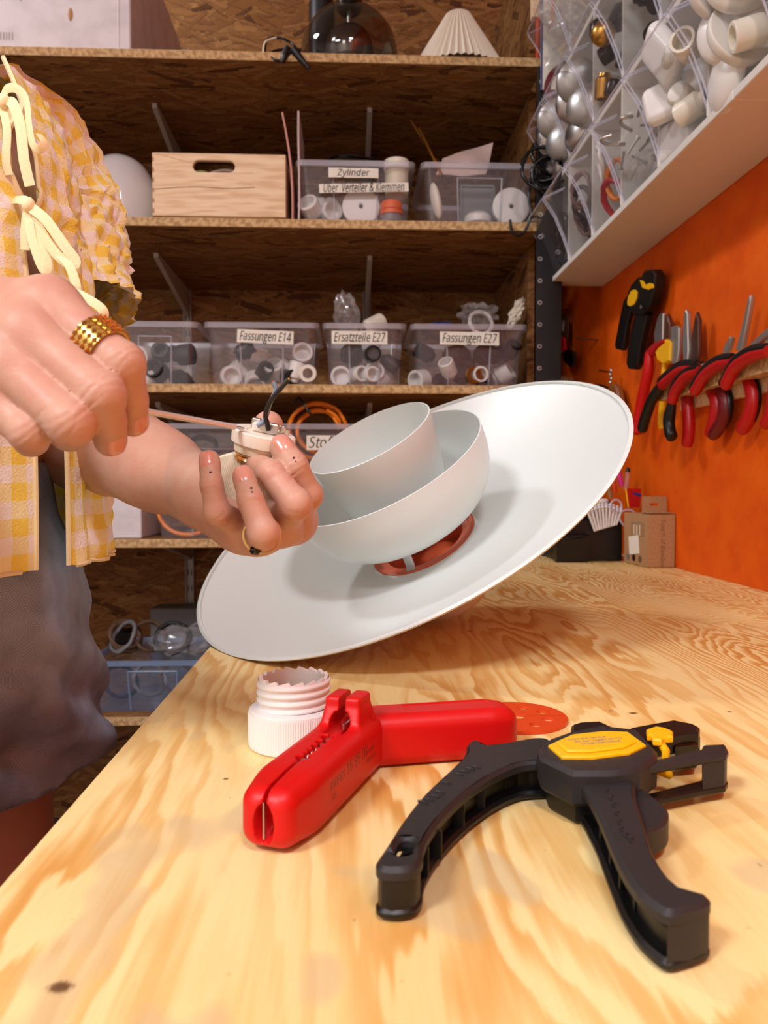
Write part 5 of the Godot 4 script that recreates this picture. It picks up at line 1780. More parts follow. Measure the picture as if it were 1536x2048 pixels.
	var jaws := [[[[1341, 728], [1341, 654], [1350, 651], [1357, 655], [1357, 700], [1352, 728]]], [[[1366, 724], [1364, 690], [1367, 628], [1370, 619], [1374, 626], [1376, 700], [1374, 724]], [[1380, 720], [1380, 690], [1388, 640], [1391, 624], [1396, 640], [1397, 700], [1392, 724]]], [[[1442, 712], [1448, 690], [1458, 672], [1462, 676], [1456, 700], [1450, 714]]], [[[1470, 700], [1474, 686], [1486, 640], [1496, 592], [1500, 590], [1500, 604], [1490, 660], [1484, 690], [1480, 704]]]]
	var which := [0, 1, 1, 2, 3]
	var n := 0
	for k in 4:
		var host: Node3D = get_node(["pliers", "pliers_001", "pliers_002", "pliers_003"][k])
		for j in jaws[k]:
			fixed(host, "jaw", side_slab(j, 0.588 - 0.004 * (n % 2), 0.008, 0.0018), M.zinc if n != 2 else mat(Color(0.42, 0.30, 0.26), 0.35, 0.8))
			n += 1
	# pliers head showing at the rack's open end
	var p5 := thing("crimping_pliers", "grey crimping pliers with red joint beyond the needle nosed pliers", "pliers", on_side(1530, 690, 0.585))
	fixed(p5, "jaw", side_slab([[1494, 692], [1510, 676], [1540, 650], [1544, 662], [1520, 684], [1502, 700]], 0.584, 0.008, 0.002), M.zinc)
	fixed(p5, "jaw", side_slab([[1530, 690], [1528, 668], [1542, 655], [1548, 670], [1544, 694]], 0.588, 0.008, 0.002), M.zinc)
	fixed(p5, "joint", side_slab([[1490, 704], [1496, 692], [1515, 688], [1519, 697], [1510, 706]], 0.578, 0.014, 0.003), M.red_grip)
	grip(p5, "handle", [[1550, 700], [1548, 780], [1540, 830], [1528, 852]], 0.59, 0.0095, M.red_grip)
	# keys on a hook
	var kh := thing("key_bundle", "bunch of rusty keys with red tag and black fob hanging by the black post", "keys", on_side(1112, 620, 0.6))
	fixed(kh, "hook", geo().tube(curve(side_path([[1120, 612], [1112, 608], [1106, 618], [1110, 628]], [WALL_X, 0.6, 0.59, 0.59]), 5), 0.0022, 8).mesh(60), M.steel)
	fixed(kh, "key_ring", geo().loop(coil_path(on_side(1112, 640, 0.592), 0.016, 0.96, 0.0, 1, Vector3(1, 0, 0.3)), 0.0016, 6).mesh(60), M.zinc)
	var rust := mat(Color(0.42, 0.25, 0.16), 0.5, 0.5)
	fixed(kh, "key", side_slab([[1088, 655], [1092, 640], [1102, 630], [1112, 638], [1110, 655], [1100, 662], [1100, 720], [1094, 728], [1090, 718], [1094, 664]], 0.586, 0.006, 0.001), rust)
	fixed(kh, "key", side_slab([[1104, 645], [1114, 636], [1126, 642], [1124, 662], [1116, 668], [1116, 700], [1110, 704], [1108, 668]], 0.59, 0.005, 0.001), M.zinc)
	fixed(kh, "key", side_slab([[1118, 640], [1124, 628], [1134, 632], [1136, 660], [1130, 700], [1124, 700], [1122, 660]], 0.594, 0.005, 0.001), rust)
	fixed(kh, "red_tag", side_slab([[1114, 680], [1120, 672], [1128, 676], [1130, 700], [1122, 706], [1114, 698]], 0.583, 0.006, 0.0015), M.red_grip)
	fixed(kh, "black_fob", side_slab([[1124, 704], [1134, 698], [1145, 704], [1146, 728], [1138, 734], [1128, 724]], 0.585, 0.010, 0.002), M.black_plastic)
	fixed(kh, "wire_loop", geo().tube(curve(side_path([[1116, 640], [1118, 622], [1142, 622], [1145, 640], [1144, 700]], [0.6, 0.604, 0.606, 0.606, 0.6]), 5), 0.0012, 6).mesh(60), M.black_iron)
	for q in [[1155, 677, 1196, "bare steel nail on the orange wall beside the keys"], [1198, 741, 1218, "bare steel nail holding the bead chain on the orange wall"]]:
		var nl := thing("wall_nail", q[3], "nail", on_side(q[0], q[1], 0.59))
		fixed(nl, "nail_shank", geo().tube(side_path([[q[0], q[1]], [q[2], q[1] + 3]], [0.575, WALL_X]), 0.002, 8).mesh(60), rust)
		fixed(nl, "nail_head", geo().ball(on_side(q[0], q[1], 0.575), Vector3(0.001, 0.0035, 0.0035), 10).mesh(60), rust)
	# hand brush hung behind the shade, dust brush beside the post
	var br := thing("hand_brush", "brown handled hand brush with black bristles hanging on a bead chain", "brush", on_side(1222, 790, 0.6))
	for q in 4:
		fixed(br, "chain_bead", geo().ball(on_side(1223 - (q % 2) * 2, 741 + q * 8, 0.592), Vector3.ONE * 0.0045, 10).mesh(60), M.steel)
	fixed(br, "handle", side_slab([[1216, 775], [1222, 768], [1230, 772], [1238, 800], [1240, 850], [1222, 850], [1214, 810]], 0.588, 0.016, 0.004, 2), mat(Color(0.55, 0.33, 0.16), 0.5))
	fixed(br, "bristles", side_slab([[1182, 782], [1190, 768], [1206, 775], [1216, 790], [1214, 840], [1196, 820]], 0.585, 0.02, 0.004), M.black_plastic)
	var db := thing("dust_brush", "tan bristled dust brush standing behind the white shade rim", "brush", on_side(1115, 770, 0.6))
	var bris := geo()
	for q in 60:
		var u := (q % 12) / 11.0
		var a := on_side(1094 + u * 48, 800, 0.575 + 0.006 * (q / 12))
		var b := on_side(1090 + u * 54, 752 + 10 * absf(u - 0.55), 0.572 + 0.008 * (q / 12))
		bris.tube([a, b], 0.0022, 5)
	fixed(db, "bristles", bris.mesh(60), mat(Color(0.62, 0.5, 0.34), 0.7)).set_meta("kind", "stuff")
	fixed(db, "stock", geo().box(on_side(1118, 812, 0.587), Vector3(0.034, 0.03, 0.12), 0.004).mesh(35), mat(Color(0.55, 0.4, 0.26), 0.6))
	# slotted upright between shelves and wall
	var up := thing("slotted_post", "black slotted steel post standing at the end of the shelves", "post", Vector3(at(1091, 968, 1.855).x, 0, -1.845))
	part(up, "front_flange", box_mesh(Vector3(0.062, 2.05, 0.004), 0.001, Vector3(0.002, 1.025, 0)), M.black_iron)
	part(up, "side_flange", box_mesh(Vector3(0.004, 2.05, 0.06), 0.001, Vector3(0.031, 1.025, -0.03)), M.black_iron)
	for q in 38:
		part(up, "slot_rim", geo().lathe([Vector2(0.003, 0.0), Vector2(0.0055, 0.0), Vector2(0.005, 0.0012), Vector2(0.003, 0.0012), Vector2(0.003, 0.0)], 14, false).mesh(30), M.zinc, turned(Vector3(-0.020, 0.09 + q * 0.052, 0.002), 90))
	# poster beside the cabinet
	var ps := thing("paper_poster", "white paper poster with orange brush stroke and red ring behind the clear bins", "poster", Vector3(at(1108, 100, 1.835).x, at(1108, 180, 1.835).y, -1.835))
	var x0 := at(1082, 100, 1.835).x - ps.position.x
	var x1 := at(1178, 100, 1.835).x - ps.position.x
	part(ps, "sheet", box_mesh(Vector3(x1 - x0, 0.40, 0.002), 0.0, Vector3((x0 + x1) / 2, 0.20, 0)), M.paper)
	part(ps, "blue_border", box_mesh(Vector3(0.004, 0.40, 0.0006), 0.0, Vector3(x0 + 0.002, 0.20, 0.0012)), M.blue_plastic)
	var stroke := PackedVector2Array([Vector2(0.018, -0.14), Vector2(0.024, -0.19), Vector2(0.022, -0.25), Vector2(0.03, -0.32), Vector2(0.038, -0.30), Vector2(0.032, -0.23), Vector2(0.034, -0.18), Vector2(0.026, -0.145)])
	part(ps, "brush_stroke", geo().slab(stroke, 0.0, 0.0006).mesh(30), mat(Color(0.92, 0.5, 0.12), 0.7), Transform3D(Basis(Vector3(1, 0, 0), Vector3(0, 0, 1), Vector3(0, -1, 0)), Vector3(x0, 0, 0.001)))
	part(ps, "red_ring", geo().lathe([Vector2(0.052, 0), Vector2(0.068, 0), Vector2(0.068, 0.0006), Vector2(0.052, 0.0006), Vector2(0.052, 0)], 40, false).mesh(30), M.dark_red, turned(Vector3(x0 + 0.075, 0.0, 0.0012), 90))
	var lath := thing("wooden_lath", "short pale wooden lath fixed upright above the top shelf end", "lath", Vector3(at(1070, 60, 1.9).x, BOARDS[0], -1.9))
	part(lath, "lath_body", box_mesh(Vector3(0.02, 0.20, 0.02), 0.001, Vector3(0, 0.22, 0)), M.pine)
	part(lath, "red_edge", box_mesh(Vector3(0.006, 0.12, 0.02), 0.001, Vector3(0.006, 0.06, 0)), M.orange_paint)

# ---------------------------------------------------------------- things at the far end of the bench
func far_bench() -> void:
	var cb := thing("brown_carton", "small brown cardboard hanging carton standing against the orange wall", "carton", Vector3(0.588, TOP, -1.49))
	var w := 0.052
	var poly := PackedVector2Array([Vector2(-0.026, 0.05), Vector2(0.026, 0.05), Vector2(0.026, -0.05), Vector2(-0.036, -0.05)])
	part(cb, "carton_body", geo().slab(poly, 0.0005, 0.102, 0.0008).mesh(30), M.card)
	var tab := with_slot(PackedVector2Array([Vector2(-0.024, 0.0), Vector2(0.025, 0.0), Vector2(0.025, 0.034), Vector2(-0.024, 0.034)]), Vector2(-0.006, 0.018), Vector2(0.006, 0.018), 0.003)
	part(cb, "hanging_tab", flipped_if_needed(geo().add(geo().slab(tab, 0, 0.0012), Transform3D(Basis(Vector3(1, 0, 0), Vector3(0, 0, 1), Vector3(0, 1, 0)), Vector3(0, 0.102, 0.012)))).mesh(30), M.card)
	part(cb, "lid_flap", box_mesh(Vector3(0.05, 0.0012, 0.04), 0.0, Vector3(0, 0.1045, 0.03)), M.card, turned(Vector3.ZERO, 0, 0, 0))
	var tx := letters("Touch of Bamboo", 0.0085, 0.0003)
	part(cb, "lettering", tx, mat(Color(0.52, 0.34, 0.22), 0.8), Transform3D(Basis(Vector3(0, -1, 0), Vector3(1, 0, 0), Vector3(0, 0, 1)), Vector3(-0.004, 0.092, 0.0502)))
	var facing := Transform3D(Basis(Vector3(0.0995, 0, 0.995), Vector3(0, 1, 0), Vector3(-0.995, 0, 0.0995)), Vector3(-0.0312, 0, 0))
	part(cb, "print_panel", box_mesh(Vector3(0.055, 0.028, 0.0006), 0.0, Vector3(0.008, 0.072, 0.0002)), mat(Color(0.62, 0.48, 0.34), 0.8), facing)
	for k in 3:
		part(cb, "swab_print", box_mesh(Vector3(0.005, 0.020, 0.0006), 0.0, Vector3(-0.006 + k * 0.012, 0.070, 0.0006)), mat(Color(0.84, 0.76, 0.66), 0.8), facing)
	part(cb, "white_sticker", box_mesh(Vector3(0.042, 0.036, 0.0008), 0.0, Vector3(0.0, 0.040, 0.0006)), M.paper, facing * turned(Vector3.ZERO, 0, 0, 8))
	for k in 3:
		part(cb, "round_mark", geo().lathe([Vector2(0.0065, 0.0), Vector2(0.0065, 0.0008), Vector2(0.004, 0.0009)], 20).mesh(30), [M.grey_plastic, M.black_plastic, mat(Color(0.45, 0.33, 0.23), 0.8)][k], facing * turned(Vector3(-0.032 + k * 0.026, 0.014, 0.0), 90))
	# black parts organiser
	var o := thing("parts_organiser", "black plastic parts organiser with open front trays at the bench end", "organiser", Vector3(0.490, TOP, -1.62))
	part(o, "body", box_mesh(Vector3(0.135, 0.085, 0.11), 0.003, Vector3(0.0, 0.0425, 0)), M.black_plastic)
	part(o, "tray", geo().loft([PackedVector3Array([Vector3(-0.075, 0.001, 0.075), Vector3(-0.01, 0.001, 0.075), Vector3(-0.01, 0.001, 0.056), Vector3(-0.075, 0.001, 0.056)]), PackedVector3Array([Vector3(-0.078, 0.045, 0.082), Vector3(-0.01, 0.052, 0.082), Vector3(-0.01, 0.058, 0.056), Vector3(-0.078, 0.058, 0.056)])]).mesh(30), M.black_plastic)
	part(o, "tray_lip", geo().tube([Vector3(-0.079, 0.045, 0.083), Vector3(-0.03, 0.056, 0.083), Vector3(-0.009, 0.054, 0.083)], 0.003, 6).mesh(50), M.black_gloss)
	part(o, "pen_cup", box_mesh(Vector3(0.07, 0.045, 0.06), 0.004, Vector3(0.02, 0.105, -0.01)), M.black_plastic)
	var d := 1.60
	var pens := [[1243, 972, 1236, 938, 0.0055, M.pink, "pink marker pen standing in the black organiser"], [1230, 985, 1226, 955, 0.005, M.orange_paint, "orange pen standing in the black organiser"], [1251, 980, 1256, 940, 0.0055, M.film, "clear barrelled pen with black cap in the black organiser"], [1222, 996, 1216, 970, 0.004, mat(Color(0.6, 0.45, 0.3), 0.6), "brown pencil standing in the black organiser"]]
	for p in pens:
		var a := at(p[0], p[1], d)
		var b := at(p[2], p[3], d)
		var pen := thing("pen", p[6], "pen", a, "pens in the organiser")
		part(pen, "barrel", geo().tube([Vector3.ZERO, (b - a) * 0.9], p[4], 10).mesh(50), p[5])
		part(pen, "pen_cap", geo().tube([(b - a) * 0.9, (b - a) * 1.12], [p[4], p[4] * 0.6], 10).mesh(50), M.black_plastic if p[5] == M.film else p[5])
	var rt := thing("glue_tube", "red glue tube with yellow edge and blue patch behind the carton", "tube", at(1268, 1015, 1.56))
	part(rt, "tube_body", geo().loft([PackedVector3Array([Vector3(-0.013, 0, 0.005), Vector3(0.010, 0, 0.005), Vector3(0.010, 0, -0.008), Vector3(-0.013, 0, -0.008)]), PackedVector3Array([Vector3(-0.018, 0.039, 0.002), Vector3(0.014, 0.039, 0.002), Vector3(0.014, 0.039, -0.002), Vector3(-0.018, 0.039, -0.002)])]).mesh(30), M.red_grip)
	part(rt, "yellow_edge", geo().tube([Vector3(-0.0135, 0.0, 0.005), Vector3(-0.0182, 0.039, 0.002)], 0.0016, 6).mesh(50), M.yellow)
	part(rt, "blue_patch", geo().slab(PackedVector2Array([Vector2(-0.006, -0.032), Vector2(0.013, -0.028), Vector2(0.013, -0.022), Vector2(0.0, -0.026)]), 0.0, 0.0006).mesh(30), M.blue_plastic, Transform3D(Basis(Vector3(1, 0, 0), Vector3(0, 0, 1), Vector3(0, -1, 0)), Vector3(0, 0, 0.0038)))
	var tape := thing("tape_roll", "small white capped yellow pot beside the cotton swabs", "pot", at(1203, 1020, 1.6))
	part(tape, "pot", geo().lathe([Vector2(0.013, 0.0), Vector2(0.014, 0.002), Vector2(0.014, 0.016)], 20).mesh(40), mat(Color(0.75, 0.68, 0.1), 0.5))
	part(tape, "pot_lid", geo().lathe([Vector2(0.0145, 0.016), Vector2(0.0145, 0.021), Vector2(0.010, 0.024)], 20).mesh(40), M.white_plastic)
	tape.name = "small_pot"
	for k in 20:
		var u := (k % 10) / 9.0
		var back := k / 10
		var a := at(1190 + u * 42, 1062 - u * 12 - back * 4, 1.555 + 0.012 * back)
		var b := at(1176 + u * 66, 1024 - 10 * sin(u * 3.0) - back * 5, 1.55 + 0.014 * back)
		var sw := thing("cotton_swab", "white cotton swab in the bundle tucked into the black organiser", "cotton swab", a, "bundle of cotton swabs")
		part(sw, "stick", geo().tube([Vector3.ZERO, b - a], 0.0026, 6).mesh(60), M.white_plastic)
		part(sw, "cotton_tip", geo().ball(b - a, Vector3.ONE * 0.0040, 8).mesh(60), M.white_card)
	for k in 2:
		var c := at(1232 + k * 24, 1012 + k * 24, 1.55)
		solo("clear_ring", geo().loop(coil_path(Vector3.ZERO, 0.013 + 0.004 * k, 0.96, 0.0, 1, Vector3(0.25 - k * 0.3, 0.1, 1)), 0.0022, 8).mesh(60), M.clear_edge, ["clear plastic ring standing above the cotton swabs", "clear plastic ring hanging beside the brown carton"][k], "ring", Transform3D(Basis(), c), "clear plastic rings")
	solo("blue_cloth", bag_mesh(Vector3(0.05, 0.018, 0.05), 91, 0.3), mat(Color(0.25, 0.32, 0.5), 0.8), "crumpled blue cloth at the far end of the bench", "cloth", Transform3D(Basis(), Vector3(at(1098, 1105, 1.7).x, TOP, -1.69)))

# ---------------------------------------------------------------- the person at the bench
const FWD := Vector3(0.954, 0, 0.30)
const LEFT := Vector3(0.30, 0, -0.954)
const MID := Vector3(-0.325, 0, -0.55)

var mottle: FastNoiseLite

func body_point(fwd: float, left: float, y: float) -> Vector3:
	return MID + FWD * fwd + LEFT * left + Vector3(0, y, 0)

# skin: one complexion, blotched a little pinker here and there
func skin_tint(p: Vector3, _n: Vector3) -> Color:
	var k := 0.22 + 0.55 * mottle.get_noise_3d(p.x * 70.0, p.y * 70.0, p.z * 70.0)
	return Color(0.560, 0.330, 0.240).lerp(Color(0.530, 0.245, 0.180), clampf(k, 0.0, 1.0))

# fine creases pressed into the skin: [joint, along, dorsal, radius]
var creases := []

func crease_offset(p: Vector3) -> float:
	var o := 0.0
	for c in creases:
		var q: Vector3 = p - c[0]
		if q.length_squared() > 0.0004:
			continue
		var s: float = q.dot(c[1])
		var up: float = q.dot(c[2]) / c[3]
		if up < 0.25 or absf(s) > 0.007:
			continue
		var bend: float = 0.25 * absf(q.dot(c[1].cross(c[2])))
		for l in [-0.0026, 0.0, 0.0024]:
			var t: float = (s - l - bend * signf(l)) / 0.0006
			o += exp(-t * t) * 0.00028 * smoothstep(0.25, 0.7, up)
	return o

func press(fd: Field) -> void:
	var n := PackedVector3Array()
	n.resize(fd.vert.size())
	for k in range(0, fd.idx.size(), 3):
		var a := fd.idx[k]
		var b := fd.idx[k + 1]
		var c := fd.idx[k + 2]
		var m := (fd.vert[b] - fd.vert[a]).cross(fd.vert[c] - fd.vert[a])
		n[a] += m
		n[b] += m
		n[c] += m
	for k in fd.vert.size():
		var o := crease_offset(fd.vert[k])
		if o > 0.0:
			fd.vert[k] -= n[k].normalized() * o

# a nail as a curved plate over the end of a finger
func nail(g: Geo, dip: Vector3, tip: Vector3, dorsal: Vector3, r: float, length: float, half_deg := 52.0) -> void:
	var a := (tip - dip).normalized()
	var d := (dorsal - a * dorsal.dot(a)).normalized()
	var s := a.cross(d)
	var start := tip + a * (r * 0.62 - length)
	var rows := []
	var m := 9
	for i in m + 1:
		var u := float(i) / m
		var w := sqrt(maxf(0.0, 1.0 - pow(absf(u * 2.0 - 1.0), 4.0) * (0.75 if u < 0.5 else 0.60)))
		var line := PackedVector3Array()
		for j in 9:
			var v := (j / 4.0 - 1.0) * w
			var ang := deg_to_rad(half_deg) * v
			var drop := 0.0
			var along_ := length * u
			var over := maxf(0.0, along_ - (length - r * 0.62))
			drop = r - sqrt(maxf(r * r - over * over * 0.95, 0.0))
			var lift := 0.00075 - 0.00055 * pow(absf(v), 6.0) - 0.0005 * pow(1.0 - minf(u * 4.0, 1.0), 2.0)
			line.append(start + a * along_ + d * ((r - drop + lift) * cos(ang)) + s * ((r - drop * 0.8 + lift) * sin(ang)))
		rows.append(line)
	g.sheet(rows, 0.0004)

func hand(spec: Dictionary, cell: float, lo: Vector3, hi: Vector3) -> Field:
	# palm first; each finger is then joined to a palm of its own copy so that fingers do not melt together
	var palm := Field.new(lo, hi, cell)
	for b in spec.palm:
		palm.bone(b[0], b[1], b[2], b[3], b[4] if b.size() > 4 else 0.010)
	var out: Field = null
	for fg in spec.fingers:
		var fd := Field.new(lo, hi, cell)
		fd.f = palm.f.duplicate()
		var j: Array = fg.joints
		var r: Array = fg.radii
		for i in j.size() - 1:
			var k := 0.009 if i == 0 else 0.0022
			fd.bone(j[i], j[i + 1], r[i], r[i + 1], k)
		# knuckle and pad
		if j.size() > 2:
			fd.bone(j[1] + fg.dorsal * r[1] * 0.10, j[1] + fg.dorsal * r[1] * 0.10, r[1] * 0.96, r[1] * 0.96, 0.003)
			var n := j.size()
			var a: Vector3 = (j[n - 1] - j[n - 2]).normalized()
			fd.bone(j[n - 1] - fg.dorsal * r[n - 1] * 0.16, j[n - 1] - a * 0.004 - fg.dorsal * r[n - 1] * 0.14, r[n - 1] * 1.0, r[n - 1] * 1.02, 0.002)
			creases.append([j[1], (j[2] - j[0]).normalized(), fg.dorsal, r[1]])
			creases.append([j[n - 2], (j[n - 1] - j[n - 3]).normalized(), fg.dorsal, r[n - 2]])
		if out == null:
			out = fd
		else:
			out.union(fd)
	out.net()
	return out

func person() -> void:
	mottle = noise(1.0, 55, 3)
	var t := thing("person", "person in a yellow gingham blouse and grey denim shorts screwing a lamp holder together", "person", Vector3(MID.x, 0, MID.z))
	# ---- her left hand, palm up, holding the lamp holder
	var lw := at(405, 984, 0.478)
	var elbow := Vector3(-0.252, 1.118, -0.66)
	var toward := func(p: Vector3) -> Vector3: return (EYE - p).normalized()
	var lp := {"pinky": [at(488, 1060, 0.438), at(435, 1024, 0.406), at(423, 968, 0.404), at(418, 921, 0.411)], "ring": [at(520, 1064, 0.434), at(527, 1066, 0.390), at(501, 1000, 0.393), at(487, 953, 0.402)], "middle": [at(562, 1046, 0.446), at(592, 1008, 0.404), at(542, 946, 0.412), at(513, 927, 0.430)], "index": [at(588, 1042, 0.460), at(614, 990, 0.425), at(589, 932, 0.417), at(563, 893, 0.423)]}
	var up_cam := Vector3(0.05, 0.15, 1.0).normalized()
	var left := {"palm": [], "fingers": []}
	left.palm = [[lw, elbow.lerp(lw, 0.72), 0.0215, 0.026, 0.012], [lw + Vector3(0.004, 0.004, 0), lp.index[0], 0.0145, 0.0135], [lw, lp.middle[0], 0.0160, 0.0135], [lw + Vector3(0.003, -0.003, 0.003), lp.ring[0], 0.0150, 0.0125], [lw + Vector3(0.006, -0.006, 0.006), lp.pinky[0], 0.0145, 0.0120], [at(438, 1005, 0.464), at(472, 1052, 0.446), 0.0150, 0.0115], [at(445, 985, 0.492), at(492, 960, 0.492), 0.016, 0.013]]
	left.fingers = [
		{"joints": lp.pinky, "radii": [0.0092, 0.0066, 0.0058, 0.0052], "dorsal": Vector3(-0.35, 0.1, 0.93).normalized()},
		{"joints": lp.ring, "radii": [0.0098, 0.0077, 0.0065, 0.0055], "dorsal": Vector3(0.0, 0.0, 1.0)},
		{"joints": lp.middle, "radii": [0.0104, 0.0080, 0.0072, 0.0062], "dorsal": Vector3(0.35, 0.0, 0.94).normalized()},
		{"joints": lp.index, "radii": [0.0104, 0.0082, 0.0073, 0.0064], "dorsal": Vector3(0.42, 0.25, 0.87).normalized()},
		{"joints": [at(462, 968, 0.494), at(500, 930, 0.500), at(526, 890, 0.486), at(537, 851, 0.470)], "radii": [0.013, 0.0108, 0.0098, 0.0086], "dorsal": Vector3(0.1, 0.3, -0.95).normalized()}]
	var lo := at(395, 1118, 0.38).min(at(640, 1118, 0.38)).min(at(395, 1118, 0.53))
	lo.z = -0.525
	var hi := Vector3(at(652, 900, 0.45).x, at(530, 818, 0.45).y, -0.368)
	lo.x = at(350, 1000, 0.50).x
	var lh := hand(left, 0.0011, lo, hi)
	press(lh)
	# the tattooed dots: [x, y, radius], set on the skin where the photograph shows them
	var ink := geo()
	for q in [[420, 942, 0.0009], [501, 973, 0.0010], [504, 981, 0.0006], [586, 913, 0.0008], [591, 919, 0.0006]]:
		var ray := sight(q[0], q[1]).normalized()
		var best := Vector3.ZERO
		var near := INF
		for v in lh.vert:
			var d := (v - EYE).dot(ray)
			if d < near and (v - EYE - ray * d).length() < 0.0012:
				near = d
				best = v
		if near < INF:
			ink.add(geo().ball(Vector3.ZERO, Vector3(q[2] * 0.8, q[2] * 0.8, 0.0003), 10), Transform3D(Basis.looking_at(ray), best))
	creases.clear()
	# ---- her right hand, back to the room, round the screwdriver
	var rw := at(-175, 655, 0.385)
	var relbow := Vector3(-0.43, 1.03, -0.36)
	var rp := {"index": [at(100, 612, 0.356), at(244, 728, 0.341), at(262, 800, 0.351), at(266, 842, 0.358)], "middle": [at(58, 665, 0.346), at(203, 790, 0.332), at(217, 842, 0.338), at(221, 880, 0.345)], "ring": [at(18, 728, 0.342), at(142, 845, 0.328), at(140, 862, 0.350), at(128, 840, 0.366)], "pinky": [at(-20, 790, 0.344), at(60, 864, 0.334), at(62, 878, 0.352), at(56, 858, 0.366)]}
	var right := {"palm": [], "fingers": []}
	right.palm = [[rw, relbow.lerp(rw, 0.6), 0.0225, 0.027, 0.012], [rw + Vector3(0, 0.008, 0), rp.index[0], 0.019, 0.0118], [rw + Vector3(0, 0.002, 0), rp.middle[0], 0.019, 0.0118], [rw + Vector3(0, -0.004, 0), rp.ring[0], 0.019, 0.0115], [rw + Vector3(0, -0.012, 0), rp.pinky[0], 0.018, 0.0110], [at(-40, 650, 0.372), at(40, 690, 0.372), 0.018, 0.014]]
	var rd := Vector3(0.15, 0.35, 0.92).normalized()
	right.fingers = [
		{"joints": rp.index, "radii": [0.0118, 0.0094, 0.0074, 0.0066], "dorsal": Vector3(0.55, 0.25, 0.8).normalized()},
		{"joints": rp.middle, "radii": [0.0118, 0.0097, 0.0074, 0.0068], "dorsal": Vector3(0.4, 0.1, 0.9).normalized()},
		{"joints": rp.ring, "radii": [0.0115, 0.0098, 0.0088, 0.0078], "dorsal": rd},
		{"joints": rp.pinky, "radii": [0.0105, 0.0084, 0.0076, 0.0066], "dorsal": rd},
		{"joints": [at(-90, 690, 0.392), at(20, 742, 0.398), at(135, 790, 0.392), at(225, 822, 0.383)], "radii": [0.015, 0.0115, 0.010, 0.0085], "dorsal": Vector3(0, 0.2, -0.98).normalized()}]
	lo = Vector3(at(-235, 900, 0.40).x, at(0, 925, 0.35).y, -0.425)
	hi = Vector3(at(305, 800, 0.35).x, at(0, 535, 0.37).y, -0.312)
	var rh := hand(right, 0.0012, lo, hi)
	press(rh)
	# ---- forearms
	var fa := Field.new(Vector3(-0.33, 1.00, -0.73), Vector3(-0.06, 1.22, -0.44), 0.003)
	fa.bone(elbow, elbow.lerp(lw, 0.35), 0.039, 0.041, 0.0).bone(elbow.lerp(lw, 0.35), elbow.lerp(lw, 0.78), 0.0405, 0.0265, 0.02).bone(elbow.lerp(lw, 0.72), lw, 0.026, 0.0215, 0.012).net()
	var fb := Field.new(Vector3(-0.50, 0.95, -0.46), Vector3(-0.15, 1.18, -0.28), 0.004)
	fb.bone(relbow, relbow.lerp(rw, 0.35), 0.039, 0.041, 0.0).bone(relbow.lerp(rw, 0.35), relbow.lerp(rw, 0.8), 0.041, 0.026, 0.02).bone(relbow.lerp(rw, 0.6), rw, 0.027, 0.0225, 0.012).net()
	# ---- trunk, upper arms, neck, legs
	var sl := body_point(0.0, 0.150, 1.318)
	var sr := body_point(0.0, -0.150, 1.318)
	var tr := Field.new(Vector3(-0.62, 0.0, -0.84), Vector3(-0.05, 1.50, -0.24), 0.011)
	tr.bone(body_point(0, -0.035, 0.93), body_point(0, 0.035, 0.93), 0.084, 0.084, 0.0)
	tr.bone(body_point(0, 0, 0.95), body_point(0.0, 0, 1.08), 0.084, 0.084, 0.06)
	tr.bone(body_point(0.0, -0.03, 1.10), body_point(0, -0.05, 1.225), 0.086, 0.082, 0.05).bone(body_point(0.0, 0.03, 1.10), body_point(0, 0.05, 1.225), 0.086, 0.082, 0.05)
	tr.bone(body_point(0.045, -0.07, 1.20), body_point(0.040, -0.07, 1.20), 0.050, 0.050, 0.03).bone(body_point(0.045, 0.07, 1.20), body_point(0.040, 0.07, 1.20), 0.050, 0.050, 0.03)
	tr.bone(sl, sr, 0.042, 0.042, 0.05).bone(body_point(0, 0, 1.32), body_point(0.015, 0, 1.43), 0.050, 0.045, 0.04)
	tr.bone(sl, elbow, 0.044, 0.039, 0.03).bone(sr, relbow, 0.044, 0.039, 0.03)
	for s in [-1.0, 1.0]:
		tr.bone(body_point(-0.012, s * 0.072, 0.90), body_point(0.0, s * 0.08, 0.50), 0.068, 0.056, 0.04)
		tr.bone(body_point(0.02, s * 0.09, 0.50), body_point(0.0, s * 0.09, 0.30), 0.056, 0.052, 0.03).bone(body_point(0.0, s * 0.09, 0.30), body_point(0.0, s * 0.09, 0.09), 0.050, 0.034, 0.03)
		tr.bone(body_point(-0.02, s * 0.09, 0.045), body_point(0.13, s * 0.10, 0.03), 0.036, 0.026, 0.03)
	tr.net()
	# ---- head, above the picture's upper edge, bent towards the work
	var hc := body_point(0.05, 0, 1.53)
	var look_ := (at(500, 880, 0.44) - hc).normalized()
	var hup := (Vector3.UP - look_ * look_.y).normalized()
	look_ = (look_ * 0.5 + FWD * 0.7).normalized()
	hup = (Vector3.UP - look_ * look_.y).normalized()
	var hs := look_.cross(hup)
	var hd := Field.new(hc - Vector3(0.125, 0.15, 0.125), hc + Vector3(0.125, 0.125, 0.125), 0.0032)
	hd.bone(hc + hup * 0.025 - look_ * 0.02, hc + hup * 0.02 + look_ * 0.015, 0.083, 0.074, 0.0)
	hd.bone(hc - hup * 0.03 + look_ * 0.035, hc - hup * 0.075 + look_ * 0.052, 0.055, 0.032, 0.03)
	hd.bone(hc - look_ * 0.02, body_point(0.015, 0, 1.40), 0.05, 0.045, 0.03)
	hd.bone(hc + hup * 0.005 + look_ * 0.088, hc - hup * 0.028 + look_ * 0.104, 0.007, 0.011, 0.012)
	hd.bone(hc - hup * 0.050 + look_ * 0.087 - hs * 0.015, hc - hup * 0.050 + look_ * 0.087 + hs * 0.015, 0.0045, 0.0045, 0.004)
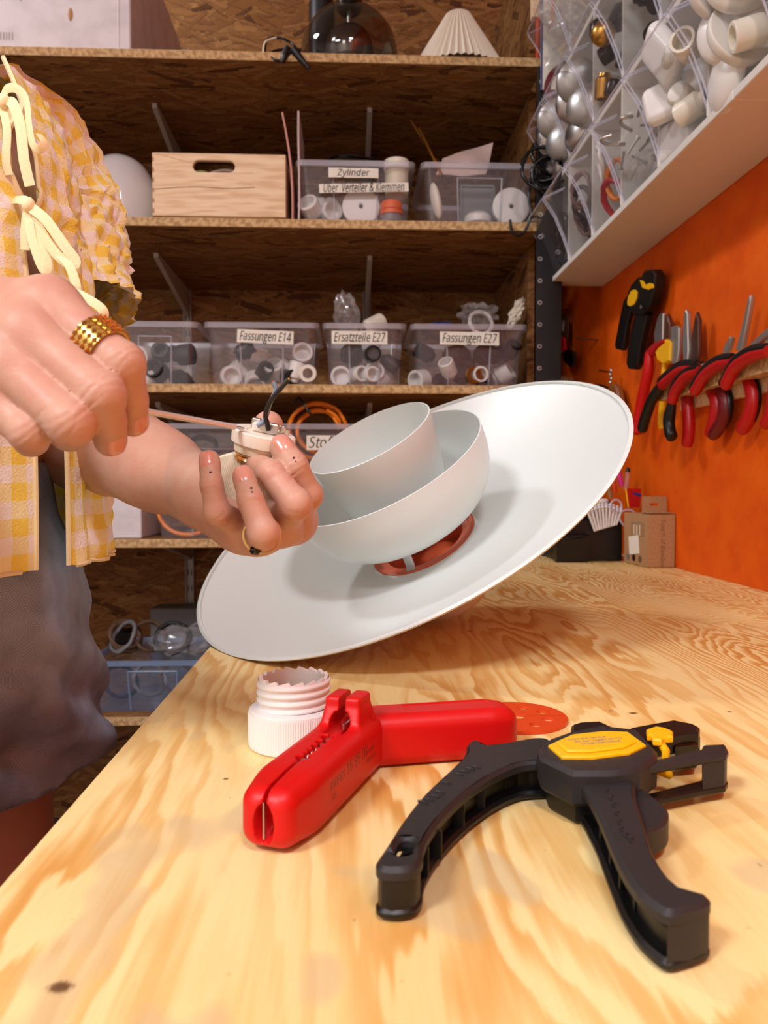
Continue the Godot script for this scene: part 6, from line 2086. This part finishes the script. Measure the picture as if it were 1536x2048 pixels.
	hd.bone(hc - hup * 0.058 + look_ * 0.086 - hs * 0.012, hc - hup * 0.058 + look_ * 0.086 + hs * 0.012, 0.0050, 0.0050, 0.004)
	hd.bone(hc - hup * 0.078 + look_ * 0.074, hc - hup * 0.080 + look_ * 0.070, 0.016, 0.016, 0.014)
	for s in [-1.0, 1.0]:
		hd.bone(hc + hup * 0.006 + look_ * 0.074 + hs * s * 0.031, hc + hup * 0.006 + look_ * 0.074 + hs * s * 0.031, 0.0125, 0.0125, 0.004)
		hd.bone(hc + hup * 0.024 + look_ * 0.080 + hs * s * 0.018, hc + hup * 0.024 + look_ * 0.070 + hs * s * 0.044, 0.008, 0.007, 0.010)
		hd.bone(hc - hup * 0.022 + look_ * 0.066 + hs * s * 0.036, hc - hup * 0.024 + look_ * 0.056 + hs * s * 0.044, 0.018, 0.016, 0.016)
		hd.bone(hc - hup * 0.027 + look_ * 0.092 + hs * s * 0.009, hc - hup * 0.027 + look_ * 0.090 + hs * s * 0.010, 0.0065, 0.006, 0.006)
		hd.bone(hc + hup * 0.012 - look_ * 0.008 + hs * s * 0.080, hc - hup * 0.022 - look_ * 0.004 + hs * s * 0.076, 0.014, 0.010, 0.008)
	hd.net()
	var whites := geo()
	var irises := geo()
	var brows := geo()
	var lips := geo()
	for s in [-1.0, 1.0]:
		var ec: Vector3 = hc + hup * 0.005 + look_ * 0.0795 + hs * s * 0.031
		whites.ball(ec, Vector3.ONE * 0.0100, 14)
		irises.ball(ec + look_ * 0.0082, Vector3.ONE * 0.0040, 10)
		brows.tube([hc + hup * 0.026 + look_ * 0.088 + hs * s * 0.014, hc + hup * 0.030 + look_ * 0.083 + hs * s * 0.032, hc + hup * 0.026 + look_ * 0.074 + hs * s * 0.046], [0.0026, 0.0028, 0.0014], 8, true, 0.6)
	for e in [[-0.0495, 0.0925, 0.0046], [-0.0585, 0.0920, 0.0052]]:
		lips.tube([hc + hup * e[0] + look_ * (e[1] - 0.005) - hs * 0.021, hc + hup * e[0] + look_ * e[1], hc + hup * e[0] + look_ * (e[1] - 0.005) + hs * 0.021], [0.001, e[2], 0.001], 8)
	var mesh := ArrayMesh.new()
	mesh.add_surface_from_arrays(Mesh.PRIMITIVE_TRIANGLES, net_arrays([lh, rh, fa, fb, tr, hd], skin_tint))
	var ng := geo()
	nail(ng, lp.pinky[2], lp.pinky[3], Vector3(-0.18, 0.12, 0.97), 0.0052, 0.0098)
	nail(ng, lp.ring[2], lp.ring[3], Vector3(0.10, 0.18, 0.97), 0.0055, 0.0108)
	nail(ng, lp.index[2], lp.index[3], Vector3(0.22, 0.30, 0.93), 0.0064, 0.0115)
	nail(ng, rp.index[2], rp.index[3], Vector3(0.80, -0.1, 0.55), 0.0066, 0.0098, 44.0)
	nail(ng, rp.middle[2], rp.middle[3], Vector3(0.60, -0.25, 0.7), 0.0068, 0.0098, 44.0)
	for g in [ng, ink, whites, irises, lips]:
		mesh.add_surface_from_arrays(Mesh.PRIMITIVE_TRIANGLES, g.mesh(60).surface_get_arrays(0))
	var skin := mat(Color.WHITE, 0.46, 0.0, 0.42)
	skin.vertex_color_use_as_albedo = true
	skin.subsurf_scatter_enabled = true
	skin.subsurf_scatter_strength = 0.12
	bump(tri_map(skin, 30.0), M.fine_bump, 0.16)
	var nailm := mat(Color(0.82, 0.57, 0.50), 0.22, 0.0, 0.5)
	nailm.clearcoat_enabled = true
	nailm.clearcoat = 0.5
	nailm.clearcoat_roughness = 0.1
	mesh.surface_set_material(0, skin)
	mesh.surface_set_material(1, nailm)
	mesh.surface_set_material(2, M.ink)
	mesh.surface_set_material(3, M.white_plastic)
	mesh.surface_set_material(4, M.black_gloss)
	mesh.surface_set_material(5, mat(Color(0.72, 0.42, 0.38), 0.4))
	var body := fixed(t, "body", mesh, null)
	# ---- hair
	var hair := Field.new(hc - Vector3.ONE * 0.2, hc + Vector3.ONE * 0.2, 0.008)
	hair.bone(hc + hup * 0.050 - look_ * 0.030, hc + hup * 0.045 + look_ * 0.005, 0.088, 0.074, 0.0).bone(hc + hup * 0.02 - look_ * 0.06, hc - hup * 0.06 - look_ * 0.07, 0.07, 0.055, 0.03).bone(hc + hup * 0.03 - look_ * 0.11, hc + hup * 0.04 - look_ * 0.13, 0.04, 0.035, 0.02)
	for s in [-1.0, 1.0]:
		hair.bone(hc + hup * 0.06 + look_ * 0.03 + hs * s * 0.045, hc - hup * 0.03 - look_ * 0.01 + hs * s * 0.078, 0.028, 0.014, 0.02)
	hair.net()
	var hair_look := bump(tri_map(mat(Color(0.24, 0.15, 0.09), 0.5), 8.0), M.coarse_bump, 0.6)
	fixed(t, "hair", net_mesh([hair]), hair_look)
	fixed(t, "eyebrows", brows.mesh(60), hair_look)
	shorts(t)
	blouse(t, sl, sr, elbow, relbow)
	# shoes
	for s in [-1.0, 1.0]:
		var sh := Field.new(body_point(-0.09, s * 0.09, -0.005) - Vector3(0.12, 0, 0.12), body_point(0.18, s * 0.1, 0.1) + Vector3(0.12, 0.02, 0.12), 0.008)
		sh.bone(body_point(-0.025, s * 0.09, 0.045), body_point(0.14, s * 0.10, 0.036), 0.045, 0.036, 0.0)
		for i in sh.f.size():
			var y: float = sh.lo.y + ((i / sh.nx) % sh.ny) * sh.cell
			sh.f[i] = maxf(sh.f[i], 0.002 - y)
		sh.net()
		fixed(t, "shoe", net_mesh([sh]), M.white_board)
	# ---- rings
	var rx: Vector3 = (rp.index[1] - rp.index[0]).normalized()
	var rc: Vector3 = rp.index[0].lerp(rp.index[1], 0.70)
	var band := part(t, "studded_ring", geo().lathe([Vector2(0.0102, -0.0062), Vector2(0.0114, -0.0062), Vector2(0.0117, 0.0), Vector2(0.0114, 0.0062), Vector2(0.0102, 0.0062), Vector2(0.0100, 0.0), Vector2(0.0102, -0.0062)], 40, false).mesh(40), M.gold, along(rc - t.position, rx))
	band.set_meta("label", "wide gold ring covered with small pyramid studs")
	var studs := geo()
	for row in 4:
		for k in 26:
			var a := TAU * k / 26
			var o := Vector3(cos(a), 0, sin(a))
			var tang := Vector3(-sin(a), 0, cos(a))
			var c := o * 0.0115 + Vector3(0, -0.0048 + 0.0032 * row, 0)
			var apex := c + o * 0.0019
			var q := [c + tang * 0.0015, c + Vector3(0, 0.0016, 0), c - tang * 0.0015, c - Vector3(0, 0.0016, 0)]
			for e in 4:
				studs.out([q[e], q[(e + 1) % 4], apex], Vector3.ZERO)
	part(band, "studs", studs.mesh(20), M.gold).set_meta("kind", "stuff")
	var lx := Vector3(0.06, 0.24, 1.0).normalized()
	for k in 2:
		var c := at(524, 1070, 0.406 - 0.003 * k)
		var b := part(t, "thin_ring", geo().lathe([Vector2(0.0092, -0.0007), Vector2(0.0102, -0.0006), Vector2(0.0102, 0.0006), Vector2(0.0092, 0.0007), Vector2(0.0092, -0.0007)], 36, false).mesh(40), M.gold, along(c - t.position, lx))
		if k == 0:
			part(b, "dark_stone", geo().ball(b.transform.affine_inverse() * (at(511, 1101, 0.402) - t.position), Vector3(0.0034, 0.0034, 0.0026), 12).mesh(60), mat(Color(0.03, 0.06, 0.06), 0.15))

func shorts(t: Node3D) -> void:
	var n1 := noise(1.0, 7, 3)
	var fd := Field.new(Vector3(-0.54, 0.80, -0.79), Vector3(-0.10, 1.12, -0.31), 0.0065)
	fd.bone(body_point(-0.014, -0.04, 0.94), body_point(-0.014, 0.02, 0.94), 0.116, 0.116, 0.0)
	fd.bone(body_point(0.0, 0, 0.97), body_point(0.005, 0, 1.07), 0.118, 0.102, 0.05)
	for s in [-1.0, 1.0]:
		fd.bone(body_point(-0.018, s * 0.070, 0.94), body_point(-0.008, s * 0.074, 0.86), 0.094, 0.098, 0.05).bone(body_point(-0.008, s * 0.074, 0.87), body_point(0.0, s * 0.082, 0.70), 0.098, 0.10, 0.03)
	# open waist and cuffs, folds pulled across the hip
	var i := 0
	for z in fd.nz:
		for y in fd.ny:
			for x in fd.nx:
				var p := fd.lo + Vector3(x, y, z) * fd.cell
				var o := fd.f[i]
				if absf(o) < 0.04:
					var q := p - MID
					var fw := q.dot(FWD)
					var lf := q.dot(LEFT)
					var fold := 0.0062 * sin((p.y * 1.0 + lf * 0.55 + 0.02 * n1.get_noise_2d(fw * 12.0, p.y * 9.0)) * 95.0) * smoothstep(0.99, 0.93, p.y) * (0.5 + 0.5 * n1.get_noise_3d(p.x * 8.0, p.y * 8.0, p.z * 8.0) + 0.3)
					o += fold + 0.004 * n1.get_noise_3d(p.x * 22.0, p.y * 22.0, p.z * 22.0)
					var seam := absf(p.y - 0.868 - 0.06 * fw)
					o += 0.003 * exp(-pow(seam / 0.004, 2.0))
					if p.y < 0.868 + 0.06 * fw:
						o -= 0.0025
				fd.f[i] = maxf(o, maxf(0.832 + 0.05 * (p - MID).dot(FWD) - p.y, p.y - 1.078))
				i += 1
	fd.net()
	var denim := picture(256, 256, func(x: int, y: int) -> Color:
		var tw := posmod(x + y, 8)
		var a := n1.get_noise_2d(x * 0.9, y * 0.2)
		var k := (0.62 if tw < 4 else 1.0) + 0.10 * a
		return Color(0.73 * k, 0.80 * k, 0.90 * k))
	var m := tri_map(mat(Color(0.98, 0.97, 0.97), 0.85, 0.0, 0.3), 24.0)
	m.albedo_texture = denim
	m.detail_enabled = true
	m.detail_blend_mode = BaseMaterial3D.BLEND_MODE_MUL
	m.detail_uv_layer = BaseMaterial3D.DETAIL_UV_2
	m.uv2_triplanar = true
	m.uv2_world_triplanar = true
	m.uv2_scale = Vector3.ONE * 3.2
	m.detail_albedo = ramp_tex(0.018, 88, [[0.2, Color(0.78, 0.77, 0.76)], [0.5, Color(0.93, 0.93, 0.93)], [0.8, Color(1, 1, 1)]], 4)
	fixed(t, "denim_shorts", net_mesh([fd]), m)

func blouse(t: Node3D, sl: Vector3, sr: Vector3, elbow: Vector3, relbow: Vector3) -> void:
	var wob := noise(1.0, 19, 3)
	var cloth := mat(Color.WHITE, 0.85, 0.0, 0.3)
	cloth.albedo_texture = picture(128, 128, func(x: int, y: int) -> Color:
		var a := x < 64
		var b := y < 64
		var th := 0.035 * (float((x * 7 + y * 3) % 5) / 4.0 - 0.5) + 0.03 * wob.get_noise_2d(x * 0.8, y * 0.8)
		var c := Color(0.99, 0.975, 0.97)
		if a and b:
			c = Color(0.98, 0.885, 0.40)
		elif a or b:
			c = Color(0.985, 0.95, 0.74)
		return Color(c.r + th, c.g + th, c.b + th))
	bump(cloth, noise_tex(0.035, 12, 4, 8.0), 0.55)
	cloth.backlight_enabled = true
	cloth.backlight = Color(0.30, 0.28, 0.22)
	var unit := 0.0245
	# bodice: two front panels that part at the ties
	var rows := []
	var ny := 64
	var nx := 200
	var ties := [1.32, 1.245, 1.168]
	for i in ny + 1:
		var y := lerpf(1.005, 1.378, i / float(ny))
		var gap := 0.010
		for q in ties:
			gap = minf(gap, 0.0015 + absf(y - q) * 0.42)
		if y < 1.168:
			gap = 0.0015 + smoothstep(1.168, 1.12, y) * 0.0105
		var a: float
		var b: float
		if y > 1.27:
			var u := (y - 1.27) / 0.108
			a = lerpf(0.116, 0.086, u * u)
			b = lerpf(0.150, 0.150, u)
		else:
			var u := clampf((1.27 - y) / 0.265, 0.0, 1.0)
			a = lerpf(0.118, 0.132, u) + 0.006 * sin(u * 3.0)
			b = lerpf(0.150, 0.172, u)
		var line := PackedVector3Array()
		for j in nx + 1:
			var u := j / float(nx)
			var g0 := gap / a
			var th := g0 + (TAU - 2.0 * g0) * u
			var edge := minf(u, 1.0 - u) * nx / 8.0
			var r := 1.0
			var pleat := 0.0042 * sin(th * 36.0 + 3.0 * wob.get_noise_2d(th * 3.0, y * 6.0)) * (0.35 + 0.65 * smoothstep(1.2, 1.02, y))
			var cr := 0.0095 * wob.get_noise_3d(cos(th) * 4.0, sin(th) * 4.0, y * 14.0) + 0.004 * wob.get_noise_3d(cos(th) * 14.0 + 9.0, sin(th) * 14.0, y * 42.0)
			var off := (pleat + cr) * minf(edge, 1.0) + 0.003 * exp(-edge * 1.2)
			var drop := (0.030 * smoothstep(0.0, 0.65, cos(th))) * smoothstep(1.16, 1.378, y)
			var p := MID - Vector3(0, drop, 0) + FWD * (cos(th) * (a + off)) + LEFT * (sin(th) * (b + off)) + Vector3(0, y + 0.0015 * wob.get_noise_2d(th * 5.0, 3.0), 0)
			line.append(p)
		rows.append(line)
	var g := geo()
	g.loft(rows, false)
	g = retile(g, 1.0 / unit, nx, ny, 1.22, 0.41)
	var bod := fixed(t, "blouse", g.mesh(70), cloth)
	# stitched hem
	var hem := []
	for j in range(2, nx - 1, 1):
		hem.append(rows[0][j])
	part(bod, "hem", geo().tube(hem, 0.0016, 5).mesh(70), mat(Color(0.93, 0.86, 0.68), 0.85))
	var edges := bump(tri_map(mat(Color(0.975, 0.925, 0.74), 0.9), 40.0), M.fine_bump, 0.4)
	for j in [0, nx]:
		var e := []
		for i in ny + 1:
			e.append(rows[i][j])
		part(bod, "edge_binding", geo().tube(e, 0.0017, 5).mesh(70), edges)
	# sleeves
	for s in [1.0, -1.0]:
		var sh: Vector3 = sl if s > 0 else sr
		var el: Vector3 = elbow if s > 0 else relbow
		var path := curve([sh + Vector3(0, 0.030, 0) - LEFT * s * 0.060, sh + Vector3(0, 0.026, 0) - LEFT * s * 0.018, sh.lerp(el, 0.12) + LEFT * s * 0.012 + FWD * 0.004, sh.lerp(el, 0.36) + FWD * 0.008, sh.lerp(el, 0.60) + FWD * 0.016], 10)
		var rad := [0.042, 0.056, 0.064, 0.066, 0.060]
		var rings := []
		var side := FWD
		for i in path.size():
			var dir: Vector3 = (path[mini(i + 1, path.size() - 1)] - path[maxi(i - 1, 0)]).normalized()
			side = (side - dir * dir.dot(side)).normalized()
			var bin_ := dir.cross(side)
			var q := float(i) / (path.size() - 1) * 4.0
			var r: float = lerpf(rad[mini(int(q), 3)], rad[mini(int(q) + 1, 4)], q - floorf(minf(q, 3.999))) if q < 4.0 else rad[4]
			var ring := PackedVector3Array()
			for k in 96:
				var a := TAU * k / 96
				var wr := 0.009 * wob.get_noise_3d(cos(a) * 3.0 + s * 5.0, sin(a) * 3.0, q * 2.2) + 0.005 * wob.get_noise_3d(cos(a) * 9.0, sin(a) * 9.0 + s, q * 5.0)
				var gather := 0.0014 * sin(a * 22.0) * smoothstep(2.6, 4.0, q)
				var flare := 0.010 * smoothstep(3.4, 4.0, q) * maxf(0.0, cos(a - 0.3))
				ring.append(path[i] + (side * cos(a) + bin_ * sin(a)) * (r + wr + gather + flare))
			rings.append(ring)
		var sg := geo()
		sg.loft(rings, true, false, false)
		sg = retile(sg, 1.0 / unit, 96, path.size() - 1, 0.46, 0.30)
		part(bod, "sleeve", flipped_toward(sg, path).mesh(70), cloth)
	# ties: flat ribbons with bows
	var rib := func(pts: Array, w: float) -> void:
		var path := []
		for p in pts:
			path.append(at(p[0], p[1], p[2]))
		var gg := geo().tube(curve(path, 6), w * 0.64, 8, true, 0.11, Vector3(0.1, 0.3, 1.0))
		part(bod, "tie_ribbon", gg.mesh(70), edges)
	rib.call([[4, 200, 0.500], [14, 178, 0.495], [34, 178, 0.492], [52, 200, 0.490], [58, 250, 0.489], [66, 290, 0.489], [80, 298, 0.489], [88, 285, 0.49], [78, 268, 0.49]], 0.0042)
	rib.call([[6, 205, 0.498], [24, 205, 0.494], [40, 250, 0.492], [48, 320, 0.492], [60, 372, 0.494]], 0.0052)
	rib.call([[4, 210, 0.498], [14, 260, 0.495], [12, 320, 0.495], [18, 350, 0.496]], 0.0038)
	rib.call([[24, 400, 0.500], [48, 400, 0.492], [62, 415, 0.489], [92, 440, 0.487], [128, 490, 0.487], [150, 520, 0.488], [142, 530, 0.488], [110, 505, 0.489], [74, 450, 0.490], [58, 420, 0.491]], 0.0050)
	rib.call([[58, 415, 0.491], [60, 460, 0.489], [74, 510, 0.488], [88, 540, 0.488], [96, 530, 0.489], [84, 490, 0.49], [66, 445, 0.491]], 0.0042)
	rib.call([[60, 410, 0.490], [52, 440, 0.490], [50, 500, 0.492]], 0.0045)
	rib.call([[120, 510, 0.489], [138, 530, 0.487], [152, 570, 0.486], [150, 585, 0.487]], 0.0044)
	rib.call([[96, 566, 0.490], [128, 575, 0.486], [165, 592, 0.484], [200, 614, 0.484], [208, 630, 0.485], [196, 640, 0.486], [172, 622, 0.487]], 0.0046)
	for c in [at(8, 203, 0.497), at(57, 410, 0.490)]:
		part(bod, "knot", geo().ball(c, Vector3(0.0042, 0.005, 0.0042), 12).mesh(60), edges)

# texture coordinates in cloth widths rather than 0..1
func retile(g: Geo, per_metre: float, _nx: int, _ny: int, w: float, h: float) -> Geo:
	for i in g.t.size():
		g.t[i] = Vector2(g.t[i].x * w * per_metre, g.t[i].y * h * per_metre)
	return g

func flipped_toward(g: Geo, path: Array) -> Geo:
	var s := 0.0
	for i in range(0, g.v.size(), 3):
		var n := (g.v[i + 1] - g.v[i]).cross(g.v[i + 2] - g.v[i])
		var best: Vector3 = path[0]
		for p in path:
			if p.distance_squared_to(g.v[i]) < best.distance_squared_to(g.v[i]):
				best = p
		s += n.dot(g.v[i] - best)
	if s < 0.0:
		for i in range(0, g.v.size(), 3):
			var q := g.v[i + 1]
			g.v[i + 1] = g.v[i + 2]
			g.v[i + 2] = q
			var u := g.t[i + 1]
			g.t[i + 1] = g.t[i + 2]
			g.t[i + 2] = u
	return g

# ---------------------------------------------------------------- what the hands hold
func held_things() -> void:
	var n := Vector3(0.20, 0.955, 0.22).normalized()
	var c := at(527, 876, 0.4365)
	var t := thing("lamp_insert", "white porcelain lamp holder insert with two wires held between thumb and finger", "lamp holder", c)
	var f := along(Vector3.ZERO, n)
	part(t, "porcelain_disc", geo().lathe([Vector2(0.0165, -0.0042), Vector2(0.0176, -0.0036), Vector2(0.0179, 0.0), Vector2(0.0178, 0.0030), Vector2(0.0170, 0.0036), Vector2(0.0105, 0.0038), Vector2(0.0100, 0.0026), Vector2(0.0005, 0.0026)], 48).mesh(35), M.porcelain, f)
	part(t, "terminal_block", geo().box(Vector3(0.001, 0.0052, 0.003), Vector3(0.013, 0.005, 0.007), 0.0008).mesh(30), M.porcelain, f)
	part(t, "porcelain_step", geo().lathe([Vector2(0.0140, -0.0092), Vector2(0.0152, -0.0088), Vector2(0.0156, -0.0042)], 40).mesh(35), M.cream, f)
	part(t, "step_notch", geo().box(Vector3(0.008, -0.0072, 0.0118), Vector3(0.010, 0.0040, 0.006), 0.0006).mesh(30), mat(Color(0.10, 0.03, 0.02), 0.5), f)
	part(t, "brass_ring", geo().lathe([Vector2(0.0126, -0.0145), Vector2(0.0140, -0.0142), Vector2(0.0146, -0.0125), Vector2(0.0138, -0.0112), Vector2(0.0148, -0.0098), Vector2(0.0142, -0.0090)], 48).mesh(50), mat(Color(0.80, 0.62, 0.42), 0.2, 1.0), f)
	for k in 2:
		var clamp_ := part(t, "wire_clamp", geo().box(Vector3([0.0065, -0.0045][k], 0.0062, [0.0078, 0.0010][k]), Vector3(0.0050, 0.0056, 0.0046), 0.0005).mesh(30), M.steel, f)
		part(clamp_, "clamp_screw", geo().lathe([Vector2(0.0006, 0.0), Vector2(0.0020, 0.0), Vector2(0.0020, 0.0030), Vector2(0.0016, 0.0034)], 14).mesh(30), M.steel, Transform3D(Basis(), Vector3([0.001, -0.0095][k], 0.0050, [0.0095, 0.0035][k])))
	part(t, "terminal_screw", geo().lathe([Vector2(0.0018, 0.0), Vector2(0.0019, 0.0036), Vector2(0.0014, 0.0040)], 12).mesh(30), M.steel, f * put(-0.0115, 0.003, 0.004))
	var wire := func(pts: Array, r: float, m: Material, name_: String) -> void:
		var path := []
		for p in pts:
			path.append(at(p[0], p[1], p[2]) - c)
		var w := part(t, name_, geo().tube(curve(path, 6), r, 10).mesh(60), m)
		var e: Vector3 = path[-1]
		var dir: Vector3 = (path[-1] - path[-2]).normalized()
		part(w, "copper_end", geo().tube([e - dir * 0.001, e + dir * 0.0008], r * 0.55, 8).mesh(60), M.brass)
	wire.call([[537, 862, 0.4300], [534, 845, 0.4295], [531, 830, 0.429], [536, 812, 0.428], [546, 795, 0.427], [560, 778, 0.426], [577, 759, 0.425]], 0.00135, mat(Color(0.055, 0.045, 0.04), 0.42), "brown_wire")
	wire.call([[514, 852, 0.4325], [526, 844, 0.4325], [534, 828, 0.432], [539, 808, 0.431], [548, 790, 0.430], [552, 776, 0.4295], [545, 764, 0.429]], 0.00135, mat(Color(0.50, 0.56, 0.64), 0.42), "grey_wire")
	# cream ribbed shell of the holder in the palm
	var s := thing("holder_shell", "cream ribbed lamp holder shell lying in the palm behind the fingers", "lamp holder", at(512, 1034, 0.449))
	var dir := (at(480, 905, 0.452) - at(508, 1030, 0.450)).normalized()
	var rings := []
	for l in [[0.0085, 0.0], [0.0115, 0.0012], [0.0135, 0.0055], [0.0150, 0.012], [0.0163, 0.022], [0.0170, 0.034], [0.0172, 0.0365], [0.0160, 0.0378], [0.0150, 0.0372], [0.0148, 0.012]]:
		var ring := PackedVector3Array()
		for i in 144:
			var a := TAU * i / 144
			var r: float = l[0]
			if l[1] > 0.004 and l[1] < 0.036 and l[0] > 0.0149:
				r += 0.00022 * (1.0 if i % 2 == 0 else -1.0)
			ring.append(Vector3(r * cos(a), l[1], -r * sin(a)))
		rings.append(ring)
	part(s, "ribbed_shell", geo().loft(rings, true, true, false).mesh(35), M.cream, along(Vector3.ZERO, dir))
	# screwdriver: shaft to the clamp screw, handle inside the fist
	var tip := at(487, 857, 0.4235)
	var out_ := at(288, 822, 0.3790)
	var sd := thing("screwdriver", "slim steel screwdriver shaft reaching from the ringed hand to the lamp holder", "screwdriver", out_)
	var ax := (out_ - tip).normalized()
	part(sd, "shaft", geo().tube([out_ + ax * 0.03 - out_, tip + ax * 0.006 - out_], 0.0016, 14).mesh(60), mat(Color(0.88, 0.88, 0.88), 0.3, 0.55))
	part(sd, "blade_tip", geo().tube([tip + ax * 0.006 - out_, tip + ax * 0.003 - out_, tip - out_], [0.0016, 0.0017, 0.0012], 10, true, 0.5).mesh(40), M.steel)
	part(sd, "handle", geo().tube([ax * 0.012, ax * 0.016, ax * 0.03, ax * 0.06], [0.0035, 0.0055, 0.0062, 0.0055], 12).mesh(50), mat(Color(0.75, 0.45, 0.30), 0.35))

func _ready() -> void:
	make_materials()
	camera_and_light()
	room()
	bench()
	shelves()
	wall_cabinet()
	pendant_shade()
	threaded_ring()
	perforated_disc()
	red_stripper()
	black_stripper()
	shelf_goods()
	wall_bins()
	wall_tools()
	far_bench()
	person()
	held_things()
